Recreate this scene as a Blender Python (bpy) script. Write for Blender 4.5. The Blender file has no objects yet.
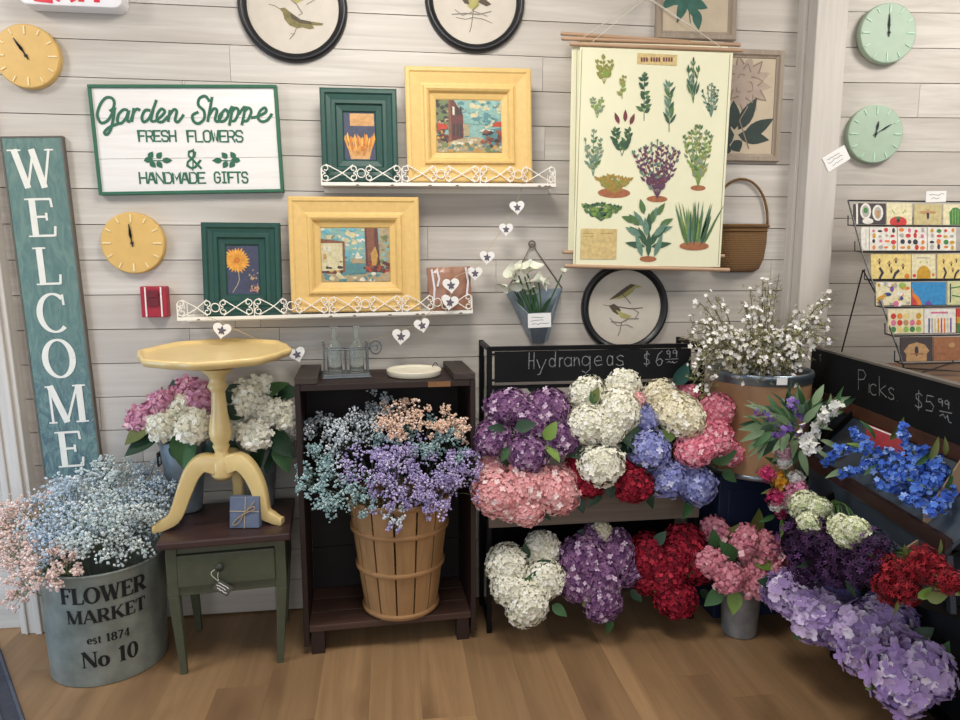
import bpy, math, random
from mathutils import Vector, Matrix, Euler
random.seed(7)
C = bpy.context.scene.collection
PI = math.pi
D = 2.90                                   # the panelled wall
# ---------------------------------------------------------------- camera
F_PX, PITCH, ROLL, YAW, CAM_H = 690.0, math.radians(8.1), math.radians(-0.05), math.radians(7.5), 1.5
fw = Vector((math.sin(YAW)*math.cos(PITCH), math.cos(YAW)*math.cos(PITCH), -math.sin(PITCH)))
_r = Vector((math.cos(YAW), -math.sin(YAW), 0)); _u = _r.cross(fw)
rt = _r*math.cos(ROLL)+_u*math.sin(ROLL); up = -_r*math.sin(ROLL)+_u*math.cos(ROLL)
CAM = Vector((0, 0, CAM_H))
def ray(x, y): return fw*F_PX + rt*(x-480) - up*(y-360)
def at(x, y, Y):
    d = ray(x, y); return CAM + d*(Y/d.y)
def atz(x, y, z):
    d = ray(x, y); return CAM + d*((z-CAM_H)/d.z)
def atx(x, y, X):
    d = ray(x, y); return CAM + d*(X/d.x)
def mpp(x, y, Y): return Y/ray(x, y).y     # metres per pixel at that depth
cd = bpy.data.cameras.new('camera'); cam = bpy.data.objects.new('camera', cd); C.objects.link(cam)
M = Matrix((rt, up, -fw)).transposed().to_4x4(); M.translation = CAM
cam.matrix_world = M
cd.sensor_fit = 'HORIZONTAL'; cd.sensor_width = 36; cd.lens = F_PX/960*36; cd.clip_start = .05
bpy.context.scene.camera = cam
# ---------------------------------------------------------------- materials
def lin(h):
    h = h.lstrip('#'); o = []
    for i in (0, 2, 4):
        c = int(h[i:i+2], 16)/255
        o.append(c/12.92 if c <= .04045 else ((c+.055)/1.055)**2.4)
    return (o[0], o[1], o[2], 1)
_mc = {}
def newmat(name):
    m = bpy.data.materials.new(name); m.use_nodes = True
    nt = m.node_tree; b = nt.nodes['Principled BSDF']
    return m, nt, b
def N(nt, t, **k):
    n = nt.nodes.new(t)
    for a, v in k.items():
        if a in n.inputs.keys(): n.inputs[a].default_value = v
        else: setattr(n, a, v)
    return n
def mixc(nt, fac, a, b, mode='MIX'):
    n = nt.nodes.new('ShaderNodeMix'); n.data_type = 'RGBA'; n.blend_type = mode
    for i, v in ((0, fac), (6, a), (7, b)):
        if hasattr(v, 'is_linked') or isinstance(v, bpy.types.NodeSocket): nt.links.new(v, n.inputs[i])
        else: n.inputs[i].default_value = v
    return n.outputs[2]
def coords(nt, scale=(1, 1, 1), island=False):
    tc = N(nt, 'ShaderNodeTexCoord'); mp = N(nt, 'ShaderNodeMapping'); mp.inputs['Scale'].default_value = scale
    nt.links.new(tc.outputs['Object'], mp.inputs['Vector'])
    if island:
        g = N(nt, 'ShaderNodeNewGeometry'); mu = N(nt, 'ShaderNodeMath', operation='MULTIPLY'); mu.inputs[1].default_value = 37.0
        nt.links.new(g.outputs['Random Per Island'], mu.inputs[0])
        cb = N(nt, 'ShaderNodeCombineXYZ')
        for i in range(3): nt.links.new(mu.outputs[0], cb.inputs[i])
        nt.links.new(cb.outputs[0], mp.inputs['Location'])
    return mp.outputs[0]
def mat(name, h, rough=.55, metal=0, var=.12, scale=25, bump=0, h2=None, ior=None, coat=0):
    """a plain surface with slight mottling"""
    if name in _mc: return _mc[name]
    m, nt, b = newmat(name); c = lin(h)
    c2 = lin(h2) if h2 else tuple(x*(1-var*1.6) for x in c[:3])+(1,)
    no = N(nt, 'ShaderNodeTexNoise', Scale=scale, Detail=5.0, Roughness=.6)
    nt.links.new(coords(nt), no.inputs['Vector'])
    rp = N(nt, 'ShaderNodeValToRGB'); rp.color_ramp.elements[0].position = .35; rp.color_ramp.elements[1].position = .68
    rp.color_ramp.elements[0].color = c2; rp.color_ramp.elements[1].color = c
    nt.links.new(no.outputs[0], rp.inputs[0]); nt.links.new(rp.outputs[0], b.inputs['Base Color'])
    b.inputs['Roughness'].default_value = rough; b.inputs['Metallic'].default_value = metal
    if coat: b.inputs['Coat Weight'].default_value = coat; b.inputs['Coat Roughness'].default_value = .15
    if bump:
        bp = N(nt, 'ShaderNodeBump', Strength=bump, Distance=.004); nt.links.new(no.outputs[0], bp.inputs['Height']); nt.links.new(bp.outputs[0], b.inputs['Normal'])
    _mc[name] = m; return m
def wood(name, h1, h2, axis='x', rough=.6, fine=60, tone=.25, bump=.15, h3=None):
    """grain stretched along one axis, each board (mesh island) with its own tone"""
    if name in _mc: return _mc[name]
    m, nt, b = newmat(name); s = [fine, fine, fine]; s['xyz'.index(axis)] = fine*.045
    v = coords(nt, tuple(s), island=True)
    no = N(nt, 'ShaderNodeTexNoise', Scale=1.0, Detail=7.0, Roughness=.62, Distortion=1.2); nt.links.new(v, no.inputs['Vector'])
    rp = N(nt, 'ShaderNodeValToRGB'); e = rp.color_ramp.elements
    e[0].position = .3; e[1].position = .7; e[0].color = lin(h2); e[1].color = lin(h1)
    nt.links.new(no.outputs[0], rp.inputs[0])
    s2 = [x*.12 for x in s]; s2['xyz'.index(axis)] = fine*.02
    n2 = N(nt, 'ShaderNodeTexNoise', Scale=1.0, Detail=3.0, Distortion=.8); nt.links.new(coords(nt, tuple(s2), island=True), n2.inputs['Vector'])
    r2 = N(nt, 'ShaderNodeValToRGB'); e = r2.color_ramp.elements; e[0].position = .38; e[1].position = .62
    e[0].color = (0, 0, 0, 1); e[1].color = (1, 1, 1, 1); nt.links.new(n2.outputs[0], r2.inputs[0])
    fac = N(nt, 'ShaderNodeMath', operation='MULTIPLY'); fac.inputs[1].default_value = .55; nt.links.new(r2.outputs[0], fac.inputs[0])
    col = mixc(nt, fac.outputs[0], rp.outputs[0], lin(h3 or h2))
    g = N(nt, 'ShaderNodeNewGeometry'); mr = N(nt, 'ShaderNodeMapRange'); mr.inputs[3].default_value = 1-tone; mr.inputs[4].default_value = 1+tone*.6
    nt.links.new(g.outputs['Random Per Island'], mr.inputs[0])
    hs = N(nt, 'ShaderNodeHueSaturation'); nt.links.new(mr.outputs[0], hs.inputs['Value']); nt.links.new(col, hs.inputs['Color'])
    nt.links.new(hs.outputs[0], b.inputs['Base Color']); b.inputs['Roughness'].default_value = rough
    if bump:
        bp = N(nt, 'ShaderNodeBump', Strength=bump, Distance=.003); nt.links.new(no.outputs[0], bp.inputs['Height']); nt.links.new(bp.outputs[0], b.inputs['Normal'])
    _mc[name] = m; return m
def petal(name, h1, h2, h3=None, rough=.75):
    """every floret (mesh island) takes its own tone between the colours"""
    if name in _mc: return _mc[name]
    m, nt, b = newmat(name); g = N(nt, 'ShaderNodeNewGeometry'); rp = N(nt, 'ShaderNodeValToRGB'); e = rp.color_ramp.elements
    e[0].color = lin(h2); e[1].color = lin(h1); e[0].position = .05; e[1].position = .75
    if h3:
        x = e.new(.97); x.color = lin(h3)
    nt.links.new(g.outputs['Random Per Island'], rp.inputs[0]); nt.links.new(rp.outputs[0], b.inputs['Base Color'])
    b.inputs['Roughness'].default_value = rough; b.inputs['Specular IOR Level'].default_value = .25
    _mc[name] = m; return m
def clear(name, h='#f4faf8', rough=.03):
    if name in _mc: return _mc[name]
    m, nt, b = newmat(name); b.inputs['Base Color'].default_value = lin(h); b.inputs['Roughness'].default_value = rough
    b.inputs['Transmission Weight'].default_value = .94; b.inputs['IOR'].default_value = 1.3
    _mc[name] = m; return m
# ---------------------------------------------------------------- mesh builder
_ico = None
def ico():
    global _ico
    if _ico is None:
        t = (1+5**.5)/2; n = (1+t*t)**.5
        v = [Vector(p)/n for p in ((-1,t,0),(1,t,0),(-1,-t,0),(1,-t,0),(0,-1,t),(0,1,t),(0,-1,-t),(0,1,-t),(t,0,-1),(t,0,1),(-t,0,-1),(-t,0,1))]
        f = [(0,11,5),(0,5,1),(0,1,7),(0,7,10),(0,10,11),(1,5,9),(5,11,4),(11,10,2),(10,7,6),(7,1,8),(3,9,4),(3,4,2),(3,2,6),(3,6,8),(3,8,9),(4,9,5),(2,4,11),(6,2,10),(8,6,7),(9,8,1)]
        c = {}; f2 = []
        def mid(a, b):
            k = (min(a, b), max(a, b))
            if k not in c: v.append(((v[a]+v[b])/2).normalized()); c[k] = len(v)-1
            return c[k]
        for a, b, d in f:
            x, y, z = mid(a, b), mid(b, d), mid(d, a); f2 += [(a, x, z), (b, y, x), (d, z, y), (x, y, z)]
        _ico = (v, f2)
    return _ico
def smooth_path(pts, k=6, closed=False):
    P = [Vector(p) for p in pts]; n = len(P)
    if n < 3: return P
    out = []
    for i in range(n if closed else n-1):
        if closed: a, b, c, d = P[(i-1) % n], P[i], P[(i+1) % n], P[(i+2) % n]
        else: a, b, c, d = P[max(i-1, 0)], P[i], P[i+1], P[min(i+2, n-1)]
        for j in range(k):
            t = j/k; out.append(.5*((2*b)+(c-a)*t+(2*a-5*b+4*c-d)*t*t+(3*b-a-3*c+d)*t**3))
    if not closed: out.append(P[-1])
    return out
class B:
    def __init__(s): s.v = []; s.f = []; s.m = []; s.T = None; s.n = 0
    def up(s): s.n += 1; return (s.n % 60)*.00003      # overlapping strokes lie in layers, like paint
    def add(s, vs, fs, mi=0):
        o = len(s.v)
        if s.T is not None: vs = [s.T @ Vector(p) for p in vs]
        s.v += [tuple(p) for p in vs]; s.f += [tuple(i+o for i in f) for f in fs]; s.m += [mi]*len(fs); return s
    def box(s, c, z, mi=0, R=None):
        vs = []
        for i in (-.5, .5):
            for j in (-.5, .5):
                for k in (-.5, .5):
                    p = Vector((i*z[0], j*z[1], k*z[2])); p = (R @ p) if R else p; vs.append(p+Vector(c))
        return s.add(vs, [(0,1,3,2),(4,6,7,5),(0,4,5,1),(2,3,7,6),(0,2,6,4),(1,5,7,3)], mi)
    def hexa(s, q0, q1, mi=0):
        """prism between two matching polygons"""
        n = len(q0)
        return s.add(list(q0)+list(q1), [tuple(range(n))[::-1], tuple(range(n, 2*n))]+[(i, (i+1) % n, n+(i+1) % n, n+i) for i in range(n)], mi)
    def tube(s, pts, r, n=8, mi=0, closed=False):
        P = [Vector(p) for p in pts]; k = len(P); vs = []; rr = r if isinstance(r, (list, tuple)) else [r]*k; nrm = None
        for i in range(k):
            if closed: t = P[(i+1) % k]-P[i-1]
            else: t = P[min(i+1, k-1)]-P[max(i-1, 0)]
            if t.length < 1e-9: t = Vector((0, 0, 1))
            t.normalize()
            if nrm is None: nrm = t.orthogonal().normalized()
            else:
                nrm = nrm-t*nrm.dot(t)
                nrm = nrm.normalized() if nrm.length > 1e-6 else t.orthogonal().normalized()
            bn = t.cross(nrm)
            for j in range(n):
                a = 2*PI*j/n; vs.append(P[i]+(nrm*math.cos(a)+bn*math.sin(a))*rr[i])
        fs = []
        for i in range(k if closed else k-1):
            i2 = (i+1) % k
            for j in range(n): fs.append((i*n+j, i*n+(j+1) % n, i2*n+(j+1) % n, i2*n+j))
        if not closed: fs += [tuple(range(n))[::-1], tuple(range((k-1)*n, k*n))]
        return s.add(vs, fs, mi)
    def lathe(s, prof, n=32, c=(0, 0, 0), mi=0, cap0=True, cap1=True, axis='z'):
        vs = []; k = len(prof)
        for r, z in prof:
            for j in range(n):
                a = 2*PI*j/n
                p = (r*math.cos(a), r*math.sin(a), z) if axis == 'z' else (r*math.cos(a), -z, r*math.sin(a))
                vs.append((p[0]+c[0], p[1]+c[1], p[2]+c[2]))
        fs = [(i*n+j, i*n+(j+1) % n, (i+1)*n+(j+1) % n, (i+1)*n+j) for i in range(k-1) for j in range(n)]
        if cap0: fs.append(tuple(range(n))[::-1])
        if cap1: fs.append(tuple(range((k-1)*n, k*n)))
        return s.add(vs, fs, mi)
    def ball(s, c, r, mi=0, sc=(1, 1, 1)):
        v, f = ico(); return s.add([(c[0]+p.x*r*sc[0], c[1]+p.y*r*sc[1], c[2]+p.z*r*sc[2]) for p in v], f, mi)
    def flat(s, poly, y=0, mi=0):
        y -= s.up(); return s.add([(p[0], y, p[1]) for p in poly], [tuple(range(len(poly)))], mi)
    def slab(s, poly, y0, y1, mi=0):
        return s.hexa([(p[0], y0, p[1]) for p in poly], [(p[0], y1, p[1]) for p in poly], mi)
    def rib(s, pts, w, y=0, mi=0, y1=None):
        """pen stroke in the xz plane; w = half width, one value or one per point"""
        P = [Vector((p[0], p[1])) for p in pts]; k = len(P); ww = w if isinstance(w, (list, tuple)) else [w]*k; L = []; Rr = []
        if k < 2: return s
        for i in range(k):
            t = P[min(i+1, k-1)]-P[max(i-1, 0)]
            if t.length < 1e-9: t = Vector((1, 0))
            t.normalize(); nn = Vector((-t.y, t.x))
            if 0 < i < k-1:
                t1 = (P[i]-P[i-1]).normalized(); cs = max(.5, abs(t1.dot(t))); nn = nn/cs
            L.append(P[i]+nn*ww[i]); Rr.append(P[i]-nn*ww[i])
        if y1 is None:
            y -= s.up(); s.add([(p.x, y-(j % k)*.000006, p.y) for j, p in enumerate(L+Rr)], [(i, i+1, k+i+1, k+i) for i in range(k-1)], mi)
        else:
            for i in range(k-1): s.slab([L[i], L[i+1], Rr[i+1], Rr[i]], y, y1, mi)
        return s
    def disc(s, c, r, y=0, mi=0, n=20, rz=None):
        rz = rz or r; return s.flat([(c[0]+r*math.cos(2*PI*i/n), c[1]+rz*math.sin(2*PI*i/n)) for i in range(n)], y, mi)
def mk(name, b, mats, parent=None, smooth=False, bevel=0, loc=None, rot=None):
    me = bpy.data.meshes.new(name); me.from_pydata(b.v, [], b.f)
    if not isinstance(mats, (list, tuple)): mats = [mats]
    for m in mats: me.materials.append(m)
    me.polygons.foreach_set('material_index', b.m)
    if smooth: me.polygons.foreach_set('use_smooth', [True]*len(me.polygons))
    me.update()
    o = bpy.data.objects.new(name, me); C.objects.link(o)
    if parent: o.parent = parent
    if loc: o.location = loc
    if rot: o.rotation_euler = rot
    if bevel:
        md = o.modifiers.new('bevel', 'BEVEL'); md.width = bevel; md.segments = 2; md.limit_method = 'ANGLE'
    if smooth == 'auto':
        md = o.modifiers.new('ws', 'WEIGHTED_NORMAL')
    return o
def tag(o, label, cat, group=None, kind=None):
    o['label'] = label; o['category'] = cat
    if group: o['group'] = group
    if kind: o['kind'] = kind
    return o
def thing(name, label, cat, loc=(0, 0, 0), rot=(0, 0, 0), group=None):
    o = bpy.data.objects.new(name, None); C.objects.link(o); o.empty_display_size = .05
    o.location = loc; o.rotation_euler = rot; return tag(o, label, cat, group)
def struct(name, b, mats, **k):
    o = mk(name, b, mats, **k); o['kind'] = 'structure'; return o
def rmesh(name, me, m, parent, loc=(0, 0, 0), rot=None, scale=1, mtx=None):
    """one more object on a shared mesh, material on the object"""
    o = bpy.data.objects.new(name, me); C.objects.link(o); o.parent = parent
    if mtx is not None: o.matrix_basis = mtx
    else:
        o.location = loc
        if rot: o.rotation_euler = rot
        o.scale = (scale,)*3 if not isinstance(scale, (tuple, list)) else scale
    o.material_slots[0].link = 'OBJECT'; o.material_slots[0].material = m
    return o
def pj(px, py, Y, o=(0, 0, 0)): return at(px, py, Y)-Vector(o)
def rectfit(c, Y):
    """pixel corners TL,TR,BR,BL -> centre, width, height, tilt in the wall plane"""
    P = [at(x, y, Y) for x, y in c]; ce = sum(P, Vector())/4
    a = (P[1]-P[0]+P[2]-P[3])/2; b = (P[0]-P[3]+P[1]-P[2])/2
    ta, tb = -math.atan2(a.z, a.x), math.atan2(b.x, b.z); return ce, a.length, b.length, (ta*a.length+tb*b.length)/(a.length+b.length)
class Pl:
    """pixel -> local xz of a thing hanging at depth Y"""
    def __init__(s, o, Y, tilt=0): s.o = Vector(o); s.Y = Y; s.t = tilt
    def __call__(s, px, py):
        p = at(px, py, s.Y)-s.o; c, n = math.cos(s.t), math.sin(s.t)
        return (p.x*c-p.z*n, p.x*n+p.z*c)
    def w(s, px, py): return mpp(px, py, s.Y)
# ---------------------------------------------------------------- lettering
def arc(cx, cy, rx, ry, a0, a1, n=14): return [(cx+rx*math.cos(math.radians(a0+(a1-a0)*i/n)), cy+ry*math.sin(math.radians(a0+(a1-a0)*i/n))) for i in range(n+1)]
O8 = [(.25,0),(.75,0),(1,.18),(1,.82),(.75,1),(.25,1),(0,.82),(0,.18),(.25,0)]
G = {  # plain pen letters in a unit box
'E': [[(1,1),(0,1),(0,0),(1,0)],[(0,.5),(.8,.5)]], 'F': [[(1,1),(0,1),(0,0)],[(0,.5),(.8,.5)]], 'L': [[(0,1),(0,0),(1,0)]],
'R': [[(0,0),(0,1),(.75,1),(1,.85),(1,.6),(.75,.45),(0,.45)],[(.6,.45),(1,0)]], 'S': [[(1,.8),(.8,1),(.2,1),(0,.82),(0,.65),(.2,.52),(.8,.48),(1,.35),(1,.18),(.8,0),(.2,0),(0,.2)]],
'H': [[(0,0),(0,1)],[(1,0),(1,1)],[(0,.5),(1,.5)]], 'O': [O8], 'W': [[(0,1),(.22,0),(.5,.8),(.78,0),(1,1)]], 'A': [[(0,0),(.4,1),(.6,1),(1,0)],[(.15,.35),(.85,.35)]],
'N': [[(0,0),(0,1),(1,0),(1,1)]], 'D': [[(0,0),(0,1),(.7,1),(1,.8),(1,.2),(.7,0),(0,0)]], 'M': [[(0,0),(0,1),(.5,.35),(1,1),(1,0)]],
'G': [[(1,.8),(.75,1),(.25,1),(0,.8),(0,.2),(.25,0),(.75,0),(1,.2),(1,.5),(.55,.5)]], 'I': [[(.5,0),(.5,1)],[(.2,0),(.8,0)],[(.2,1),(.8,1)]], 'T': [[(0,1),(1,1)],[(.5,1),(.5,0)]],
'X': [[(0,0),(1,1)],[(0,1),(1,0)]], '&': [[(1,0),(.2,.72),(.25,.95),(.5,1),(.68,.88),(.62,.7),(.1,.35),(.05,.15),(.3,0),(.6,.05),(1,.42)]],
'y': [[(0,1),(.35,.42)],[(1,1),(.5,.3),(.35,.05),(.1,0)]], 'd': [arc(.45,.28,.42,.28,20,340)+[(1,.05)],[(.95,1),(.9,0)]], 'r': [[(.15,1),(.2,0)],[(.2,.6),(.5,.95),(1,.9)]],
'a': [arc(.45,.5,.45,.5,30,330)+[(1,.1)],[(.92,1),(.92,0)]], 'n': [[(0,1),(.08,0)],[(.08,.6),(.5,1),(.85,.8),(1,0)]], 'g': [arc(.45,.72,.42,.28,20,340),[(.9,1),(.92,.2),(.5,0),(.05,.12)]],
'e': [[(.1,.5),(.95,.55),(.8,.92),(.45,1),(.1,.75),(.05,.35),(.35,0),(1,.15)]], 's': [[(.95,.85),(.5,1),(.1,.8),(.3,.55),(.85,.4),(.9,.12),(.45,0),(0,.15)]],
'P': [[(.1,0),(.1,1)],[(.1,.98),(.7,1),(1,.8),(.75,.58),(.1,.5)]], 'i': [[(.5,1),(.5,0)]], 'c': [arc(.55,.5,.5,.5,50,310)], 'k': [[(.05,1.4),(.1,0)],[(.9,.85),(.12,.4),(1,0)]],
'$': [[(.95,.75),(.6,.86),(.15,.76),(.2,.58),(.8,.42),(.9,.25),(.5,.14),(.05,.24)],[(.52,1),(.48,0)]], '6': [[(.85,1),(.3,.75),(.05,.3),(.35,0),(.8,.08),(.95,.35),(.6,.5),(.15,.35)]],
'9': [[(.9,.75),(.6,1),(.15,.85),(.2,.58),(.6,.5),(.9,.8),(.85,0)]], '5': [[(.95,1),(.2,1),(.1,.58),(.55,.64),(.95,.38),(.75,.05),(.05,.05)]], '.': [[(.4,0),(.6,.02)]], '-': [[(0,.5),(1,.5)]]}
def pen(b, ch, box, w, y, mi=0, cap=True, wob=0):
    """box = (x0,z0,x1,z1) local"""
    x0, z0, x1, z1 = box
    for st in G[ch]:
        pts = [(x0+(x1-x0)*p[0]+random.uniform(-wob, wob), z0+(z1-z0)*p[1]+random.uniform(-wob, wob)) for p in st]
        if cap and len(pts) > 1:
            a, c = Vector(pts[0]), Vector(pts[1]); d = (a-c).normalized()*w*.9; pts[0] = tuple(a+d)
            a, c = Vector(pts[-1]), Vector(pts[-2]); d = (a-c).normalized()*w*.9; pts[-1] = tuple(a+d)
        b.rib(pts, w, y, mi)
T, t_ = .10, .038                         # half widths of thick and thin strokes, serif letters in a unit-high box
def serif(ch):
    """strokes (points, half width) of a roman capital, height 1"""
    S = []
    def st(x, w=T, z0=0, z1=1, s0=True, s1=True):
        S.append(([(x, z0), (x, z1)], w))
        if s0: S.append(([(x-w-.08, z0+.025), (x+w+.08, z0+.025)], .025))
        if s1: S.append(([(x-w-.08, z1-.025), (x+w+.08, z1-.025)], .025))
    def dg(x0, z0, x1, z1, w, s0=False, s1=False):
        S.append(([(x0, z0), (x1, z1)], w))
        if s0: S.append(([(x0-w-.08, z0+(.025 if z0 < .5 else -.025)), (x0+w+.08, z0+(.025 if z0 < .5 else -.025))], .025))
        if s1: S.append(([(x1-w-.08, z1+(.025 if z1 < .5 else -.025)), (x1+w+.08, z1+(.025 if z1 < .5 else -.025))], .025))
    def ring(cx, cz, rx, rz, a0=0, a1=360, n=28):
        p = arc(cx, cz, rx, rz, a0, a1, n); S.append((p, [t_*.9+(T-t_)*abs(math.cos(math.radians(a0+(a1-a0)*i/n)))**1.3 for i in range(n+1)]))
    W = .7
    if ch == 'W':
        W = 1.1; dg(.1, 1, .36, 0, T, True); dg(.36, 0, .6, .95, t_); dg(.56, 1, .8, 0, T); dg(.8, 0, 1.02, 1, t_, False, True)
    elif ch in 'EFL':
        W = .68; st(.16)
        if ch in 'EF':
            dg(.16, .97, .62, .97, t_); dg(.62, .985, .64, .76, t_); dg(.16, .52, .48, .52, t_); dg(.48, .62, .48, .42, t_)
        if ch in 'EL': dg(.16, .03, .64, .03, t_); dg(.64, .015, .67, .27, t_)
    elif ch == 'C':
        W = .74; ring(.42, .5, .36, .5, 48, 312); dg(.68, .98, .69, .7, t_)
    elif ch == 'O': W = .86; ring(.43, .5, .36, .48)
    elif ch == 'M':
        W = 1.1; st(.12, t_); dg(.14, 1, .52, .02, T); dg(.52, .02, .9, .98, t_); st(.95, T)
    elif ch == 'N': W = .9; st(.12, t_); dg(.12, 1, .78, .02, T); st(.78, t_, 0, 1, False)
    elif ch == 'R':
        W = .84; st(.16); S.append(([(.16, .96), (.45, .96)]+arc(.45, .72, .2, .24, 90, -90, 10)+[(.16, .48)], [t_, t_]+[t_+(T-t_)*math.sin(PI*i/10) for i in range(11)]+[t_])); dg(.38, .48, .72, .02, T, False, True)
    elif ch == 'A': W = .9; dg(.06, 0, .43, 1, t_, True); dg(.43, 1, .82, 0, T, False, True); dg(.2, .33, .64, .33, t_)
    elif ch == 'K': W = .88; st(.16); dg(.22, .4, .72, .98, t_, False, True); dg(.36, .55, .76, .02, T, False, True)
    elif ch == 'T': W = .76; st(.38, T, 0, 1, True, False); dg(.04, .96, .72, .96, t_); dg(.05, .98, .04, .74, t_); dg(.71, .98, .72, .74, t_)
    elif ch == '1': W = .46; st(.24, T, 0, 1, True, False); dg(.24, .96, .04, .84, t_)
    elif ch == '0': W = .62; ring(.31, .5, .23, .48)
    elif ch == '8': W = .6; ring(.3, .74, .18, .22); ring(.3, .26, .22, .24)
    elif ch == '7': W = .6; dg(.06, .95, .54, .95, T*.6); dg(.54, .97, .2, 0, T*.8)
    elif ch == '4': W = .62; st(.42, T*.9, 0, 1, True, False); dg(.42, .98, .04, .3, t_); dg(.04, .28, .6, .28, t_)
    elif ch == 'o': W = .6; ring(.28, .33, .22, .31)
    elif ch == 'e': W = .52; ring(.26, .32, .2, .31, 0, 320); dg(.08, .34, .46, .34, t_)
    elif ch == 's': W = .44; S.append((arc(.22, .48, .14, .15, 30, 270, 10)+arc(.22, .17, .15, .16, 90, -150, 10), T*.6))
    elif ch == 't': W = .38; st(.18, T*.8, 0, .85, False, False); dg(.03, .6, .36, .6, t_); dg(.18, .04, .36, .06, t_)
    elif ch == ' ': W = .36
    return S, W
def roman(b, text, x, z, h, y, mi=0, wx=1, wrap=None, gap=.06, mul=1):
    """line of roman letters centred on x; wrap(x, z) -> 3-D point for letters painted round a drum"""
    tot = sum(serif(c)[1]+gap for c in text)-gap; cx = x-tot*h*wx/2
    for c in text:
        S, W = serif(c)
        for p, w in S:
            ww = [q*h*mul for q in w] if isinstance(w, list) else w*h*mul
            q = [(cx+a*h*wx, z+e*h) for a, e in p]
            if wrap is None: b.rib(q, ww, y, mi)
            else:
                if len(q) == 2:
                    n = 5; q = [(q[0][0]+(q[1][0]-q[0][0])*i/n, q[0][1]+(q[1][1]-q[0][1])*i/n) for i in range(n+1)]
                    ww = [ww]*(n+1) if not isinstance(ww, list) else [ww[0]]*(n+1)
                tb = B(); tb.rib(q, ww, 0); e_ = b.up()*3; b.add([wrap(v[0], v[2], e_) for v in tb.v], tb.f, mi)
        cx += (W+gap)*h*wx
def leafpoly(x, z, ang, L, W, n=6, bend=0):
    """outline of a pointed leaf in the plane"""
    c, s = math.cos(ang), math.sin(ang); P = []
    for i in range(n+1):
        u = i/n; P.append((u*L, W/2*math.sin(PI*u**.8)+bend*L*u*u))
    for i in range(n-1, 0, -1):
        u = i/n; P.append((u*L, -W/2*math.sin(PI*u**.8)+bend*L*u*u))
    return [(x+a*c-e*s, z+a*s+e*c) for a, e in P]
# ---------------------------------------------------------------- the room
M_wall = wood('whitewashed_boards', '#dcd6ce', '#c0b9b0', 'x', .62, 24, .06, .2, '#aea59b')
M_trim = wood('painted_trim', '#d9d3cb', '#c6bfb6', 'z', .6, 30, .04, .08)
M_floor = wood('oak_plank_floor', '#ac8963', '#8b6d4c', 'y', .45, 13, .09, .05, '#71573d')
def knots(m, dark):
    # scattered dark knots and mineral streaks, stretched along the grain
    nt = m.node_tree; bs = nt.nodes['Principled BSDF']; src = bs.inputs['Base Color'].links[0].from_socket
    vo = N(nt, 'ShaderNodeTexVoronoi', Scale=1.0); vo.feature = 'SMOOTH_F1'; no = N(nt, 'ShaderNodeTexNoise', Scale=3.0, Detail=4.0); v = coords(nt, (4.2, 1.5, 1), island=True); nt.links.new(v, no.inputs['Vector'])
    ad = N(nt, 'ShaderNodeVectorMath', operation='MULTIPLY_ADD'); nt.links.new(no.outputs['Color'], ad.inputs[0]); ad.inputs[1].default_value = (.5, .5, .5); nt.links.new(v, ad.inputs[2]); nt.links.new(ad.outputs[0], vo.inputs['Vector'])
    rp = N(nt, 'ShaderNodeValToRGB'); e = rp.color_ramp.elements; e[0].position = .10; e[1].position = .34; e[0].color = (1, 1, 1, 1); e[1].color = (0, 0, 0, 1); nt.links.new(vo.outputs['Distance'], rp.inputs[0])
    mu = N(nt, 'ShaderNodeMath', operation='MULTIPLY'); mu.inputs[1].default_value = .6; nt.links.new(rp.outputs[0], mu.inputs[0]); nt.links.new(mixc(nt, mu.outputs[0], src, lin(dark)), bs.inputs['Base Color'])
knots(M_floor, '#6b4f37')
M_gap = mat('shadow_gap', '#6f675f', .9)
def boards(b, x0, x1, fy, seed, z0=.0, z1=2.98, first=.143, p=.1365, vj=()):
    """horizontal shiplap boards: each its own slab with a gap and a few end joints"""
    rnd = random.Random(seed); z = first-p; k = 0
    while z < z1:
        a, c = max(z, z0)+.0016, min(z+p, z1)-.0016
        cuts = [x0]+sorted(x for (kk, x) in vj if kk == k)+[x1]
        for i in range(len(cuts)-1):
            xa, xb = cuts[i]+.0008, cuts[i+1]-.0008
            off = rnd.uniform(0, .0015)
            q = [(xa, fy(xa)-off, a), (xb, fy(xb)-off, a), (xb, fy(xb)-off, c), (xa, fy(xa)-off, c)]
            b.hexa(q, [(p_[0], p_[1]+.018, p_[2]) for p_ in q], 0)
        z += p; k += 1
    b.hexa([(x0, fy(x0)+.012, z0), (x1, fy(x1)+.012, z0), (x1, fy(x1)+.012, z1), (x0, fy(x0)+.012, z1)], [(x0, fy(x0)+.06, z0), (x1, fy(x1)+.06, z0), (x1, fy(x1)+.06, z1), (x0, fy(x0)+.06, z1)], 1)
rv = random.Random(3); VJ = [(k, rv.uniform(-1.2, 1.7)) for k in range(22)]+[(k, -.62+.03*(k % 3)) for k in (16, 9, 13)]+[(15, -.77), (8, -.8), (10, .45), (7, .4), (14, .3)]
b = B(); boards(b, -1.9, at(825, 20, D).x, lambda x: D, 1, vj=VJ); struct('wall_back', b, [M_wall, M_gap])
RX = at(842, 20, 2.82).x; fr = lambda x: D-.012-(x-RX)*.09
b = B(); boards(b, RX, 4.2, fr, 5, first=.143-.033, p=.1436, vj=[(11, 2.55), (6, 2.4), (15, 2.3)]); struct('wall_right', b, [M_wall, M_gap])
PXR, PXL, PXS = at(848, 20, 2.79).x, at(817, 20, 2.79).x, at(803.5, 20, 2.86).x
b = B(); b.box(((PXL+PXR)/2, D-.05, 1.49), (PXR-PXL, .12, 2.98)); b.box(((PXS+PXL)/2, D-.022, 1.49), (PXL-PXS, .05, 2.98)); struct('trim_1', b, M_trim, bevel=.004)
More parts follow.
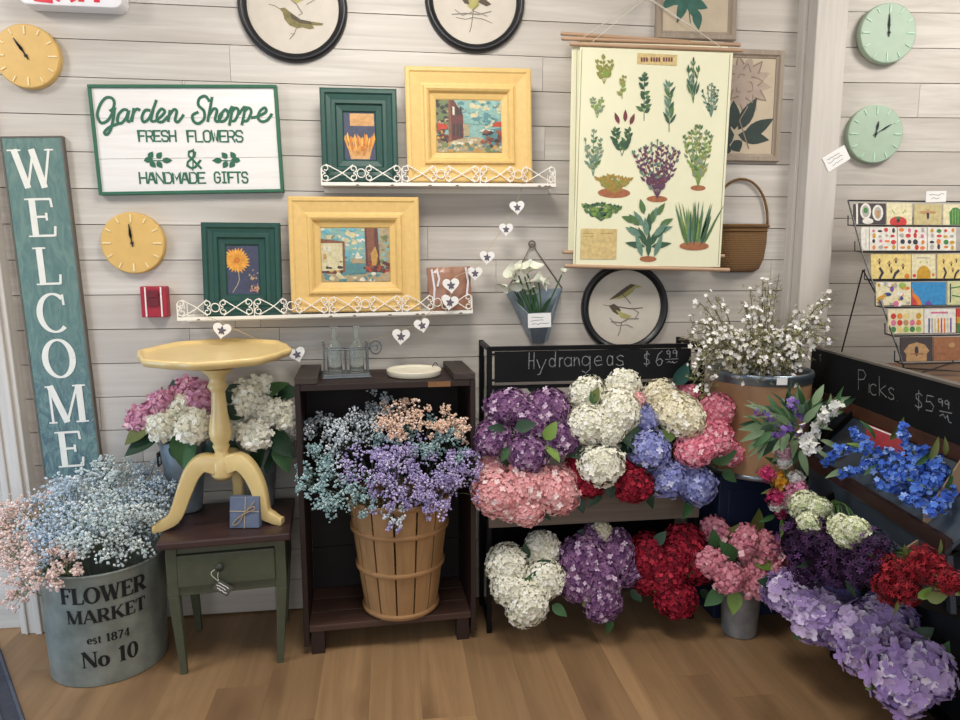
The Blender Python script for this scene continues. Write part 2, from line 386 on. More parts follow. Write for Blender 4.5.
# door casing and panelled door at the frame's edge
b = B(); e0, e1 = at(49, 634, D-.055), at(0, 262, D-.055); sk = lambda z: e0.x+(e1.x-e0.x)*(z/e1.z)
for i0, i1, d0, d1 in ((-.105, 0, -.03, .055), (-.045, -.02, .055, .068), (-.085, -.075, .055, .064)):
    b.hexa([(sk(0)+i0, D-d1, 0), (sk(0)+i1, D-d1, 0), (sk(0)+i1, D-d0, 0), (sk(0)+i0, D-d0, 0)], [(sk(2.98)+i0, D-d1, 2.98), (sk(2.98)+i1, D-d1, 2.98), (sk(2.98)+i1, D-d0, 2.98), (sk(2.98)+i0, D-d0, 2.98)])
struct('trim_2', b, M_trim, bevel=.004)
b = B(); b.box((-1.87, D+.02, 1.05), (.68, .04, 2.1)); b.box((-1.86, D-.008, .55), (.42, .02, .7)); b.box((-1.86, D-.008, 1.55), (.42, .02, .8))
struct('door_1', b, mat('door_paint', '#d9d0c8', .5, var=.03), bevel=.006)
# floor planks run towards the wall
b = B(); rnd = random.Random(11); x = -2.6
while x < 3.6:
    y = -1.6+rnd.uniform(0, 1)
    yy = [-1.8]
    while y < 2.95: yy.append(y); y += 1.22
    yy.append(2.98)
    for i in range(len(yy)-1):
        b.box((x+.0895, (yy[i]+yy[i+1])/2, -.01), (.1786, yy[i+1]-yy[i]-.0005, .02), 0)
    x += .179
b.box((.5, .6, -.035), (6.4, 4.9, .03), 1)
struct('floor', b, [M_floor, mat('floor_gap', '#4a3524', .8)])
b = B(); b.box((.5, .9, 3.0), (7, 5, .04)); struct('ceiling', b, mat('ceiling_paint', '#e9e6e0', .8, var=.03))
# ---------------------------------------------------------------- light
def area(name, loc, rot, size, sy, power, col):
    l = bpy.data.lights.new(name, 'AREA'); l.shape = 'RECTANGLE'; l.size = size; l.size_y = sy; l.energy = power; l.color = col
    o = bpy.data.objects.new(name, l); C.objects.link(o); o.location = loc; o.rotation_euler = rot
for x in (-2.3, .05, 2.5):
    area('ceiling_lamp', (x, 1.75, 2.93), (math.radians(18), 0, 0), .6, .9, 44, (1, .955, .89))
area('front_fill', (-.2, -2.2, 1.7), (math.radians(85), 0, 0), 4.5, 2.2, 50, (.93, .96, 1))  # broad fill light added behind the camera, no window is modelled there
area('door_daylight', (-2.5, 1.75, .6), (0, math.radians(-90), math.radians(32)), .9, .8, 15, (.5, .72, 1))
w = bpy.data.worlds.new('world'); bpy.context.scene.world = w; w.use_nodes = True
w.node_tree.nodes['Background'].inputs[0].default_value = (.95, .97, 1, 1); w.node_tree.nodes['Background'].inputs[1].default_value = .35
vs = bpy.context.scene.view_settings; vs.view_transform = 'Standard'; vs.look = 'None'; vs.gamma = 1; vs.use_curve_mapping = False; vs.exposure = -.13
bpy.context.scene.cycles.max_bounces = 8
# ================================================================ things on the wall
M_green = mat('dark_green_paint', '#2f6a50', .5, var=.08)
M_white = mat('white_paint', '#f0ede8', .5, var=.03)
M_black = mat('black_lacquer', '#191a1d', .35, var=.1)
M_wire = mat('black_wire', '#17171a', .4, var=.05)
M_paper = mat('white_card', '#f4f2ef', .7, var=.03)
M_ink = mat('dark_ink', '#2b2b2e', .7, var=.05)
M_twine = mat('twine', '#cdbb98', .9, var=.15, scale=200)
def scribble(b, x0, z0, x1, z1, y, n, mi, w=.0009):
    for i in range(n):
        zz = z1-(z1-z0)*(i+.5)/n; a = random.uniform(0, .2); c = random.uniform(.7, 1); pts = []
        for j in range(9): pts.append((x0+(x1-x0)*(a+(c-a)*j/8), zz+random.uniform(-1, 1)*(z1-z0)/n*.22))
        b.rib(pts, w, y, mi)
# --- lit EXIT box
def exit_sign():
    Y = D-.075; ce = at(69, -19.5, Y); o = thing('exit_sign', 'white box EXIT sign with red letters at the top edge of the wall', 'sign', (ce.x, D-.002, ce.z))
    k = mpp(73, 0, Y); w, h = 97*k, 48*k; b = B(); P = []
    for cx, cz, a in ((w/2-.03, h/2-.03, 0), (-w/2+.03, h/2-.03, 90), (-w/2+.03, -h/2+.03, 180), (w/2-.03, -h/2+.03, 270)):
        P += arc(cx, cz, .03, .03, a, a+90, 5)
    b.slab(P, -.075, 0); mk('housing', b, mat('white_plastic', '#efeef2', .35, var=.02), o, bevel=.004)
    b = B(); m = mat('red_letters', '#e3273f', .4, var=.03); x = -w*.32
    for ch, ww in (('E', .15), ('X', .17), ('I', .07), ('T', .16)):
        tb = B()
        for st in G[ch] if ch != 'I' else [[(.5, 0), (.5, 1)]]:
            tb.rib([(x+p[0]*ww*w, -h*.41+p[1]*h*.6) for p in st], .0105, 0)
        b.add([(v[0], -.0765, v[2]) for v in tb.v], tb.f); x += ww*w+w*.036
    mk('lettering', b, m, o)['label'] = 'red EXIT letters'
exit_sign()
# --- clocks
def clock(px, py, rp, col, label, h_ang, m_ang, group, Y0=D, tilt=0, yaw=0):
    c = at(px, py, Y0-.03); r = rp*mpp(px, py, Y0-.03)
    yb = Y0-.0005
    o = thing('wall_clock', label, 'clock', (c.x, yb, c.z), (0, 0, yaw), group)
    b = B(); b.lathe([(r*.97, 0), (r, .004), (r, .022), (r*.985, .029), (r*.95, .031), (0.001, .031)], 48, axis='y')
    mk('face', b, col, o, smooth='auto')
    mt = mat(col.name+'_marks', {'m': '#f3dfae', 'g': '#bfe0c6'}['m' if 'yellow' in col.name else 'g'], .5, var=.03)
    for i in range(12):
        a = 2*PI*i/12; big = i % 3 == 0; b = B(); r0, r1 = (.66, .92) if big else (.74, .92)
        ca, sa = math.sin(a), math.cos(a); b.T = Matrix.Rotation(a, 4, 'Y')
        b.box((0, -.0325, (r0+r1)/2*r), (.0055 if big else .0045, .004, (r1-r0)*r)); mk('hour_mark', b, mt, o)
    for nm, ang, L, w_ in (('hour_hand', h_ang, .42, .0042), ('minute_hand', m_ang, .62, .003)):
        b = B(); b.T = Matrix.Rotation(math.radians(ang), 4, 'Y')
        b.slab([(-w_*.5, -.015), (w_*.5, -.015), (w_*.5, L*r*.3), (w_*1.4, L*r*.62), (w_*.4, L*r), (-w_*.4, L*r), (-w_*1.4, L*r*.62), (-w_*.5, L*r*.3)], -.0355, -.034)
        if nm == 'hour_hand': b.lathe([(.006, .034), (.006, .0365), (.001, .038)], 12, axis='y')
        mk(nm, b, M_ink, o)
    return o
M_yc = mat('yellow_clock_paint', '#dfb76c', .5, var=.05); M_gc = mat('green_clock_paint', '#aac0aa', .5, var=.05)
clock(26.5, 56, 31, M_yc, 'mustard yellow wall clock above the tall welcome sign', -30, -32, 'wall clocks')
clock(132.5, 243, 30.5, M_yc, 'mustard yellow wall clock below the white framed shop sign', -8, -6, 'wall clocks')
gy = fr(2.2)
clock(889, 33, 29, M_gc, 'mint green wall clock at the top right, hands at twelve', -4, -3, 'wall clocks', fr(2.2)-.003, yaw=-.09)
clock(876, 134, 28.5, M_gc, 'mint green wall clock with a white price tag hanging at its side', 8, 58, 'wall clocks', fr(2.05)-.003, yaw=-.09)
def price_tag(label, corners, Y, name='price_tag', lines=3, th=.002, yaw=0):
    ce, w_, h_, t = rectfit(corners, Y); o = thing(name, label, 'tag', ce, (0, t, yaw)); b = B()
    b.box((0, 0, 0), (w_, th, h_)); mk('card', b, M_paper, o)
    b = B(); scribble(b, -w_*.4, -h_*.36, w_*.4, h_*.36, -th/2-.0006, lines, 0); mk('writing', b, mat('grey_ink', '#6d6d78', .8), o)
    return o
o = price_tag('white price tag tilted beside the lower green clock', ((821, 158), (844, 146), (851, 159), (829, 171)), 2.7878)
# --- round black bird pictures
M_print = mat('aged_print_paper', '#d2c9bb', .6, var=.06, scale=12)
M_bird = mat('olive_bird_ink', '#8a8052', .7, var=.2, scale=60); M_bird2 = mat('brown_bird_ink', '#5f5444', .7, var=.2, scale=60); M_bird3 = mat('yellow_bird_ink', '#b5ad6c', .7, var=.15); M_twig = mat('grey_twig_ink', '#8b857b', .7)
M_glass = clear('picture_glass')
def round_picture(px, py, rp, label, birds, py_top=None):
    Y = D-.025; c = at(px, py, Y); r = rp*mpp(px, py, Y)
    o = thing('round_picture', label, 'picture', (c.x, D-.0005, c.z), (0, 0, 0), 'round black framed bird prints'); pl = Pl(c, Y)
    b = B(); b.lathe([(r*.835, 0), (r, 0), (r, .012), (r*.985, .022), (r*.95, .027), (r*.915, .026), (r*.88, .019), (r*.85, .017), (r*.835, .010), (r*.835, 0)], 64, axis='y', cap0=False, cap1=False)
    mk('frame', b, M_black, o, smooth='auto')
    b = B(); b.disc((0, 0), r*.87, -.008, 0, 48)
    for poly, mi, lay in birds:
        q = [pl(*p) for p in poly] if not callable(poly) else poly(r)
        if lay < 0: b.rib(q, -lay*.0009, -.0092, mi)
        else: b.flat(q, -.0086-lay*.0002, mi)
    mk('print', b, [M_print, M_bird, M_bird2, M_bird3, M_twig], o)
bird1 = [([(268, 3), (274, 4), (280, 8)], 2, -1), ([(279, 7), (284, 6), (289, 10), (300, 18), (310, 20), (323, 22), (322, 24), (312, 24), (314, 27), (309, 28), (302, 26), (297, 27), (289, 24), (284, 18), (282, 11)], 1, 1),
         ([(296, 27), (294, 32), (289, 38)], 2, -1.3), ([(294, 33), (290, 32)], 2, -1), ([(288, -4), (296, 3), (302, 12), (298, 14)], 4, -2), ([(306, 3), (318, -4)], 4, -1.6), ([(284, -5), (292, -8), (304, -2), (296, 2)], 3, 1),
         ([(289, 11), (300, 18), (310, 20), (312, 23), (300, 22), (291, 17)], 2, 2)]
round_picture(292.5, 5, 54, 'round black framed bird print at the top left, above the white framed shop sign', bird1)
bird2 = [([(466, -3), (478, -4), (480, 4), (474, 9), (468, 5)], 3, 1), ([(460, -6), (468, -4), (470, 3), (465, 2)], 2, 1), ([(474, 8), (473, 16), (472, 24), (470, 31)], 2, -1.3), ([(452, 13), (466, 12), (480, 13), (492, 10)], 4, -2.4), ([(456, 16), (466, 18), (474, 16), (484, 18), (493, 22)], 4, -1.6),
         ([(455, 8), (463, 14), (475, 10), (488, 15)], 4, -1.6), ([(482, -6), (492, 3), (487, 5), (479, 1)], 2, 1), ([(472, 10), (478, 4), (480, -4)], 2, -1)]
round_picture(475.5, -1.5, 50.5, 'round black framed bird print at the top centre, above the larger shelf', bird2)
bird3 = [([(610, 300), (619, 294), (627, 288), (632, 285), (638, 285), (644, 287), (637, 288), (634, 292), (628, 297), (620, 299)], 3, 1), ([(610, 300), (619, 293), (627, 287), (632, 284), (637, 285), (631, 289), (620, 297)], 2, 2), ([(623, 294), (628, 299), (632, 304)], 2, -1.6),
         ([(604, 305), (611, 306)], 2, -1), ([(610, 306), (615, 304), (620, 307), (622, 311), (619, 315), (614, 312)], 2, 1), ([(619, 307), (632, 309), (644, 308)], 2, -2.2), ([(617, 310), (624, 313), (633, 316), (630, 320), (622, 318)], 3, 1), ([(633, 308), (640, 313), (636, 319)], 4, -2.2),
         ([(612, 322), (622, 323), (630, 319), (640, 319)], 4, -3), ([(611, 318), (618, 326), (628, 325), (634, 328)], 4, -1.6), ([(623, 322), (621, 332), (619, 336)], 2, -1.4)]
round_picture(626, 308, 45, 'round black framed print of two birds under the botanical chart', bird3)
# --- Garden Shoppe sign
M_signwood = wood('white_sign_boards', '#f4f2ef', '#e6e2de', 'x', .6, 40, .03, .05)
def garden_sign():
    Y = D-.03; ce, w, h, t = rectfit(((88, 85), (277, 84), (283, 191), (98, 196)), Y)
    o = thing('shop_sign', 'white wooden sign in a green frame with green lettering Garden Shoppe', 'sign', (ce.x, D-.0005, ce.z), (0, t, 0)); L = Pl(ce, Y, t); fwid = .0115
    b = B()
    for i, (z0, z1) in enumerate(((-h/2+.006, -h*.17), (-h*.17+.0015, h*.2), (h*.2+.0015, h/2-.006))): b.box((0, -.015, (z0+z1)/2), (w-.01, .016, z1-z0))
    mk('panel', b, M_signwood, o)
    b = B()
    for s in (-1, 1):
        b.box((0, -.016, s*(h/2-fwid/2)), (w, .031, fwid)); b.box((s*(w/2-fwid/2), -.016, 0), (fwid, .031, h-2*fwid))
    mk('frame', b, M_green, o, bevel=.0015)
    b = B(); yy = -.0245; ink = M_green
    def tr(ox, pts, wd=1.4, k=5):
        q = [L(ox+p[0]/6, 80+p[1]/6) for p in pts]; q = [(v[0], v[1]) for v in smooth_path([(a, c, 0) for a, c in q], k)]
        b.rib(q, wd*L.w(180, 110), yy)
    for s in ([(150,185),(172,168),(178,130),(160,105),(125,107),(92,150),(77,210),(100,256),(140,240),(168,195),(180,165),(172,235),(155,300),(132,326),(120,312),(150,282),(210,258)],
              [(262,182),(235,176),(205,205),(198,248),(220,258),(250,225),(266,182),(257,240),(275,248)], [(275,248),(290,205),(296,166)], [(296,170),(284,250)], [(286,222),(300,186),(318,172),(334,182)],
              [(396,182),(365,180),(345,220),(355,250),(385,232),(410,180),(432,118)], [(412,178),(400,238),(420,248)], [(420,248),(460,218),(482,188),(462,172),(437,205),(440,245),(470,248),(502,215)], [(514,178),(502,250)], [(505,218),(535,177),(554,187),(545,240),(565,248),(597,205)]): tr(84, s)
    for s in ([(152,128),(125,95),(90,110),(85,150),(118,185),(118,232),(85,260),(55,245),(50,210),(85,190)], [(167,100),(140,250)], [(145,218),(175,172),(196,182),(185,235),(205,246),(228,200)], [(236,185),(210,215),(215,246),(245,240),(264,205),(250,176),(234,186)], [(264,200),(290,160),(270,272)], [(284,190),(310,166),(326,190),(305,240),(280,243)],
              [(326,205),(365,160),(345,270)], [(360,190),(386,166),(402,190),(380,240),(355,243)], [(400,225),(440,217),(490,190),(484,165),(455,185),(443,225),(465,248),(500,238),(527,200)]): tr(184, s)
    mk('script_lettering', b, ink, o)['label'] = 'green script letters'; b = B()
    def word(b, s, x0, x1, yt, yb, wd=.82):
        n = len(s); pw = (x1-x0)/n
        for i, c in enumerate(s):
            a = L(x0+i*pw+.2, yb); e = L(x0+(i+1)*pw-2.2, yt)
            pen(b, c, (a[0], a[1], e[0], e[1]), wd*L.w(180, 140), yy)
    for q in (('FRESH', 138.5, 177, 130.5, 141), ('FLOWERS', 187.5, 244, 130.5, 141.5), ('HANDMADE', 139.5, 206.5, 172.5, 183), ('GIFTS', 214.5, 249, 172, 182.5)): b = B(); word(b, *q); mk('block_lettering', b, ink, o)['label'] = 'green block letters'
    b = B(); a = L(186.5, 168); e = L(199, 150.5); pen(b, '&', (a[0], a[1], e[0], e[1]), 1.1*L.w(190, 160), yy); b.rib([L(193, 148.5), L(192.5, 170.5)], .6*L.w(190, 160), yy-.0003)
    k = L.w(160, 160); mk('ampersand', b, ink, o)
    for sx, cx in ((1, 143.5), (-1, 240)):
        b = B()
        for dx, dz, an, ll in ((0, 0, 8, 9), (5, 2, 58, 8), (6, -1, -50, 8), (13, 2, 50, 8), (13, -1, -55, 8), (18, 0, 0, 10)):
            q = L(cx+sx*dx, 160.3-dz); an = an if sx > 0 else 180-an
            if sx < 0 and dx == 18: an = 180
            b.flat(leafpoly(q[0], q[1], math.radians(an), ll*k, 5.8*k), yy)
        b.rib([L(cx, 160.5), L(cx+sx*26, 160.5)], .5*k, yy); mk('leaf_sprig', b, ink, o)
garden_sign()
# --- WELCOME sign
def welcome():
    m, nt, bs = newmat('weathered_teal'); no = N(nt, 'ShaderNodeTexNoise', Scale=9.0, Detail=6.0, Distortion=2.0); nt.links.new(coords(nt, (3, 3, 1)), no.inputs['Vector'])
    rp = N(nt, 'ShaderNodeValToRGB'); e = rp.color_ramp.elements; e[0].position = .36; e[1].position = .66; e[0].color = lin('#587775'); e[1].color = lin('#6f8c83'); nt.links.new(no.outputs[0], rp.inputs[0])
    # the painted forest in the lower half: darker blue-green feathery shapes
    n2 = N(nt, 'ShaderNodeTexNoise', Scale=1.0, Detail=8.0, Roughness=.7, Distortion=1.6); nt.links.new(coords(nt, (30, 5, 14)), n2.inputs['Vector'])
    r2 = N(nt, 'ShaderNodeValToRGB'); e = r2.color_ramp.elements; e[0].position = .42; e[1].position = .6; e[0].color = lin('#48626c'); e[1].color = lin('#718f8a'); nt.links.new(n2.outputs[0], r2.inputs[0])
    tc = N(nt, 'ShaderNodeTexCoord'); sp = N(nt, 'ShaderNodeSeparateXYZ'); nt.links.new(tc.outputs['Object'], sp.inputs[0])
    mr = N(nt, 'ShaderNodeMapRange'); mr.inputs[1].default_value = .0; mr.inputs[2].default_value = -.42; mr.inputs[3].default_value = 0; mr.inputs[4].default_value = .95; nt.links.new(sp.outputs['Z'], mr.inputs[0])
    nt.links.new(mixc(nt, mr.outputs[0], rp.outputs[0], r2.outputs[0]), bs.inputs['Base Color']); bs.inputs['Roughness'].default_value = .6
    Y = D-.025; c4 = ((1, 137), (63, 135), (101, 474), (43, 482)); ce, w, h, t = rectfit(c4, Y)
    o = thing('welcome_sign', 'tall weathered teal board with white vertical lettering WELCOME', 'sign', (ce.x, D-.0005, ce.z), (0, t, 0)); L = Pl(ce, Y, t)
    b = B(); b.box((0, -.012, 0), (w-.008, .022, h-.008)); mk('board', b, m, o)
    b = B()
    for s in (-1, 1):
        b.box((s*(w/2-.003), -.0125, 0), (.006, .025, h)); b.box((0, -.0125, s*(h/2-.003)), (w-.012, .025, .006))
    mk('edge', b, mat('weathered_edge', '#6f6a62', .8), o)
    b = B()
    for c, x0, x1, yt, yb in (('W', 10, 56, 149, 188), ('E', 26, 56, 198, 237), ('L', 34, 61, 247, 285), ('C', 36, 68, 294, 332), ('O', 41, 77, 339, 378), ('M', 45, 88, 385, 423), ('E', 56, 84, 431, 467)):
        p0 = L((x0+x1)/2, yb); p1 = L((x0+x1)/2, yt); p0 = (L((x0+x1)/2, (yt+yb)/2)[0], p0[1]); wd = (x1-x0)*mpp((x0+x1)/2, (yt+yb)/2, Y); hh = p1[1]-p0[1]; S, W = serif(c)
        roman(b, c, p0[0], p0[1], hh, -.0242, 0, wx=wd/(W*hh)*.85, mul=.8)
    mk('lettering', b, mat('cream_lettering', '#eeece2', .6, var=.05), o)['label'] = 'cream white letters'
welcome()
# --- red fire alarm
def alarm():
    Y = D-.045; c = at(153.5, 302, Y); k = mpp(153, 302, Y); w, h = 25*k, 31*k; red = mat('alarm_red', '#a82338', .4, var=.06)
    o = thing('fire_alarm', 'small red fire alarm pull box with white stripes on the wall', 'fire alarm', (c.x, D-.0005, c.z))
    b = B(); b.slab([(-w/2, -h/2), (w/2, -h/2), (w/2, h/2), (-w/2, h/2)], -.042, 0); mk('housing', b, red, o, bevel=.004)
    for s in (-1, -.62, .62, 1):
        if abs(s) == 1: continue
        b = B(); b.box((s*w*.48, -.0435, 0), (.005, .004, h*.96)); mk('stripe', b, M_white, o)
    b = B(); b.box((0, -.045, h*.12), (w*.42, .008, h*.5)); b.box((0, -.050, h*.2), (w*.36, .006, .012)); mk('pull_handle', b, mat('dark_red', '#74182a', .4), o, bevel=.001)
alarm()
# --- framed prints and paintings: moulded frames
def frame_mesh(b, w, h, prof, mi=0):
    """prof: (inset, depth towards the room) from the outer back edge inwards"""
    vs = []
    for i, d in prof:
        vs += [(-w/2+i, -d, -h/2+i), (w/2-i, -d, -h/2+i), (w/2-i, -d, h/2-i), (-w/2+i, -d, h/2-i)]
    fs = []
    for k in range(len(prof)-1):
        for j in range(4): fs.append((k*4+j, k*4+(j+1) % 4, (k+1)*4+(j+1) % 4, (k+1)*4+j))
    b.add(vs, fs, mi)
def picture(name, label, corners, Y, prof, fmat, art, mats, apix, back=D, lean=0, group=None, glass=False):
    """apix: pixel corners of the opening (TL, BR); art(b, U) draws with U(u,v) -> local xz, u and v 0..1 from bottom left"""
    ce, w, h, t = rectfit(corners, Y-.03 if lean else Y); base = (ce.x, Y+.03, ce.z) if lean else (ce.x, back-.001, ce.z)
    if lean:
        o = thing(name, label, 'picture', (ce.x, Y, ce.z-h/2), (lean, t, 0), group)
    else: o = thing(name, label, 'picture', base, (0, t, 0), group)
    zo = h/2 if lean else 0
    b = B(); frame_mesh(b, w, h, prof); b.v = [(p[0], p[1], p[2]+zo) for p in b.v]; mk('frame', b, fmat, o)
    L = Pl(ce, Y, t); a0 = L(*apix[0]); a1 = L(*apix[1])
    ins = prof[-1][0]; x0, x1, z0, z1 = a0[0], a1[0], a1[1], a0[1]
    x0 = -w/2+ins-.001; x1 = -x0; z0 = -h/2+ins-.001; z1 = -z0
    U = lambda u, v: (x0+(x1-x0)*u, z0+(z1-z0)*v+zo)
    b = B(); d = prof[-1][1]+.0004; b.flat([U(0, 0), U(1, 0), U(1, 1), U(0, 1)], -d, 0); b.d = d; art(b, U); mk('canvas', b, mats, o)
    b = B(); b.box((0, -.003, zo), (w-.01, .004, h-.01)); mk('backing', b, mat('backing_card', '#8b7355', .9), o)
    return o
prof_y = [(0, 0), (0, .030), (.004, .034), (.012, .034), (.016, .030), (.045, .024), (.052, .026), (.056, .034), (.062, .035), (.068, .030), (.074, .018), (.088, .012), (.092, .008)]
prof_y = [(i*1.3, d) for i, d in prof_y]
prof_g = [(0, 0), (0, .026), (.004, .030), (.012, .030), (.016, .024), (.026, .021), (.030, .024), (.038, .024), (.042, .015), (.056, .012), (.06, .006)]
prof_g = [(i*1.45, d) for i, d in prof_g]
M_yf = mat('mustard_frame_paint', '#e3be76', .5, var=.06, scale=40, bump=.1); M_gf = mat('deep_green_frame_paint', '#1c4a41', .45, var=.1, scale=40)
def FL(b, U, pts, mi, lay=1): b.flat([U(*p) for p in pts], -b.d-.0002*lay, mi)
def blobs(b, U, n, u0, u1, v0, v1, mis, s, lay=3, rnd=random.Random(5)):
    for i in range(n):
        u, v = rnd.uniform(u0, u1), rnd.uniform(v0, v1); a = rnd.uniform(0, PI); q = s*rnd.uniform(.5, 1.3)
        P = [(u+math.cos(a+k*PI/3)*q*rnd.uniform(.5, 1), v+math.sin(a+k*PI/3)*q*rnd.uniform(.4, .9)) for k in range(6)]
        P = [(min(max(p[0], 0), 1), min(max(p[1], 0), 1)) for p in P]; FL(b, U, P, rnd.choice(mis), lay+(i % 12)*.15)
pm = lambda n, h: mat('paint_'+n, h, .55, var=.18, scale=60)
PAINT = [pm('sky', '#8fb8b0'), pm('pale', '#d9cfa6'), pm('maroon', '#6d3f3b'), pm('brown', '#8a5a44'), pm('red', '#c2482f'), pm('teal', '#5d8f93'), pm('green', '#76845a'), pm('dark', '#3f3b3a'), pm('ochre', '#c79a52'), pm('stone', '#b4a27f'), pm('white', '#e9e2cf'), pm('blue', '#6fb7c8')]
def street(b, U):
    FL(b, U, [(0, .55), (1, .55), (1, 1), (0, 1)], 0); blobs(b, U, 90, .3, 1, .5, 1, [0, 1, 1, 5, 0], .07, 2); blobs(b, U, 40, .5, .9, .5, .8, [5, 0], .06, 3)
    FL(b, U, [(0, .45), (0, 1), (.2, 1), (.17, .5)], 6, 6); blobs(b, U, 25, 0, .18, .5, 1, [6, 9, 7], .06, 7)
    FL(b, U, [(.18, .2), (.19, 1), (.27, 1), (.41, .72), (.41, .28)], 2, 10); FL(b, U, [(.18, .2), (.19, 1), (.22, 1), (.23, .2)], 3, 11)
    for u in (.25, .31, .36): FL(b, U, [(u, .72), (u, .88), (u+.03, .86), (u+.03, .71)], 10 if u < .3 else 7, 12); FL(b, U, [(u, .3), (u, .55), (u+.03, .54), (u+.03, .31)], 7, 12)
    FL(b, U, [(.42, .3), (.42, .55), (.5, .53), (.5, .32)], 9, 10); FL(b, U, [(0, .42), (.02, .56), (.16, .53), (.18, .45)], 4, 12)
    blobs(b, U, 26, 0, .17, .18, .42, [3, 4, 8, 2, 7], .05, 12); FL(b, U, [(.72, .42), (.72, .25), (1, .1), (1, .48)], 5, 10)
    FL(b, U, [(.85, .5), (.9, .58), (1, .6), (1, .5)], 4, 11); FL(b, U, [(.64, .4), (.72, .45), (.88, .42), (.86, .39)], 10, 12); blobs(b, U, 50, .7, 1, .1, .4, [3, 7, 4, 2, 5], .05, 12)
    FL(b, U, [(0, 0), (1, 0), (1, .16), (.6, .3), (.3, .26), (0, .18)], 9, 9); blobs(b, U, 70, 0, 1, 0, .18, [9, 6, 5, 1, 8], .06, 11); blobs(b, U, 14, .3, .6, .16, .26, [1, 10], .03, 13)
def harbour(b, U):
    FL(b, U, [(0, .35), (1, .35), (1, 1), (0, 1)], 0); blobs(b, U, 80, 0, .7, .45, 1, [0, 11, 1, 0, 10], .06, 2); blobs(b, U, 30, .3, .62, .2, .6, [11, 5, 0], .05, 3)
    FL(b, U, [(.32, .15), (.66, .15), (.66, .32), (.32, .4)], 5, 5)
    FL(b, U, [(0, .2), (0, .74), (.33, .72), (.33, .22)], 1, 8); FL(b, U, [(0, .72), (0, .8), (.34, .75), (.34, .72)], 3, 9); FL(b, U, [(.31, .15), (.31, .74), (.345, .74), (.34, .16)], 3, 9)
    for u in (.03, .1, .17, .24): FL(b, U, [(u, .58), (u, .66), (u+.045, .655), (u+.045, .58)], 10, 10); FL(b, U, [(u, .42), (u, .52), (u+.045, .52), (u+.045, .42)], 8, 10)
    FL(b, U, [(0, .14), (0, .34), (.36, .32), (.34, .14)], 2, 11); blobs(b, U, 24, 0, .34, .12, .38, [3, 2, 7, 8], .045, 11)
    FL(b, U, [(.65, .18), (.64, 1), (.83, 1), (.86, .18)], 2, 9); FL(b, U, [(.68, .3), (.67, 1), (.78, 1), (.78, .3)], 3, 10); FL(b, U, [(.86, .3), (.86, 1), (1, 1), (1, .25)], 9, 8); blobs(b, U, 20, .86, 1, .35, .95, [6, 9, 0], .05, 10)
    FL(b, U, [(.74, .3), (.72, .52), (.79, .66), (.83, .5), (.8, .3)], 8, 12); FL(b, U, [(.5, .38), (.5, .5), (.53, .56), (.56, .5), (.56, .38)], 10, 8); FL(b, U, [(.44, .34), (.44, .44), (.63, .42), (.63, .34)], 9, 8)
    blobs(b, U, 50, .62, 1, .18, .38, [7, 4, 3, 2, 6], .045, 12); FL(b, U, [(0, 0), (1, 0), (1, .16), (.5, .12), (0, .16)], 9, 10); blobs(b, U, 60, 0, 1, 0, .15, [9, 5, 1, 10, 5], .06, 11)
picture('framed_painting', 'mustard yellow frame with a painting of a red building, on the upper shelf', ((406, 65), (533, 67), (533, 182), (408, 183)), 2.80, [(i*1.0, d) for i, d in prof_y], M_yf, street, PAINT, ((436, 95), (506, 152)), lean=-.05, group='paintings in mustard frames')
picture('framed_painting', 'mustard yellow frame with a harbour painting, on the lower shelf', ((288, 197), (420, 196), (420, 310), (291, 314)), 2.80, [(i*1.0, d) for i, d in prof_y], M_yf, harbour, PAINT, ((320, 227), (390, 280)), lean=-.05, group='paintings in mustard frames')
PRINT = [pm('navy', '#454a63'), pm('orange', '#eaa13c'), pm('deeporange', '#d77f30'), pm('tan', '#d8a56a'), pm('stem', '#a8a08a'), pm('pink', '#c08a80'), pm('lightorange', '#f0b85a')]
def daisy(b, U):
    c = (.32, .70)
    for k in range(24):
        a = 2*PI*k/24+.1; q = U(*c); x1 = U(c[0]+.34, c[1])[0]-q[0]; b.flat(leafpoly(q[0], q[1], a, x1*random.uniform(1.15, 1.35), x1*.36), -b.d-.0003-.0001*(k % 3), 1 if k % 3 else 6)
    q = U(*c); b.disc(q, .012, -b.d-.0009, 2, 16); b.rib([U(.36, .45), U(.38, .3), (U(.3, .18)), U(.16, .04)], .0018, -b.d-.0003, 4)
    blobs(b, U, 40, .68, .97, .05, .5, [5, 3, 4, 0], .035, 2)
    r = random.Random(4); 
def bread(b, U):
    FL(b, U, [(.2, .72), (.97, .72), (.97, .98), (.2, .98)], 3, 1)
    b.rib([U(.3, .8), U(.5, .82), U(.7, .79), U(.9, .81)], .0006, -b.d-.0006, 2)
    FL(b, U, [(.1, .3), (.2, .02), (.8, .02), (.9, .3)], 3, 1)
    for k in range(13):
        u = .04+.92*k/12; FL(b, U, [(.5+(u-.5)*.7, .12), (u-.045, .45+.08*math.sin(k*2.3)), (u, .53+.06*math.sin(k*1.7)), (u+.045, .45)], (1, 6, 2)[k % 3], 2+.2*k)
    blobs(b, U, 16, .25, .75, .1, .3, [2, 3, 1], .06, 6)
picture('framed_print', 'small dark green frame with an orange plant-pot print, on the upper shelf', ((320, 87), (397, 87), (399, 182), (322, 182)), 2.81, prof_g, M_gf, bread, PRINT, ((343, 110), (377, 159)), lean=-.05, group='prints in dark green frames')
picture('framed_print', 'small dark green frame with an orange daisy print, on the lower shelf', ((200, 223), (279, 222), (281, 316), (203, 318)), 2.81, prof_g, M_gf, daisy, PRINT, ((224, 244), (260, 293)), lean=-.05, group='prints in dark green frames')
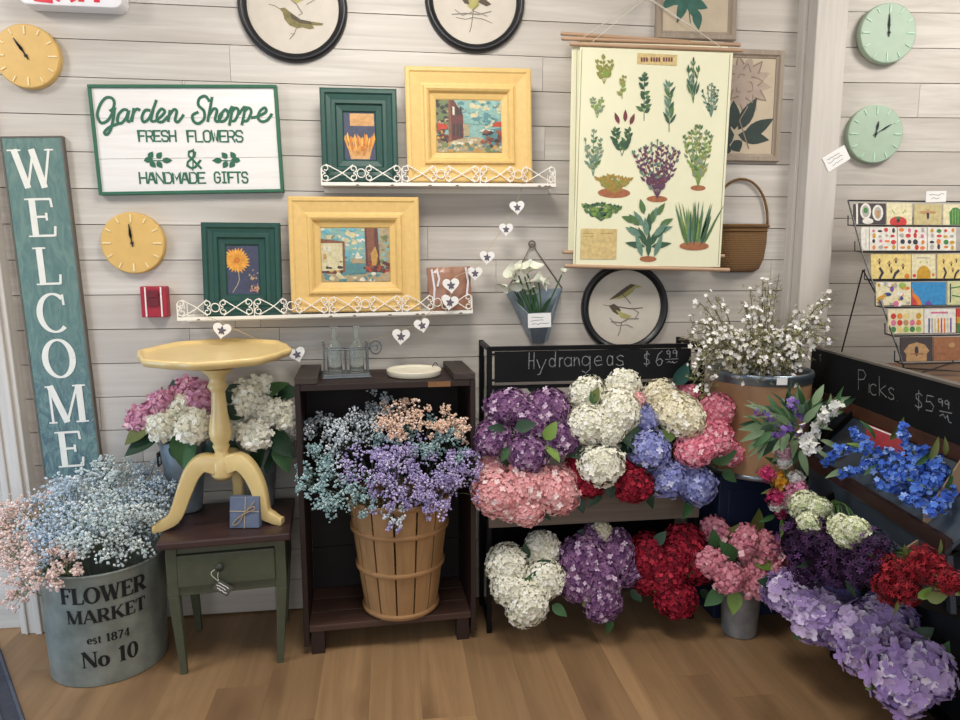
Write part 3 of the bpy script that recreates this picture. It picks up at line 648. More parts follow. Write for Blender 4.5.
# --- the two taupe framed botanical prints behind the chart
M_taupe = wood('taupe_frame_wood', '#b5a696', '#948575', 'z', .7, 60, .08, .1)
BOT = [mat('taupe_print_paper', '#c9b9a0', .7, var=.06, scale=14), mat('print_leaf_green', '#31413c', .7, var=.2), mat('print_petal', '#b9a596', .7, var=.1), mat('print_leaf_teal', '#3f6f62', .7, var=.2), mat('print_petal_edge', '#93806f', .7)]
prof_t = [(0, 0), (0, .016), (.003, .02), (.020, .02), (.026, .012), (.032, .010), (.034, .006)]
def peony(b, U):
    k = U(1, 0)[0]-U(0, 0)[0]; c = U(.6, .73)
    for ring, n, L_ in ((1, 13, .36), (2, 10, .25), (3, 7, .14)):
        for j in range(n):
            a = 2*PI*j/n+ring*.4; b.flat(leafpoly(c[0], c[1], a, k*L_, k*.15), -b.d-.0003*ring-.00006*(j % 3), 4 if j % 2 else 2); b.flat(leafpoly(c[0], c[1], a, k*L_*.92, k*.11), -b.d-.0003*ring-.00015-.00004*(j % 3), 2)
    for u, v, an, L_ in ((.55, .25, 60, .45), (.5, .25, 95, .35), (.45, .25, 130, .42), (.55, .2, -8, .42), (.5, .2, 165, .4), (.5, .2, 210, .35), (.4, .12, 260, .2), (.62, .18, 30, .45), (.5, .14, 300, .16)):
        q = U(u, v); b.flat(leafpoly(q[0], q[1], math.radians(an), k*L_, k*.17), -b.d-.0012, 1)
    b.rib([U(.66, .5), U(.56, .35), U(.7, .05)], .0025, -b.d-.0014, 4)
def sprig(b, U):
    k = U(1, 0)[0]-U(0, 0)[0]
    for u, v, an, L_ in ((.35, .55, 250, .4), (.35, .55, 300, .42), (.3, .6, 215, .45), (.42, .6, 20, .3), (.4, .5, 340, .3), (.45, .7, 60, .3), (.5, .4, 280, .3), (.3, .5, 180, .25)):
        q = U(u, v-.12); b.flat(leafpoly(q[0], q[1], math.radians(an), k*L_, k*.15), -b.d-.0008, 3)
    b.rib([U(.4, .8), U(.36, .45), U(.42, .1)], .002, -b.d-.001, 3)
    for j in range(9): q = U(.55, .82); b.flat(leafpoly(q[0], q[1], 2*PI*j/9, k*.22, k*.12), -b.d-.0005, 2)
    FL(b, U, [(.63, .02), (.98, .02), (.98, .98), (.63, .98)], 0, .5)
picture('framed_botanical_print', 'taupe wooden frame with a peony print half behind the botanical chart', ((691, 47), (787, 50), (778, 162), (690, 160)), D-.02, prof_t, M_taupe, peony, BOT, ((700, 58), (776, 153)), group='taupe framed botanical prints')
picture('framed_botanical_print', 'taupe wooden frame with a leafy sprig print at the top edge, above the botanical chart', ((658, -62), (739, -60), (737, 42), (656, 36)), D-.02, prof_t, M_taupe, sprig, BOT, ((666, -50), (729, 33)), group='taupe framed botanical prints')
# --- pull-down botanical charts
M_chart = mat('cream_chart_paper', '#efeccb', .6, var=.03, scale=6); M_rod = wood('pale_pink_wood_rod', '#c9a88a', '#ad8a6c', 'x', .5, 60, .03, .05); M_cord = mat('white_cord', '#e6dfd2', .8)
CH = [M_chart, pm('leafgreen', '#5c7f4c'), pm('darkgreen', '#3d6148'), pm('olive', '#9a9a4e'), pm('mauve', '#6e4a64'), pm('soil', '#b5714b'), pm('limegreen', '#8aa84e'), pm('bluegreen', '#6f9480'), pm('label', '#e3c98a'), pm('plum', '#7d3f47'), pm('edge', '#8d8a68'), pm('greygreen', '#94a284'), pm('chartochre', '#b59446')]
def chart():
    Y = D-.115; c4 = ((573, 46), (734, 52), (722, 268), (566, 266)); ce, w, h, t = rectfit(c4, Y)
    o = thing('botanical_chart', 'cream botanical chart of many herbs hanging on wooden rods', 'poster', (ce.x, Y, ce.z), (0, t, 0)); L = Pl(ce, Y, t)
    b = B(); cor = [L(580, 47), L(733, 53), L(720, 267), L(573, 265)]
    b.slab([cor[3], cor[2], cor[1], cor[0]], 0, .001, 0)
    b.rib([L(582, 49), L(575, 264)], .0012, -.0004, 10); b.rib([L(730, 54), L(718, 266)], .0012, -.0004, 10)
    k = mpp(650, 150, Y); lay = [0]
    def lf(px, py, an, ln, wd, mi):
        lay[0] = (lay[0]+1) % 40; q = L(px, py); b.flat(leafpoly(q[0], q[1], math.radians(an), ln*k, wd*k, 4), -.0006-.00003*lay[0], mi)
    def herb(px, py, hgt, wid, mis, n, ln, wd, spread=50, stems=1, taper=.5):
        """upright sprig from its foot"""
        R = random.Random(int(px*7+py))
        for s in range(stems):
            dx = (s-(stems-1)/2)/max(stems-1, 1)*wid if stems > 1 else 0
            top = (px+dx+R.uniform(-1, 1), py-hgt*(1-.25*abs(dx)/max(wid/2, 1)*.8)); b.rib([L(px, py), L(px+dx*.66, py-hgt*.5), L(*top)], .35*k, -.0005, mis[0])
            for i in range(n):
                u = (i+.7)/n; x = px+(top[0]-px)*u**.6 if stems > 1 else px+(top[0]-px)*u+R.uniform(-1, 1); y = py+(top[1]-py)*(.12+.88*u)
                for sg in (-1, 1):
                    if R.random() > .1: lf(x+R.uniform(-1, 1), y+R.uniform(-1.2, 1.2), 90+sg*(spread+R.uniform(-15, 15)), 1.15*ln*(1-taper*u)*R.uniform(.7, 1.1), wd*.85*(1-taper*u*.5), R.choice(mis))
            lf(top[0], top[1], 90, ln*.5, wd*.7, mis[-1])
    def soil(px, py, rx, ry): q = L(px, py); b.disc(q, rx*k, -.00045, 5, 18, ry*k)
    herb(604, 84, 26, 14, [3, 6, 3], 5, 8, 4, 45, 3); herb(622, 99, 21, 7, [6, 3], 6, 6, 4, 45, 1); herb(597, 118, 23, 10, [6, 11], 5, 6, 3.6, 50, 2)
    herb(644, 121, 45, 7, [2, 2, 1], 9, 8, 5, 55, 1, .35); herb(669, 132, 46, 10, [2, 1, 7], 11, 10, 3.6, 30, 1, .2); herb(693, 103, 40, 10, [1, 7, 2], 4, 12, 3.2, 16, 3); herb(711, 117, 32, 16, [7, 11, 2], 6, 4.6, 2.6, 50, 5)
    herb(593, 176, 44, 14, [7, 1, 11], 8, 6.5, 3.6, 45, 3); herb(622, 156, 30, 14, [2, 1], 6, 11, 5, 42, 2)
    for dx, dy in ((619, 120), (625, 118), (630, 121)): lf(dx, dy+4, 90+(625-dx)*4, 12, 4.5, 9)
    soil(657, 199, 11, 3.2); herb(657, 198, 56, 44, [4, 4, 9, 4, 7], 9, 6.5, 3.4, 42, 9, .3)
    soil(698, 188, 8, 2.8); herb(698, 187, 62, 25, [6, 3, 11, 1], 9, 6.4, 3.4, 40, 6, .3)
    soil(614, 193, 17, 5); herb(614, 194, 17, 30, [12, 3, 12], 4, 6.5, 4, 50, 9, .2)
    herb(601, 221, 16, 34, [1, 6, 1, 2], 3, 7, 4.5, 55, 9, .2)
    soil(648, 259, 9, 3)
    for i in range(19):
        an = 10+160*i/18; r0 = 6+10*(i % 3); lf(648+r0*.5*math.cos(math.radians(an)), 253-r0*1.05-12*math.sin(math.radians(an))*(i % 2), an, 22-3*(i % 3), 6.5, (2, 7, 1)[i % 3])
    for dx in (-6, 0, 6): lf(648+dx, 257, 90-dx*3, 26, 6, (7, 2)[dx == 0])
    soil(694, 246, 16, 4.4)
    for i in range(46):
        R = random.Random(i); dx = R.uniform(-9, 9); lf(694+dx, 246+R.uniform(-2, 1), 90-dx*2.3+R.uniform(-9, 9), R.uniform(28, 47), 2.2, (2, 1, 1, 6, 7)[i % 5])
    q0, q1 = L(637, 64), L(677, 55); b.flat([(q0[0], q0[1]), (q1[0], q0[1]), (q1[0], q1[1]), (q0[0], q1[1])], -.0005, 8)
    x = 640.5
    for wds in (3, 4, 4):
        for j in range(wds): q = L(x, 61.8); e = L(x+2, 57.6); b.flat([q, (e[0], q[1]), (e[0], e[1]), (q[0], e[1])], -.0007, 9); x += 2.6
        x += 2
    q0, q1 = L(580, 259), L(617, 229); b.flat([(q0[0], q0[1]), (q1[0], q0[1]), (q1[0], q1[1]), (q0[0], q1[1])], -.0005, 8)
    for i in range(9):
        for x0, x1 in ((583, 595), (601, 613)):
            if i: b.rib([L(x0, 230.5+i*2.9), L(x1-(i*5 % 4), 230.5+i*2.9)], .3*k, -.0007, 12)
    b.rib([L(590, 231.5), L(607, 231.5)], .5*k, -.0007, 12)
    mk('sheet', b, CH, o)
    for nm, a, c, r in (('rod', (570, 44), (742, 50.5), .0075), ('rod', (565, 266), (729, 270), .0085)):
        b = B(); q0, q1 = L(*a), L(*c); b.tube([(q0[0], 0, q0[1]), (q1[0], 0, q1[1])], r, 10); mk(nm, b, M_rod, o, smooth='auto')
    b = B(); nail = at(648, -4, D-.01)-ce; nail = (nail.x*math.cos(t)-nail.z*math.sin(t), nail.x*math.sin(t)+nail.z*math.cos(t))
    for p in ((592, 42), (722, 48)): q = L(*p); b.tube([(q[0], -.002, q[1]), (nail[0], .11, nail[1])], .0016, 5)
    mk('cord', b, M_cord, o)
    # the second chart hanging behind: only its edge, rods and cord show
    Y2 = D-.10; ce, w, h, t = rectfit(((571, 42), (728, 47), (716, 254), (566, 252)), Y2)
    o = thing('botanical_chart', 'second cream chart on pinkish rods, mostly hidden behind the herb chart', 'poster', (ce.x, Y2, ce.z), (0, t, 0)); L = Pl(ce, Y2, t); b = B(); b.slab([L(568, 252), L(716, 255), L(728, 46), L(572, 42)], 0, .001, 0)
    b.rib([L(577, 50), L(574, 250)], .001, -.0004, 1); mk('sheet', b, [M_chart, CH[10]], o)
    for a, c in (((562, 38.5), (740, 45)), ((563, 252), (724, 256))):
        b = B(); q0, q1 = L(*a), L(*c); b.tube([(q0[0], 0, q0[1]), (q1[0], 0, q1[1])], .0075, 10); mk('rod', b, M_rod, o, smooth='auto')
    b = B(); nail = at(646, -4, D-.012)-ce; nail = (nail.x*math.cos(t)-nail.z*math.sin(t), nail.x*math.sin(t)+nail.z*math.cos(t))
    for p in ((582, 38), (716, 44)): q = L(*p); b.tube([(q[0], -.002, q[1]), (nail[0], .095, nail[1])], .0016, 5)
    mk('cord', b, M_cord, o)
    Y3 = D-.088; ce, w, h, t = rectfit(((568, 33), (730, 42), (718, 262), (566, 252)), Y3)
    o = thing('botanical_chart', 'third rolled chart of which only the topmost rod shows behind the others', 'poster', (ce.x, Y3, ce.z), (0, t, 0)); L = Pl(ce, Y3, t); b = B(); b.slab([L(576, 245), L(712, 248), L(724, 42), L(578, 36)], 0, .001, 0); mk('sheet', b, [M_chart], o)
    b = B(); q0, q1 = L(561, 33.5), L(690, 42); b.tube([(q0[0], 0, q0[1]), (q1[0], 0, q1[1])], .0075, 10); mk('rod', b, M_rod, o, smooth='auto')
chart()
# --- wicker wall basket
def wicker():
    m, nt, bs = newmat('wicker'); wv = N(nt, 'ShaderNodeTexWave', Scale=1.0, Distortion=1.0); wv.inputs['Detail'].default_value = 1; nt.links.new(coords(nt, (60, 60, 1)), wv.inputs[0]); wv.bands_direction = 'X'
    w2 = N(nt, 'ShaderNodeTexWave', Scale=1.0, Distortion=.6); w2.bands_direction = 'Z'; nt.links.new(coords(nt, (1, 1, 40)), w2.inputs[0])
    col = mixc(nt, w2.outputs[0], lin('#5f4228'), lin('#96703f')); col = mixc(nt, .5, col, mixc(nt, wv.outputs[0], lin('#664828'), lin('#977044'))); nt.links.new(col, bs.inputs['Base Color']); bs.inputs['Roughness'].default_value = .7
    mu = N(nt, 'ShaderNodeMath', operation='ADD'); nt.links.new(wv.outputs[0], mu.inputs[0]); nt.links.new(w2.outputs[0], mu.inputs[1]); bp = N(nt, 'ShaderNodeBump', Strength=.6, Distance=.004); nt.links.new(mu.outputs[0], bp.inputs['Height']); nt.links.new(bp.outputs[0], bs.inputs['Normal'])
    _mc['wicker'] = m
    Y = D-.06; c = at(745, 226, Y); k = mpp(745, 226, Y); o = thing('wicker_basket', 'brown wicker wall basket with a loop handle half behind the botanical chart', 'basket', (c.x, D-.001, c.z))
    R = 31*k; H = 46*k; n = 20; b = B()
    def ring(r, z, dp): return [(r*math.cos(PI*i/n), -.001-dp*math.sin(PI*i/n), z) for i in range(n+1)]
    prof = [(R, 0, .055), (R*1.0, -H*.35, .055), (R*.93, -H*.7, .052), (R*.78, -H*.93, .045), (R*.55, -H, .035)]; V = []
    for r, z, dp in prof: V += ring(r, z, dp)
    b.add(V, [(i*(n+1)+j, i*(n+1)+j+1, (i+1)*(n+1)+j+1, (i+1)*(n+1)+j) for i in range(4) for j in range(n)]+[tuple(range(4*(n+1), 5*(n+1)))])
    b.add([(p[0], -.001, p[1]) for p in [(R, 0), (R, -H*.35), (R*.93, -H*.7), (R*.78, -H*.93), (R*.55, -H), (-R*.55, -H), (-R*.78, -H*.93), (-R*.93, -H*.7), (-R, -H*.35), (-R, 0)]], [tuple(range(10))])
    mk('body', b, m, o, smooth=True)
    b = B(); b.tube([(R*1.02*math.cos(PI*i/n), -.001-.058*math.sin(PI*i/n), .002) for i in range(n+1)], .0075, 8); b.tube([(R*math.cos(PI*i/n), -.001-.058*math.sin(PI*i/n), -.018) for i in range(n+1)], .004, 8); mk('rim', b, m, o, smooth=True)
    b = B(); b.tube([(R*.97*math.cos(PI*i/24), -.012, 47*k*math.sin(PI*i/24)**.9) for i in range(25)], .0055, 8); mk('handle', b, m, o, smooth=True)
wicker()
# --- galvanised wall pocket with calla lilies
M_zinc = mat('galvanised_metal', '#a3a5a8', .42, .5, .22, 14, h2='#85888c'); M_zblue = mat('blue_grey_zinc', '#a3afba', .45, .45, .2, 14, h2='#86949f')
M_leaf = mat('leaf_green', '#3f6b3a', .55, var=.25, scale=30); M_leafd = mat('leaf_dark', '#26482f', .5, var=.25, scale=30); M_leafl = mat('leaf_light', '#83a54a', .55, var=.2, scale=30); M_leafs = mat('leaf_sage', '#768f68', .6, var=.2, scale=30); M_stem = mat('stem_green', '#4a6b3a', .6)
def pocket():
    Y = D-.07; ce = at(536, 320, Y); o = thing('wall_pocket', 'galvanised metal wall pocket planter hanging from a wire triangle', 'planter', (ce.x, D-.002, ce.z)); 
    P = lambda px, py, dp: tuple(at(px, py, D-dp)-Vector((ce.x, D-.002, ce.z)))
    b = B()
    A, Bq, Cq, Dq = P(506, 292, .004), P(562, 288, .004), P(548, 341, .004), P(533, 341, .004)      # back plate
    E_, F_, G_, H_ = P(528, 313, .10), P(552, 312, .10), P(544, 343, .03), P(533, 343, .03)         # front plate
    for q in ((A, Bq, Cq, Dq), (E_, F_, G_, H_), (A, E_, H_, Dq), (Bq, F_, G_, Cq), (Dq, Cq, G_, H_)): b.add(q, [(0, 1, 2, 3)])
    p = mk('pocket', b, M_zblue, o); md = p.modifiers.new('solid', 'SOLIDIFY'); md.thickness = .0018
    b = B(); ringc = P(532, 244, .012); wire = mat('rusty_wire', '#6b5a4a', .6)
    b.tube([A, ringc, Bq], .0028, 6); b.tube([(ringc[0]+.013*math.cos(2*PI*i/14), ringc[1], ringc[2]+.013*math.sin(2*PI*i/14)) for i in range(14)], .003, 6, closed=True); mk('hanger', b, wire, o)
    price_tag('white price card on the front of the metal wall pocket', ((528, 314), (551, 312.5), (551, 327), (528, 328)), D-.106, 'price_card')
    base = at(538, 322, D-.05)
    wl = mat('calla_white', '#f2f3e2', .5, var=.06); o = thing('calla_lilies', 'white calla lilies standing in the metal wall pocket', 'flowers', base)
    for i, (px, py, an, s) in enumerate(((507, 287, 205, .9), (511, 275, 130, 1.1), (517, 284, 235, 1), (524, 270, 100, 1.05), (531, 268, 60, 1.1), (528, 283, 250, .9), (537, 279, 20, 1.1), (543, 281, -30, .9), (533, 288, 260, .9), (517, 270, 110, .9), (563, 272, 75, .55))):
        c = at(px, py, D-.07-.012*(i % 4))-base; b = B(); n = 12; V = []; L_ = .055*s
        for j in range(7):
            u = j/6; r = L_*(.07+.42*u**1.7)
            for q in range(n):
                a = 2*PI*q/n; tip = .55*L_*u**3*max(0, math.cos(a))**2; V.append((r*math.cos(a)*(1+.25*u*max(0, math.cos(a))), r*math.sin(a), L_*u*.8+tip*.8))
        b.T = Matrix.Translation(c) @ Euler((math.radians(25+10*(i % 3)), math.radians(90-an), 0)).to_matrix().to_4x4() @ Matrix.Translation((0, 0, -L_*.5))
        b.add(V, [(j*n+q, j*n+(q+1) % n, (j+1)*n+(q+1) % n, (j+1)*n+q) for j in range(6) for q in range(n)]); b.tube([(0, 0, L_*.1), (0, 0, L_*.7)], .004*s, 6)
        root = b.T @ Vector((0, 0, 0)); mk('flower', b, wl, o, smooth=True)
        b = B(); b.tube(smooth_path([(0, 0, -.02), (c.x*.5, c.y*.6, (c.z)*.45), tuple(root)], 5), .0032, 6); mk('stem', b, M_leaf, o)
    for (px, py, an, ln) in ((524, 300, 110, .09), (532, 300, 80, .1), (541, 302, 60, .08)):
        c = at(px, py+12, D-.06)-base; b = B(); b.slab(leafpoly(c.x, c.z, math.radians(an), ln, .02), c.y, c.y+.0012); mk('leaf', b, M_leafd, o)
pocket()
# --- scrolled wire shelves
M_shelf = mat('chippy_white_metal', '#efeae0', .5, var=.0, scale=55)
def shelf(x0, x1, label):
    """x0, x1: pixel points of the front edge ends"""
    dp = .14; Y = D-dp; a, c = at(*x0, Y), at(*x1, Y); W = (c-a).length; t = -math.atan2(c.z-a.z, c.x-a.x); ce = (a+c)/2
    o = thing('wall_shelf', label, 'shelf', (ce.x, D-.001, ce.z), (0, t, 0)); b = B()
    b.box((0, -dp/2, -.004), (W, dp-.002, .005)); b.box((0, -dp+.002, -.003), (W, .005, .013)); b.box((0, -.004, -.01), (W, .006, .03)); mk('ledge', b, M_shelf, o, bevel=.001)
    rust = mat('rust_chip', '#6d5036', .8); R = random.Random(int(x0[0]))
    for i in range(7): u = R.uniform(-.48, .48)*W; b = B(); b.flat([(u, -.008), (u+.006, -.009), (u+.016, -.0085), (u+.012, -.004), (u+.004, -.005)], -dp-.0008); mk('rust_patch', b, rust, o)
    # scrollwork: pairs of C scrolls, rings and lozenges
    hgt = .064; n = max(1, round(W/.29)); step = W/n
    def spiral(cx, cz, r, a0, turns, sg): return [(cx+r*(1-.62*i/22)*math.cos(a0+sg*2*PI*turns*i/22), -dp+.004, cz+r*(1-.62*i/22)*math.sin(a0+sg*2*PI*turns*i/22)) for i in range(23)]
    for k in range(n):
        b = B(); x = -W/2+step*k; m_ = hgt/2+.006; rr = .0023
        for s in (-1, 1):
            b.tube(spiral(x+.018, m_+s*.017, .0155, -s*PI/2, 1.15, -s), rr, 5); b.tube(spiral(x+step-.018, m_+s*.017, .0155, -s*PI/2, 1.15, s), rr, 5)
            b.tube(spiral(x+step/2-.03, m_+s*.016, .014, -s*PI/2, 1.1, s), rr, 5); b.tube(spiral(x+step/2+.03, m_+s*.016, .014, -s*PI/2, 1.1, -s), rr, 5)
            b.tube(smooth_path([(x+.02, -dp+.004, m_+s*.032), (x+step*.25, -dp+.004, m_+s*.003), (x+step/2-.03, -dp+.004, m_-s*.031)], 6), rr, 5)
            b.tube(smooth_path([(x+step/2+.03, -dp+.004, m_+s*.031), (x+step*.75, -dp+.004, m_+s*.003), (x+step-.018, -dp+.004, m_-s*.032)], 6), rr, 5)
        b.tube([(x+step/2+.016*math.cos(2*PI*i/14), -dp+.004, m_+.016*math.sin(2*PI*i/14)) for i in range(14)], rr, 5, closed=True)
        b.tube([(x+.002, -dp+.004, 0), (x+.002, -dp+.004, hgt*.9)], rr, 5)
        mk('scrollwork', b, M_shelf, o)
    for s in (-1, 1):
        b = B(); X = s*(W/2-.003)
        for sg in (-1, 1): b.tube([(X, y, z+hgt/2+.006) for y, z in [(-dp/2+.018*math.cos(2*PI*i/20)*(1-.5*i/20)+sg*.022, sg*.006+.022*(1-.5*i/20)*math.sin(2*PI*i/20)) for i in range(21)]], .0023, 5)
        b.tube([(X, -dp+.004, 0), (X, -dp+.004, .055), (X, -.004, .055), (X, -.004, 0)], .0023, 5); mk('end_scroll', b, M_shelf, o)
shelf((321, 183), (556, 184.5), 'white wire-scroll shelf above, carrying the street painting')
shelf((177, 318.5), (473, 311), 'white wire-scroll shelf below, carrying the harbour painting')
# --- wrapped packet on the lower shelf
def packet():
    Y = 2.80; c = at(451, 310, Y); k = mpp(451, 290, Y); w, h = 44*k, 43*k
    o = thing('wrapped_packet', 'brown paper packet in clear film at the right end of the lower shelf', 'packet', (c.x, Y, c.z), (-.12, -.03, .1)); b = B()
    R = random.Random(2); n = 8; V = []
    for s in (-1, 1):
        for i in range(n+1):
            for j in range(n+1):
                u, v = i/n, j/n; bul = (math.sin(PI*u)*math.sin(PI*v))**.5; V.append(((u-.5)*w+R.uniform(-.002, .002), s*(.004+.014*bul)+R.uniform(-.0015, .0015), v*h))
    m_ = (n+1)**2; F = [(s*m_+i*(n+1)+j, s*m_+(i+1)*(n+1)+j, s*m_+(i+1)*(n+1)+j+1, s*m_+i*(n+1)+j+1) for s in (0, 1) for i in range(n) for j in range(n)]
    b.add(V, F); mk('paper', b, mat('kraft_brown', '#a2735a', .45, var=.15, coat=.6), o, smooth=False)
    for x, z0, z1 in ((-.42, .05, .95), (.36, .3, .97), (-.3, .55, .9)): b = B(); b.rib([(x*w, z0*h), ((x+.05)*w, (z0+z1)/2*h), ((x+.01)*w, z1*h)], .004, -.0215); mk('film_fold', b, mat('clear_film_fold', '#d9d6dc', .2, var=.02), o)
packet()
# --- garland of hearts
def garland():
    pts = [(205, 316, 2.755), (221, 322, 2.75), (262, 341, 2.80), (297, 349, 2.84), (345, 348, 2.85), (401, 330, 2.80), (422, 319, 2.752), (437, 306, 2.75), (450, 300, 2.748), (452, 280, 2.748), (475, 267, 2.8), (487, 251, 2.82), (506, 223, 2.82), (517, 201, 2.8), (524, 180, 2.75), (527, 168, 2.75)]
    base = at(517, 207, 2.8); o = thing('heart_garland', 'string garland of small white hearts draped over the two shelves', 'garland', base)
    b = B(); b.tube(smooth_path([at(*p)-base for p in pts], 5), .0012, 5); mk('string', b, M_twine, o)
    hs = [(222, 330, 2.745, 9.5, 10), (297, 354, 2.835, 9, -15), (401, 336, 2.795, 9.5, 5), (422, 325, 2.748, 8.5, -12), (450, 302, 2.742, 9, 10), (451, 285, 2.742, 9, -5), (475, 273, 2.79, 8, 0), (487, 257, 2.81, 8, 5), (506, 229, 2.81, 7.5, 0), (517, 207, 2.795, 8, -5)]
    for i, (px, py, Y, s, an) in enumerate(hs):
        k = s*mpp(px, py, Y); hp = []
        for j in range(26):
            a = 2*PI*j/26; hp.append((k*.062*16*math.sin(a)**3*.95, k*.06*(13*math.cos(a)-5*math.cos(2*a)-2*math.cos(3*a)-math.cos(4*a))))
        q = [(v[0]*.55, v[1]*.55) for v in hp]; b = B(); b.hexa([(p[0], -.003, p[1]) for p in hp], [(p[0], .003, p[1]) for p in hp]); c = at(px, py, Y)-base
        h_ = mk('heart', b, M_paper, o, loc=c, rot=(0, math.radians(an), 0), bevel=.001)
        b = B(); 
        for j in range(5): b.flat(leafpoly(0, -.002, j*1.26+.3, k*.5, k*.26), -.0036-.0001*j)
        b.flat(leafpoly(0, 0, -1.6, k*.62, k*.08), -.0036); mk('flower_motif', b, mat('grey_violet_ink', '#6d6672', .7, var=.25, scale=90), h_)
garland()
# ================================================================ furniture and vessels
M_tgreen = mat('olive_green_paint', '#4f5340', .5, var=.12, scale=30); M_dkwood = wood('dark_walnut_top', '#4a3432', '#33221f', 'x', .4, 30, .1, .05)
M_crate = wood('dark_red_brown_crate', '#38201a', '#24130f', 'x', .55, 36, .18, .15, '#1d100e'); M_cratev = wood('dark_red_brown_crate_upright', '#38201a', '#24130f', 'z', .55, 36, .18, .15, '#1d100e')
M_cleat = wood('weathered_dark_cleat', '#51443d', '#2e2522', 'y', .65, 36, .1, .15); M_yt = mat('pale_yellow_gloss_paint', '#ecd090', .32, var=.05, scale=10, coat=.3)
# --- olive side table
ZT = .525
def side_table():
    fl, frr = atz(178, 676, 0), atz(278, 664, 0); base = (fl+frr)/2+Vector((0, .17, 0)); a = math.atan2(frr.y-fl.y, frr.x-fl.x)
    o = thing('side_table', 'small olive green side table with a dark top and one drawer', 'table', base, (0, 0, a)); wf = (frr-fl).length
    Wt, Dp = .455, .40; W = .41; y0 = -.17
    b = B(); b.box((0, y0+Dp/2-.035, ZT-.014), (Wt, Dp, .028)); mk('tabletop', b, M_dkwood, o, bevel=.006)
    za, zb = ZT-.028, ZT-.028-.19
    b = B()
    for x in (-W/2+.01, W/2-.01): b.box((x, y0+.17, (za+zb)/2), (.018, .29, za-zb))
    b.box((0, y0+.325, (za+zb)/2), (W-.04, .018, za-zb)); b.box((0, y0+.012, za-.016), (W-.06, .02, .032)); b.box((0, y0+.012, zb+.016), (W-.06, .02, .032)); mk('apron', b, M_tgreen, o, bevel=.002)
    for sx in (-1, 1):
        for k in (0, 1):
            b = B(); yy = y0+.016+k*.305; xt, xb = sx*(W/2-.018), sx*(wf/2-.006); t, q = .019, .0115
            b.hexa([(xb-q, yy-q, 0), (xb+q, yy-q, 0), (xb+q, yy+q, 0), (xb-q, yy+q, 0)], [(xt-t, yy-t, zb), (xt+t, yy-t, zb), (xt+t, yy+t, zb), (xt-t, yy+t, zb)])
            b.hexa([(xt-t, yy-t, zb), (xt+t, yy-t, zb), (xt+t, yy+t, zb), (xt-t, yy+t, zb)], [(xt-t, yy-t, za), (xt+t, yy-t, za), (xt+t, yy+t, za), (xt-t, yy+t, za)]); mk('leg', b, M_tgreen, o, bevel=.002)
    b = B(); b.box((0, y0+.004, (za+zb)/2), (W-.075, .026, .12)); dr = mk('drawer', b, M_tgreen, o, bevel=.004)
    kp = at(220, 566, base.y+y0-.02)-base; R_ = Matrix.Rotation(-a, 3, 'Z'); kp = R_ @ kp
    b = B(); b.lathe([(.006, 0), (.007, .012), (.015, .018), (.016, .025), (.011, .031), (.001, .032)], 20, (kp.x, y0-.009, kp.z), axis='y'); mk('knob', b, mat('dark_knob', '#33382f', .4), dr, smooth='auto')
    w_ = at(223, 588, base.y+y0-.03)
    t = thing('price_tag', 'small clear tag on a white string hanging from the drawer knob', 'tag', (w_.x, w_.y, w_.z), (0, math.radians(38), a)); b = B(); b.box((0, 0, 0), (.062, .002, .04)); mk('card', b, mat('clear_grey_plastic', '#55564f', .2, var=.05), t)
    b = B(); scribble(b, -.026, -.014, .026, .014, -.0017, 3, 0, .0016); mk('writing', b, M_white, t)
    kw = Vector((kp.x, y0-.022, kp.z)); kw = base+Matrix.Rotation(a, 3, 'Z') @ kw; inv = (Matrix.Translation(w_) @ Euler((0, math.radians(38), a)).to_matrix().to_4x4()).inverted()
    p0 = inv @ kw; b = B()
    for s in (-1, 1): b.tube(smooth_path([tuple(p0), (p0.x*.5-.028+s*.011, -.004, p0.z*.5+s*.004), (-.028, -.002, .014)], 6), .0012, 5)
    mk('string', b, M_cord, t)
side_table()
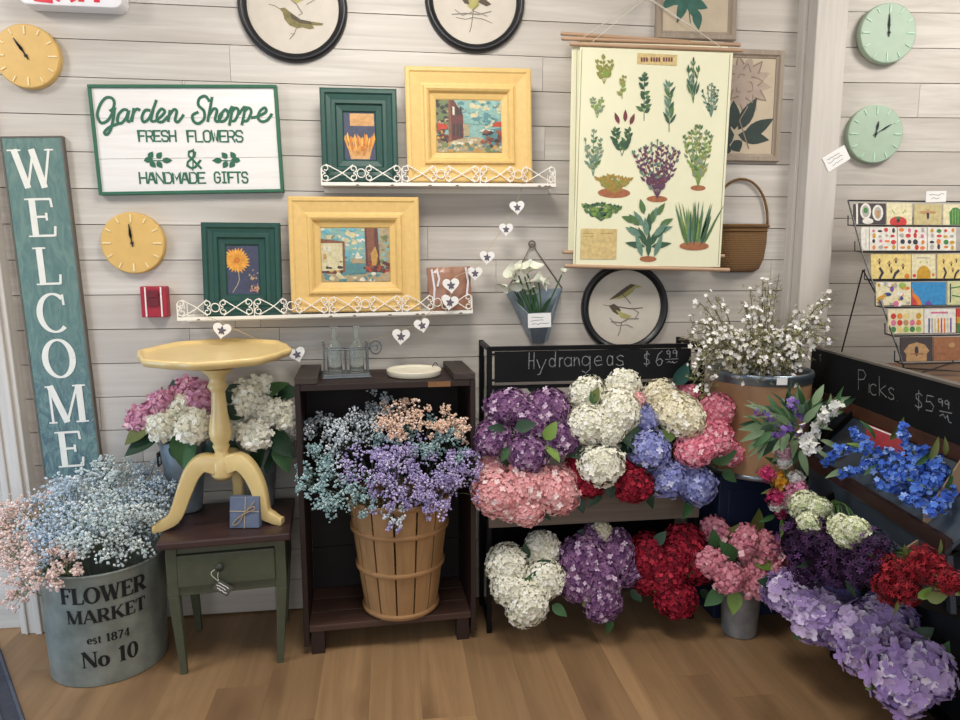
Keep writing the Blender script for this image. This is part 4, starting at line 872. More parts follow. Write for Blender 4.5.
# --- yellow pedestal table
def pedestal():
    c = Vector((0, 0, 0)); c = at(216, 352, 2.6); c = Vector((c.x, 2.6, ZT)); zt = at(216, 352, 2.6).z-ZT
    o = thing('pedestal_table', 'pale yellow pedestal table with a scalloped top and three curved legs', 'table', c, (0, 0, 0))
    R = 71.5*mpp(216, 352, 2.6); n = 96; b = B(); V = []
    def rad(a, r): return r*(1+.022*math.cos(8*a)+.012*math.cos(16*a+.5))
    prof = [(.93, -.020), (.975, -.016), (1.0, -.004), (1.005, .006), (.985, .012), (.955, .010), (.93, .001), (.90, 0), (.001, 0)]
    for r, z in prof:
        for j in range(n): a = 2*PI*j/n+.2; q = rad(a, R*r) if r > .5 else R*r; V.append((q*math.cos(a), q*math.sin(a)*.99, z))
    k = len(prof); b.add(V, [(i*n+j, i*n+(j+1) % n, (i+1)*n+(j+1) % n, (i+1)*n+j) for i in range(k-1) for j in range(n)]+[tuple(range(n))[::-1]]); tt = mk('tabletop', b, M_yt, o, smooth='auto', loc=(0, 0, zt), rot=(math.radians(2.5), 0, 0))
    zz = lambda py: at(216, py, 2.6).z-ZT
    b = B(); P = []
    for r, py in ((.060, 367), (.052, 371), (.032, 376), (.028, 380), (.031, 383), (.038, 386), (.031, 389), (.024, 392), (.026, 400), (.029, 412), (.037, 424), (.041, 432), (.037, 439), (.026, 443), (.031, 446), (.026, 449), (.023, 452), (.032, 455), (.041, 462), (.042, 474), (.030, 479)): P.append((r, zz(py)))
    b.lathe(P[::-1], 32); mk('column', b, M_yt, o, smooth='auto')
    ft = [atz(152, 529, ZT+.012), atz(283, 521, ZT+.012), None]; d0 = [Vector((p.x-c.x, p.y-c.y)) for p in ft[:2]]
    d0 = [v.normalized()*min(v.length, .275) for v in d0]; d0.append(-(d0[0]+d0[1]).normalized()*.20)
    for v in d0:
        L_ = v.length; dr = v.normalized(); z1 = zz(452)
        pts = smooth_path([(.02, zz(462)), (.075, zz(458)), (.125, zz(470)), (.155, zz(490)), (L_*.72, zz(508)) if L_ > .24 else (.168, zz(505)), (L_*.86, .022), (L_*.96, .012), (L_, .0125)], 5)if False else smooth_path([Vector((a_, e_, 0)) for a_, e_ in ((.015, zz(465)), (.065, zz(461)), (.105, zz(470)), (.136, zz(488)), (L_*.68, zz(510)), (L_*.82, .026), (L_*.93, .014), (L_, .013))], 5)
        m_ = len(pts); b = B(); V = []; side = Vector((-dr.y, dr.x))
        for i, p in enumerate(pts):
            t = pts[min(i+1, m_-1)]-pts[max(i-1, 0)]; t.normalize(); nn = Vector((-t.y, t.x)); u = i/(m_-1); h = .025*(1-u)**.7+.0105; w = .020*(1-u)+.012+(.006 if u > .9 else 0)
            for hh, ww in ((-.8, -1), (-1, -.6), (-1, .6), (-.8, 1), (.8, 1), (1, .6), (1, -.6), (.8, -1)):
                a_ = p.x+nn.x*hh*h*(1 if u < .9 else .85); e_ = max(p.y+nn.y*hh*h, .0008); V.append((dr.x*a_+side.x*ww*w, dr.y*a_+side.y*ww*w, e_))
        b.add(V, [(i*8+j, i*8+(j+1) % 8, (i+1)*8+(j+1) % 8, (i+1)*8+j) for i in range(m_-1) for j in range(8)]+[tuple(range(8))[::-1], tuple(range((m_-1)*8, m_*8))]); mk('leg', b, M_yt, o, smooth='auto')
pedestal()
# --- blue wrapped soap on the side table
def soap():
    c = atz(246, 526, ZT); k = mpp(246, 526, c.y); w, h, d = 29*k, 31*k, .05; o = thing('gift_box', 'small slate blue wrapped box tied with twine on the side table', 'box', (c.x, c.y-.03, ZT), (-.16, 0, -.1)); b = B(); b.box((0, d/2, h/2+.003), (w, d, h)); mk('box', b, mat('slate_blue_paper', '#66728a', .7, var=.1), o, bevel=.003)
    b = B()
    for pts in ([(-.5, .55), (.5, .52)], [(.0, 0), (.04, 1)]):
        b.tube([(p[0]*w, -.0015, p[1]*h+.003) for p in pts], .0014, 5)
    mk('string', b, M_twine, o)
    b = B(); b.tube(smooth_path([(-.36*w, -.004, .12*h), (-.16*w, -.005, .22*h), (.02*w, -.006, .53*h), (.3*w, -.006, .72*h), (.34*w, -.006, .62*h), (.02*w, -.006, .5*h), (-.28*w, -.006, .3*h), (-.38*w, -.005, .14*h)], 5), .0019, 6); b.tube([(.02*w, -.006, .52*h), (.36*w, -.005, .9*h)], .0017, 5); mk('bow', b, mat('jute_bow', '#b79e7c', .9, var=.2, scale=200), o)
soap()
# --- two zinc buckets on the side table
def zinc_bucket(cx, cy, z0, r0, r1, h, label, m, group='zinc flower buckets', handles=True):
    o = thing('zinc_bucket', label, 'bucket', (cx, cy, z0), (0, 0, 0), group); b = B()
    b.lathe([(r0*.98, 0), (r0, .006), (r1, h-.008), (r1+.004, h-.004), (r1+.004, h), (r1-.002, h), (r1-.004, h-.01), (r0-.004, .012), (.001, .012)], 36, cap1=True); mk('body', b, m, o, smooth='auto')
    if handles:
        for s in (-1, 1):
            b = B(); b.tube([(s*(r1+.004), y, h*.78+z) for y, z in ((-.02, 0), (-.02, -.04), (.02, -.04), (.02, 0))], .004, 6, closed=False); b.box((s*(r1+.001), 0, h*.8), (.01, .055, .016)); mk('handle', b, M_black, o)
    return o
xb = at(184, 470, 2.765).x; zinc_bucket(xb, 2.77, ZT, .060, .086, .29, 'zinc bucket under the pink and white hydrangeas, behind the pedestal table', M_zblue)
xb2 = at(257, 470, 2.765).x; zinc_bucket(xb2, 2.77, ZT, .060, .088, .30, 'zinc bucket under the white hydrangeas, behind the pedestal table', M_zinc, handles=False)
# --- FLOWER MARKET drum
def market():
    c = Vector((-1.083, 2.628, 0)); r0, r1, h = .198, .214, .425; o = thing('flower_bucket', 'large galvanised bucket painted FLOWER MARKET est 1874 on the floor', 'bucket', c); b = B()
    m = mat('dull_zinc', '#9aa19b', .45, .35, .25, 10, h2='#7c847d')
    b.lathe([(r0, 0), (r0+.002, .004), (r0+.001, .012), (r1, h-.012), (r1+.004, h-.008), (r1+.004, h), (r1-.001, h), (r1-.003, h-.012), (r0-.003, .012), (.001, .012)], 64); mk('body', b, m, o, smooth='auto')
    th0 = math.atan2(-c.y, -c.x)+.04
    def wrap(x, z, e=0):
        r = r0+(r1-r0)*z/h+.0012+e; a = th0+x/.206; return (r*math.cos(a), r*math.sin(a), z)
    kk = lambda py, dy=.0: at(105, py, 2.425).z
    b = B(); black = mat('stencil_black', '#151617', .8, var=.2, scale=80)
    b = B(); roman(b, 'FLOWER', -.016, kk(602), .060, 0, 0, wx=.9, wrap=wrap, mul=1.1); mk('lettering', b, black, o)['label'] = 'black stencilled letters'
    b = B(); roman(b, 'MARKET', -.012, kk(622), .050, 0, 0, wx=.94, wrap=wrap, mul=1.1); mk('lettering', b, black, o)['label'] = 'black stencilled letters'
    b = B(); roman(b, 'est 1874', -.012, kk(643), .031, 0, 0, wx=1.0, wrap=wrap, mul=1.15); mk('lettering', b, black, o)['label'] = 'black stencilled letters'
    b = B(); roman(b, 'No', -.0595, kk(667), .060, 0, 0, wx=.98, wrap=wrap, mul=1.15); mk('lettering', b, black, o)['label'] = 'black stencilled letters'
    b = B(); roman(b, '10', .048, kk(667), .060, 0, 0, wx=.98, wrap=wrap, mul=1.15); mk('lettering', b, black, o)['label'] = 'black stencilled letters'
market()
# --- wooden crate standing on its end
CR = {}
def crate():
    fl, frr = atz(320, 653, 0), atz(465, 637, 0); a = math.atan2(frr.y-fl.y, frr.x-fl.x)*.7; X0, X1 = at(299, 500, 2.545).x, at(476, 500, 2.565).x; cx = (X0+X1)/2; W = X1-X0; yf = 2.55; Dp = .328
    H = 1.057; zf = .118; o = thing('wooden_crate', 'dark brown wooden crate standing on end as an open cupboard', 'crate', (cx, yf, 0), (0, 0, a)); CR.update(cx=cx, yf=yf, H=H, zf=zf, a=a)
    for s in (-1, 1):
        b = B(); th = .02
        for j in range(3): d0 = Dp*j/3; b.box((s*(W/2-th/2), d0+Dp/6, (H+.035)/2), (th, Dp/3-.0015, H-.035))
        mk('side_panel', b, M_cratev, o, bevel=.002)
        b = B(); b.box((s*(W/2-.03), Dp/2-.004, .07), (.05, .05, .0)) if False else None
        for y_ in (.03, Dp-.03):
            b = B(); b.box((s*(W/2-.052), y_, .0465), (.05, .05, .093)); mk('foot', b, M_cratev, o, bevel=.002)
        b = B(); b.box((s*(W/2-.042), Dp/2, H+.0135), (.082, Dp+.004, .027)); mk('cleat', b, M_cleat, o, bevel=.004)
    b = B()
    for j in range(3): b.box((0, Dp*(j+.5)/3, H-.012), (W-.042, Dp/3-.0015, .024))
    mk('top_panel', b, M_crate, o, bevel=.002)
    b = B(); b.box((.195, -.001, H-.013), (.085, .004, .02)); mk('label_strip', b, wood('pale_split_wood', '#b98a58', '#6b4529', 'x', .7, 60, .1, .1), o)
    b = B()
    for j in range(3): b.box((0, Dp*(j+.5)/3, zf-.0125), (W-.042, Dp/3-.0015, .025))
    mk('bottom_panel', b, wood('worn_crate_floor', '#5b4136', '#3a2620', 'x', .55, 36, .12, .15), o, bevel=.002)
    b = B()
    for j in range(5): z0 = zf+.002+(H-.026-zf)*j/5; b.box((0, Dp-.008, z0+(H-.026-zf)/10), (W-.044, .012, (H-.026-zf)/5-.003))
    mk('back_panel', b, wood('near_black_crate_back', '#1d1210', '#120b0a', 'x', .7, 36, .15, .1), o)  # near-black brown, darker than the other crate boards
crate()
# --- split-wood bushel basket inside
def bushel():
    zf = CR['zf']; c = Vector((at(400.5, 560, 2.665).x, 2.668, zf+.0006)); o = thing('bushel_basket', 'tall tapered orange-brown split wood basket inside the crate', 'basket', c)
    z1 = at(398, 502, 2.55).z-zf; r0, r1 = 35.5*mpp(402, 612, 2.63), 50.5*mpp(398, 505, 2.66); n = 14; m = wood('split_basket_wood', '#ba9064', '#98734a', 'z', .6, 30, .12, .1)
    for j in range(n):
        b = B(); a0, a1 = 2*PI*(j+.045)/n+.1, 2*PI*(j+.955)/n+.1; V = []; k = 5
        for i in range(7):
            u = i/6; r = r0+(r1-r0)*u**.9
            for q in range(k+1): a = a0+(a1-a0)*q/k; V.append((r*math.cos(a), r*math.sin(a), .004+(z1-.004)*u))
        for i in range(7):
            u = i/6; r = r0+(r1-r0)*u**.9-.004
            for q in range(k+1): a = a0+(a1-a0)*q/k; V.append((r*math.cos(a), r*math.sin(a), .004+(z1-.004)*u))
        K = 7*(k+1); F = []
        for i in range(6):
            for q in range(k): A = i*(k+1)+q; F += [(A, A+1, A+k+2, A+k+1), (K+A, K+A+k+1, K+A+k+2, K+A+1)]
            F += [(i*(k+1), (i+1)*(k+1), K+(i+1)*(k+1), K+i*(k+1)), (i*(k+1)+k, K+i*(k+1)+k, K+(i+1)*(k+1)+k, (i+1)*(k+1)+k)]
        b.add(V, F); mk('stave', b, m, o, smooth=False)
    for u, hh in ((.985, .022), (.74, .02), (.41, .02), (.035, .018)):
        r = r0+(r1-r0)*u**.9+.0005; z = z1*u; b = B(); b.lathe([(r, z-hh/2), (r+.008, z-hh/2+.003), (r+.0092, z+hh/2-.003), (r, z+hh/2)], 40, cap0=False, cap1=False); mk('hoop', b, wood('hoop_wood', '#b98d5d', '#916a42', 'x', .6, 30, .1, .1), o, smooth='auto')
    b = B(); b.lathe([(.001, 0), (r0-.002, 0), (r0-.002, .012), (.001, .012)], 32); mk('base', b, m, o)
    CR['bk'] = (c, r0, r1, z1)
bushel()
# --- bottles in a metal caddy, and an oval dish, on the crate
def caddy():
    H = CR['H']; c = atz(346, 370, H); c.y = max(c.y, 2.66); Y = 2.70; c = Vector((at(346, 368, Y).x, Y, H+.0005)); k = mpp(346, 368, Y); o = thing('bottle_caddy', 'grey wire bottle caddy with a ring handle on top of the crate', 'caddy', c, (0, 0, .12)); W = 46*k; d = .075; m = mat('pewter_metal', '#7d8387', .4, .7, .15)
    b = B(); b.box((0, 0, .009), (W, d+.012, .014)); b.box((0, 0, .003), (W+.008, d+.02, .006)); mk('tray', b, m, o, bevel=.002)
    hz = 28*k; b = B()
    for x in (-.46, 0, .46):
        for s in (-1, 1): b.tube([(x*W, s*d*.48, .012), (x*W, s*d*.48, hz+(.022 if x else 0))], .0028, 6); b.ball((x*W, s*d*.48, hz+(.024 if x else 0)), .0045)
    for s in (-1, 1): b.tube([(-.46*W, s*d*.48, hz), (.46*W, s*d*.48, hz)], .003, 6)
    for x in (-.46, .46): b.tube([(x*W, -d*.48, hz), (x*W, d*.48, hz)], .003, 6)
    mk('cage', b, m, o)
    b = B(); cx_ = .46*W+.034; b.tube([(cx_+.022*math.cos(2*PI*i/20), 0, hz+.002+.026*math.sin(2*PI*i/20)) for i in range(20)], .003, 6, closed=True)
    b.tube([(.46*W, -d*.48, hz), (cx_-.02, 0, hz), (.46*W, d*.48, hz)], .0028, 6); b.tube(smooth_path([(cx_-.02, 0, hz), (cx_, 0, hz+.012), (cx_+.008, 0, hz), (cx_, 0, hz-.01)], 5), .0025, 6); mk('handle', b, m, o)
    gl = clear('bottle_glass', '#eef4f2', .02)
    for x, nm in ((-.235, 'clear glass bottle nearer the welcome sign in the wire caddy'), (.235, 'clear glass bottle beside the ring handle in the wire caddy')):
        p = Vector((c.x, c.y, c.z)) + Matrix.Rotation(.12, 3, 'Z') @ Vector((x*W, 0, .0165)); bo = thing('glass_bottle', nm, 'bottle', p, (0, 0, 0), 'bottles in the caddy'); r = .029; hh = 46*k
        b = B(); b.lathe([(r*.9, 0), (r, .006), (r, hh*.52), (r*.85, hh*.6), (r*.42, hh*.7), (r*.36, hh*.78), (r*.36, hh*.97), (r*.46, hh*.975), (r*.46, hh), (r*.3, hh), (r*.28, hh*.72), (r*.75, hh*.58), (r*.9, hh*.5), (r*.9, .008), (.001, .008)], 28); mk('glass', b, gl, bo, smooth='auto')
    Y = 2.70; c = Vector((at(414, 368, Y).x, Y, H+.0005)); o = thing('oval_dish', 'cream oval tray lying on top of the crate', 'dish', c, (0, 0, .22)); b = B(); a_, e_ = .108, .112
    V = []; n = 40; prof = [(.9, 0), (.96, .004), (1, .022), (.97, .026), (.93, .020), (.88, .013), (.02, .012)]
    for r, z in prof:
        for j in range(n): V.append((a_*r*math.cos(2*PI*j/n), e_*r*math.sin(2*PI*j/n), z))
    b.add(V, [(i*n+j, i*n+(j+1) % n, (i+1)*n+(j+1) % n, (i+1)*n+j) for i in range(6) for j in range(n)]+[tuple(range(n))[::-1], tuple(range(6*n, 7*n))]); mk('dish', b, mat('cream_ceramic', '#e9e2cd', .3, var=.03), o, smooth='auto')
    b = B(); q = Vector((.085, .035, .024)); b.tube(smooth_path([q, q+Vector((.012, 0, .016)), q+Vector((.024, .006, .006))], 5), .0018, 5); mk('wire_loop', b, M_wire, o)
caddy()
# --- hydrangea rack
RK = {}
M_iron = mat('black_iron', '#141416', .45, .2, .1); M_slate = mat('chalkboard_black', '#101114', .7, var=.25, scale=8, h2='#16181b'); M_plank = wood('grey_brown_planter_wood', '#8a7d6e', '#6a5e52', 'x', .65, 34, .15, .12)
for _m in (M_iron, M_slate): _m.node_tree.nodes['Principled BSDF'].inputs['Specular IOR Level'].default_value = .18
M_chalk = mat('chalk', '#9c9ea0', .9, var=.4, scale=150)
def rack():
    yf = 2.60; X0, X1 = at(487, 500, yf).x, at(699, 500, yf).x; cx = (X0+X1)/2; W = X1-X0; o = thing('flower_rack', 'black iron two-tier flower rack with a Hydrangeas chalkboard header', 'rack', (cx, yf, 0)); zt = at(490, 347, yf).z; RK.update(X0=X0, X1=X1, yf=yf)
    Lc = lambda px, py, dy=0: at(px, py, yf+dy)-Vector((cx, yf, 0)); t = .02
    for s in (-1, 1):
        for y_ in (.01, .24):
            b = B(); b.box((s*(W/2-t/2), y_, zt/2), (t, t, zt)); mk('post', b, M_iron, o, bevel=.002)
        b = B()
        for z in (zt-.01, .46, .04): b.box((s*(W/2-t/2), .125, z), (t*.8, .21, t*.8))
        mk('side_rail', b, M_iron, o)
    z = zt-.0085; b = B(); b.box((0, .01, z), (W-2*t, .018, .017)); mk('top_rail', b, M_iron, o)
    z2 = Lc(560, 386).z; b = B(); b.box((0, .01, z2), (W-2*t, .016, .014)); mk('rail', b, M_iron, o)
    c0, c1 = Lc(495, 352), Lc(690, 378); b = B(); b.box(((c0.x+c1.x)/2, .006, (c0.z+c1.z)/2), (c1.x-c0.x, .014, c0.z-c1.z)); hb = mk('chalkboard', b, M_slate, o)
    b = B(); 
    for zz in (c0.z-.01, c1.z+.008): b.box((-W/2+t+.008, .006, zz), (.03, .01, .008)); b.box((W/2-t-.008, .006, zz), (.03, .01, .008))
    mk('bracket', b, M_iron, o)
    fr_ = B(); fw_ = c1.x-c0.x; b = fr_; b.box(((c0.x+c1.x)/2, .002, c1.z-.005), (fw_, .012, .01)); mk('ledge', b, mat('grey_board_edge', '#6d665f', .7), o)
    b = B(); PX = lambda px, py: (Lc(px, py, -.002).x, Lc(px, py, -.002).z); yy = -.0022
    def g(ch, x0, y0, x1, y1, w=.0017): q0, q1 = PX(x0, y1), PX(x1, y0); pen(b, ch, (q0[0], q0[1], q1[0], q1[1]), w, yy, 0, False, .0008)
    o4 = lambda x, y: (470+x/3.84, 330+y/3.84)
    for ch, x0, y0, x1, y1 in (('H', 226, 86, 246, 150), ('y', 256, 112, 293, 172), ('d', 303, 82, 330, 142), ('r', 340, 105, 358, 143), ('a', 362, 104, 392, 140), ('n', 399, 104, 421, 138), ('g', 428, 100, 464, 165), ('e', 476, 100, 508, 138), ('a', 526, 98, 550, 136), ('s', 560, 96, 592, 138), ('$', 665, 80, 692, 142), ('6', 712, 80, 742, 138), ('9', 752, 78, 770, 106), ('9', 776, 76, 796, 104)):
        p0, p1 = o4(x0, y0), o4(x1, y1); g(ch, p0[0], p0[1], p1[0], p1[1], .0016 if ch not in '9' else .0014)
    for pts in (((750, 113), (800, 110)), ((756, 126), (764, 120), (772, 126), (776, 121), (784, 127), (796, 121))): b.rib([PX(*o4(*p)) for p in pts], .0014, yy)
    mk('chalk_writing', b, M_chalk, hb)
    zp1, zp0 = Lc(490, 492, -.02).z, Lc(490, 529, -.02).z+.002
    b = B(); b.box((0, -.008, (zp0+zp1)/2), (W-.01, .018, zp1-zp0)); mk('planter_front', b, M_plank, o, bevel=.002)
    b = B(); b.box((0, .125, zp0+.01), (W-2*t, .23, .014)); b.box((0, .245, (zp0+zp1)/2), (W-2*t, .014, zp1-zp0)); mk('planter_box', b, M_plank, o)
    b = B(); b.box((0, .12, .20), (W-2*t, .22, .014)); b.box((0, .008, .235), (W-2*t, .014, .06)); b.box((0, .235, .31), (W-2*t, .014, .25)); mk('trough_and_dark_back', b, M_iron, o)  # trough, plus a tall black sheet added as shade behind the lower flowers
    RK.update(zp=zp0+.02)
rack()
# --- fibre drum on a navy box, holding blossom branches
DR = {}
def drum():
    c = Vector((at(757, 430, 2.66).x, 2.66, 0)); z0 = at(757, 486, 2.435).z; z1 = at(757, 381, 2.435).z+.0; R = 48*mpp(757, 373, 2.62); b = B()
    o = thing('storage_cube', 'navy blue box standing under the brown drum', 'box', (c.x, 2.735, 0)); b.box((0, 0, z0/2), (.38, .29, z0-.002)); b.box((0, -.145, z0*.5), (.3, .006, z0*.8)); mk('box', b, mat('navy_paint', '#1c2b49', .5, var=.1), o, bevel=.004)
    o = thing('fibre_drum', 'round brown fibre drum with metal rims on the navy box', 'drum', (c.x, c.y, z0)); h = z1-z0+.012; b = B()
    b.lathe([(R-.002, .012), (R, .02), (R, h-.03), (R-.004, h-.03), (R-.006, .02), (.001, .02)], 64, cap0=True); mk('body', b, mat('brown_fibreboard', '#ae8763', .5, var=.12, scale=9, coat=.15), o, smooth='auto')
    st = mat('rim_steel', '#8c98a3', .3, .8, .1)
    b = B(); b.lathe([(R+.001, 0), (R+.006, .004), (R+.006, .016), (R+.001, .02)], 64, cap1=False); mk('bottom_rim', b, st, o, smooth='auto')
    b = B(); b.lathe([(R+.001, h-.044), (R+.005, h-.042), (R+.003, h-.028), (R+.008, h-.022), (R+.009, h-.008), (R+.005, h), (R-.002, h), (R-.004, h-.03)], 64, cap0=False, cap1=False); mk('top_rim', b, st, o, smooth='auto')
    b = B(); 
    a0 = math.radians(263)
    V = []; 
    for i in range(5):
        a = a0+(i-2)*.05
        for z in (h-.034, h-.006): V.append(((R+.0098)*math.cos(a), (R+.0098)*math.sin(a), z))
    b.add(V, [(2*i, 2*i+2, 2*i+3, 2*i+1) for i in range(4)]); mk('sticker', b, M_paper, o); DR.update(c=c, z0=z0, z1=z0+h, R=R)
drum()
# --- galvanised vase on the floor
VS = atz(748, 641, 0); VS = Vector((VS.x, VS.y+.075, 0))
o = zinc_bucket(VS.x, VS.y, 0, .069, .083, .27, 'narrow zinc vase on the floor under pink hydrangeas', M_zinc, 'floor vase', handles=False); o.name = 'zinc_vase'; o['category'] = 'vase'; del o['group']
# --- ribbed floor mat
def matt():
    p0, p1 = atz(0, 648, 0), atz(25, 720, 0); dr = (p1-p0).normalized(); nn = Vector((-dr.y, dr.x, 0)); nn = nn if nn.x < 0 else -nn; o = thing('door_mat', 'dark grey ribbed mat at the corner of the floor', 'mat', p0); m = mat('mat_rubber', '#3f4350', .8, var=.2, scale=60); b = B()
    b.hexa([p+Vector((0, 0, .0005))-p0 for p in (p0-dr*.1, p0+dr*1.2, p0+dr*1.2+nn*.5, p0-dr*.1+nn*.5)], [p+Vector((0, 0, .007))-p0 for p in (p0-dr*.1, p0+dr*1.2, p0+dr*1.2+nn*.5, p0-dr*.1+nn*.5)]); mk('base', b, m, o)
    b = B()
    for i in range(28):
        s = .004+i*.018
        if 0 < i < 3: continue
        a_, e_ = p0-dr*.08+nn*s-p0, p0+dr*1.18+nn*s-p0; q = nn*.009; b.hexa([a_+Vector((0, 0, .007)), e_+Vector((0, 0, .007)), e_+q+Vector((0, 0, .007)), a_+q+Vector((0, 0, .007))], [a_+Vector((0, 0, .011)), e_+Vector((0, 0, .011)), e_+q+Vector((0, 0, .011)), a_+q+Vector((0, 0, .011))])
    r = mk('ribs', b, mat('mat_rib', '#555a68', .8, var=.2, scale=60), o); r['kind'] = 'stuff'
matt()
# ================================================================ flowers
M_leafo = mat('leaf_olive', '#6f7a3c', .55, var=.25, scale=30)
P_purple = petal('purple_hydrangea', '#986d96', '#623d69', '#d9c2d6'); P_salmon = petal('salmon_hydrangea', '#f5bbbb', '#e59c9f', '#fbe6e2'); P_white = petal('white_hydrangea', '#f8f5e6', '#e9e6cf', '#fdfcf5')
P_cream = petal('cream_hydrangea', '#f7f0d8', '#e9e0bd', '#fcf8ea'); P_red = petal('crimson_hydrangea', '#a31c34', '#640f20', '#c23748'); P_blue = petal('violet_blue_hydrangea', '#a8addf', '#8389c6', '#d2d5f2'); P_pink = petal('hot_pink_hydrangea', '#f39cae', '#e1788f', '#fccfd7')
P_lilac = petal('lilac_hydrangea', '#d3bfe2', '#9579b4', '#f6f1fa'); P_lilac2 = petal('blue_lilac_hydrangea', '#a79cda', '#8074bb', '#cbc3ec'); P_rose = petal('rose_pink', '#eaa4b1', '#d07e91', '#f5c6ce'); P_mauve = petal('mauve_pink', '#e3a9c1', '#c98aa8', '#f2d0dd'); P_ivory = petal('ivory_white', '#faf8ea', '#ecead6', '#fefcf5'); P_green = petal('green_white', '#eef0d2', '#c9d3a0', '#f8f8e6')
P_dark = petal('dark_plum', '#43274d', '#23132c', '#643f70'); P_scarlet = petal('scarlet', '#951a28', '#5c0d18', '#ba3641')
P_tinyw = petal('baby_blue', '#cbdae6', '#a9c0d3', '#eaf1f6'); P_tinyg = petal('pale_grey_blue', '#dbe5e5', '#b9c9ca', '#f3f7f5'); P_tinyp = petal('baby_pink', '#f2dad1', '#dfbcb0', '#fbeee9'); P_tinyv = petal('baby_lavender', '#c3b6df', '#9f90c6', '#e6dff4'); P_tinyt = petal('baby_teal', '#a8c4c5', '#86a6a8', '#d0e3e3'); P_tinya = petal('baby_apricot', '#f3d5c0', '#e2bba2', '#faeade'); P_tinyc = petal('baby_white', '#dfe6ea', '#b4c0c8', '#f4f6f8')
def floret(b, p, nrm, R, np_, pl, pw, cup, rnd):
    t = nrm.orthogonal().normalized(); t = Matrix.Rotation(rnd.uniform(0, 6.3), 3, nrm) @ t; V = []; F = []
    for k in range(np_):
        a = Matrix.Rotation(2*PI*k/np_, 3, nrm) @ t; s = nrm.cross(a); L = pl*rnd.uniform(.85, 1.12)
        o = len(V); V += [p, p+a*L*.45+s*pw+nrm*cup*L*.45, p+a*L*.9+s*pw*.75+nrm*cup*L*.6, p+a*L+nrm*cup*L*.5, p+a*L*.9-s*pw*.75+nrm*cup*L*.6, p+a*L*.45-s*pw+nrm*cup*L*.45]; F += [(o, o+1, o+2, o+3), (o, o+3, o+4, o+5)]
    # petals share the floret's centre so that a floret is one island
    V2 = [p]; F2 = []; mp = {}
    for f in F:
        q = []
        for i in f:
            if i % 6 == 0: q.append(0)
            else:
                if i not in mp: mp[i] = len(V2); V2.append(V[i])
                q.append(mp[i])
        F2.append(tuple(q))
    b.add(V2, F2)
def dome(name, n, np_, pl, pw, cup, seed, core=.86, squash=.88, jit=.07, low=-.75):
    """head of florets on a unit ball, open below"""
    rnd = random.Random(seed); b = B(); v, f = ico(); 
    bump = [Vector((rnd.gauss(0, 1), rnd.gauss(0, 1), rnd.gauss(0, 1))).normalized() for _ in range(5)]
    b.add([(p.x*core, p.y*core, p.z*core*squash) for p in v], f)
    for i in range(n):
        z = 1-(i+.5)/n*(1-low); r = (1-z*z)**.5; a = i*2.39996
        d = Vector((r*math.cos(a), r*math.sin(a), z)); d = (d+Vector((rnd.gauss(0, .05), rnd.gauss(0, .05), rnd.gauss(0, .05)))).normalized()
        q = 1+rnd.uniform(-jit, jit)+.07*max(d.dot(k) for k in bump)**4
        p = Vector((d.x*q, d.y*q, d.z*q*squash)); nn = (d+Vector((rnd.gauss(0, .22), rnd.gauss(0, .22), rnd.gauss(0, .22)))).normalized(); floret(b, p*.93, nn, 1, np_, pl*rnd.uniform(.85, 1.15), pw, cup, rnd)
    me = bpy.data.meshes.new(name); me.from_pydata(b.v, [], b.f); me.materials.append(P_white); me.update(); return me
def lumps(name, n, r0, seed):
    """head of round close-set buds (cauliflower-like snowball bloom)"""
    rnd = random.Random(seed); b = B(); v, f = ico(); b.add([(p.x*.72, p.y*.72, p.z*.65) for p in v], f)
    for i in range(n):
        z = 1-(i+.5)/n*1.7; r = max(0, 1-z*z)**.5; a = i*2.39996; d = Vector((r*math.cos(a), r*math.sin(a), z)).normalized(); q = d.to_track_quat('Z', 'Y').to_matrix(); c = d*rnd.uniform(.7, .9); rr = r0*rnd.uniform(.85, 1.3)
        sx, sy = rnd.uniform(.85, 1.2), rnd.uniform(.85, 1.2); b.add([c+q @ Vector((p.x*rr*sx, p.y*rr*sy, p.z*rr*.75)) for p in v], f)
        for k in range(2): floret(b, c+d*rr*.6+Vector((rnd.gauss(0, .05), rnd.gauss(0, .05), rnd.gauss(0, .05))), (d+Vector((rnd.gauss(0, .5), rnd.gauss(0, .5), rnd.gauss(0, .5)))).normalized(), 1, 4, rr*.95, rr*.42, .25, rnd)
    me = bpy.data.meshes.new(name); me.from_pydata(b.v, [], b.f); me.materials.append(P_white); me.update(); return me
H_fine = [dome('hydrangea_head', 400, 4, .135, .055, .3, s, jit=.1) for s in (1, 2, 3)]
H_open = [dome('hydrangea_head_open', 210, 4, .18, .07, .3, s, jit=.14) for s in (4, 5, 6)]
H_big = [dome('mophead', 84, 4, .33, .16, .42, s, .78, .85, .16) for s in (7, 8, 9)]
H_lump = [lumps('snowball_head', 44, .2, s) for s in (10, 11, 12)]
H_spiky = [dome('spray_head', 110, 5, .26, .055, .15, s, .55, .9, .3) for s in (13, 14)]
HK = {'f': H_fine, 'o': H_open, 'b': H_big, 'l': H_lump, 's': H_spiky}
def leafmesh(name, W, bend, fold):
    b = B(); V = []; n = 8
    for i in range(n+1):
        u = i/n; w = W/2*math.sin(PI*min(u**.75, 1))**.9 if 0 < i < n else .004
        z = -bend*u*u
        V += [(u, -w, z+fold*w), (u, 0, z), (u, w, z+fold*w)]
    b.add(V, [(i*3+j, i*3+j+1, i*3+j+4, i*3+j+3) for i in range(n) for j in range(2)]); me = bpy.data.meshes.new(name); me.from_pydata(b.v, [], b.f); me.materials.append(M_leaf); me.polygons.foreach_set('use_smooth', [True]*len(me.polygons)); me.update(); return me
LM = {'w': leafmesh('broad_leaf', .62, .22, .25), 'n': leafmesh('narrow_leaf', .3, .3, .3), 't': leafmesh('thin_leaf', .14, .35, .3)}
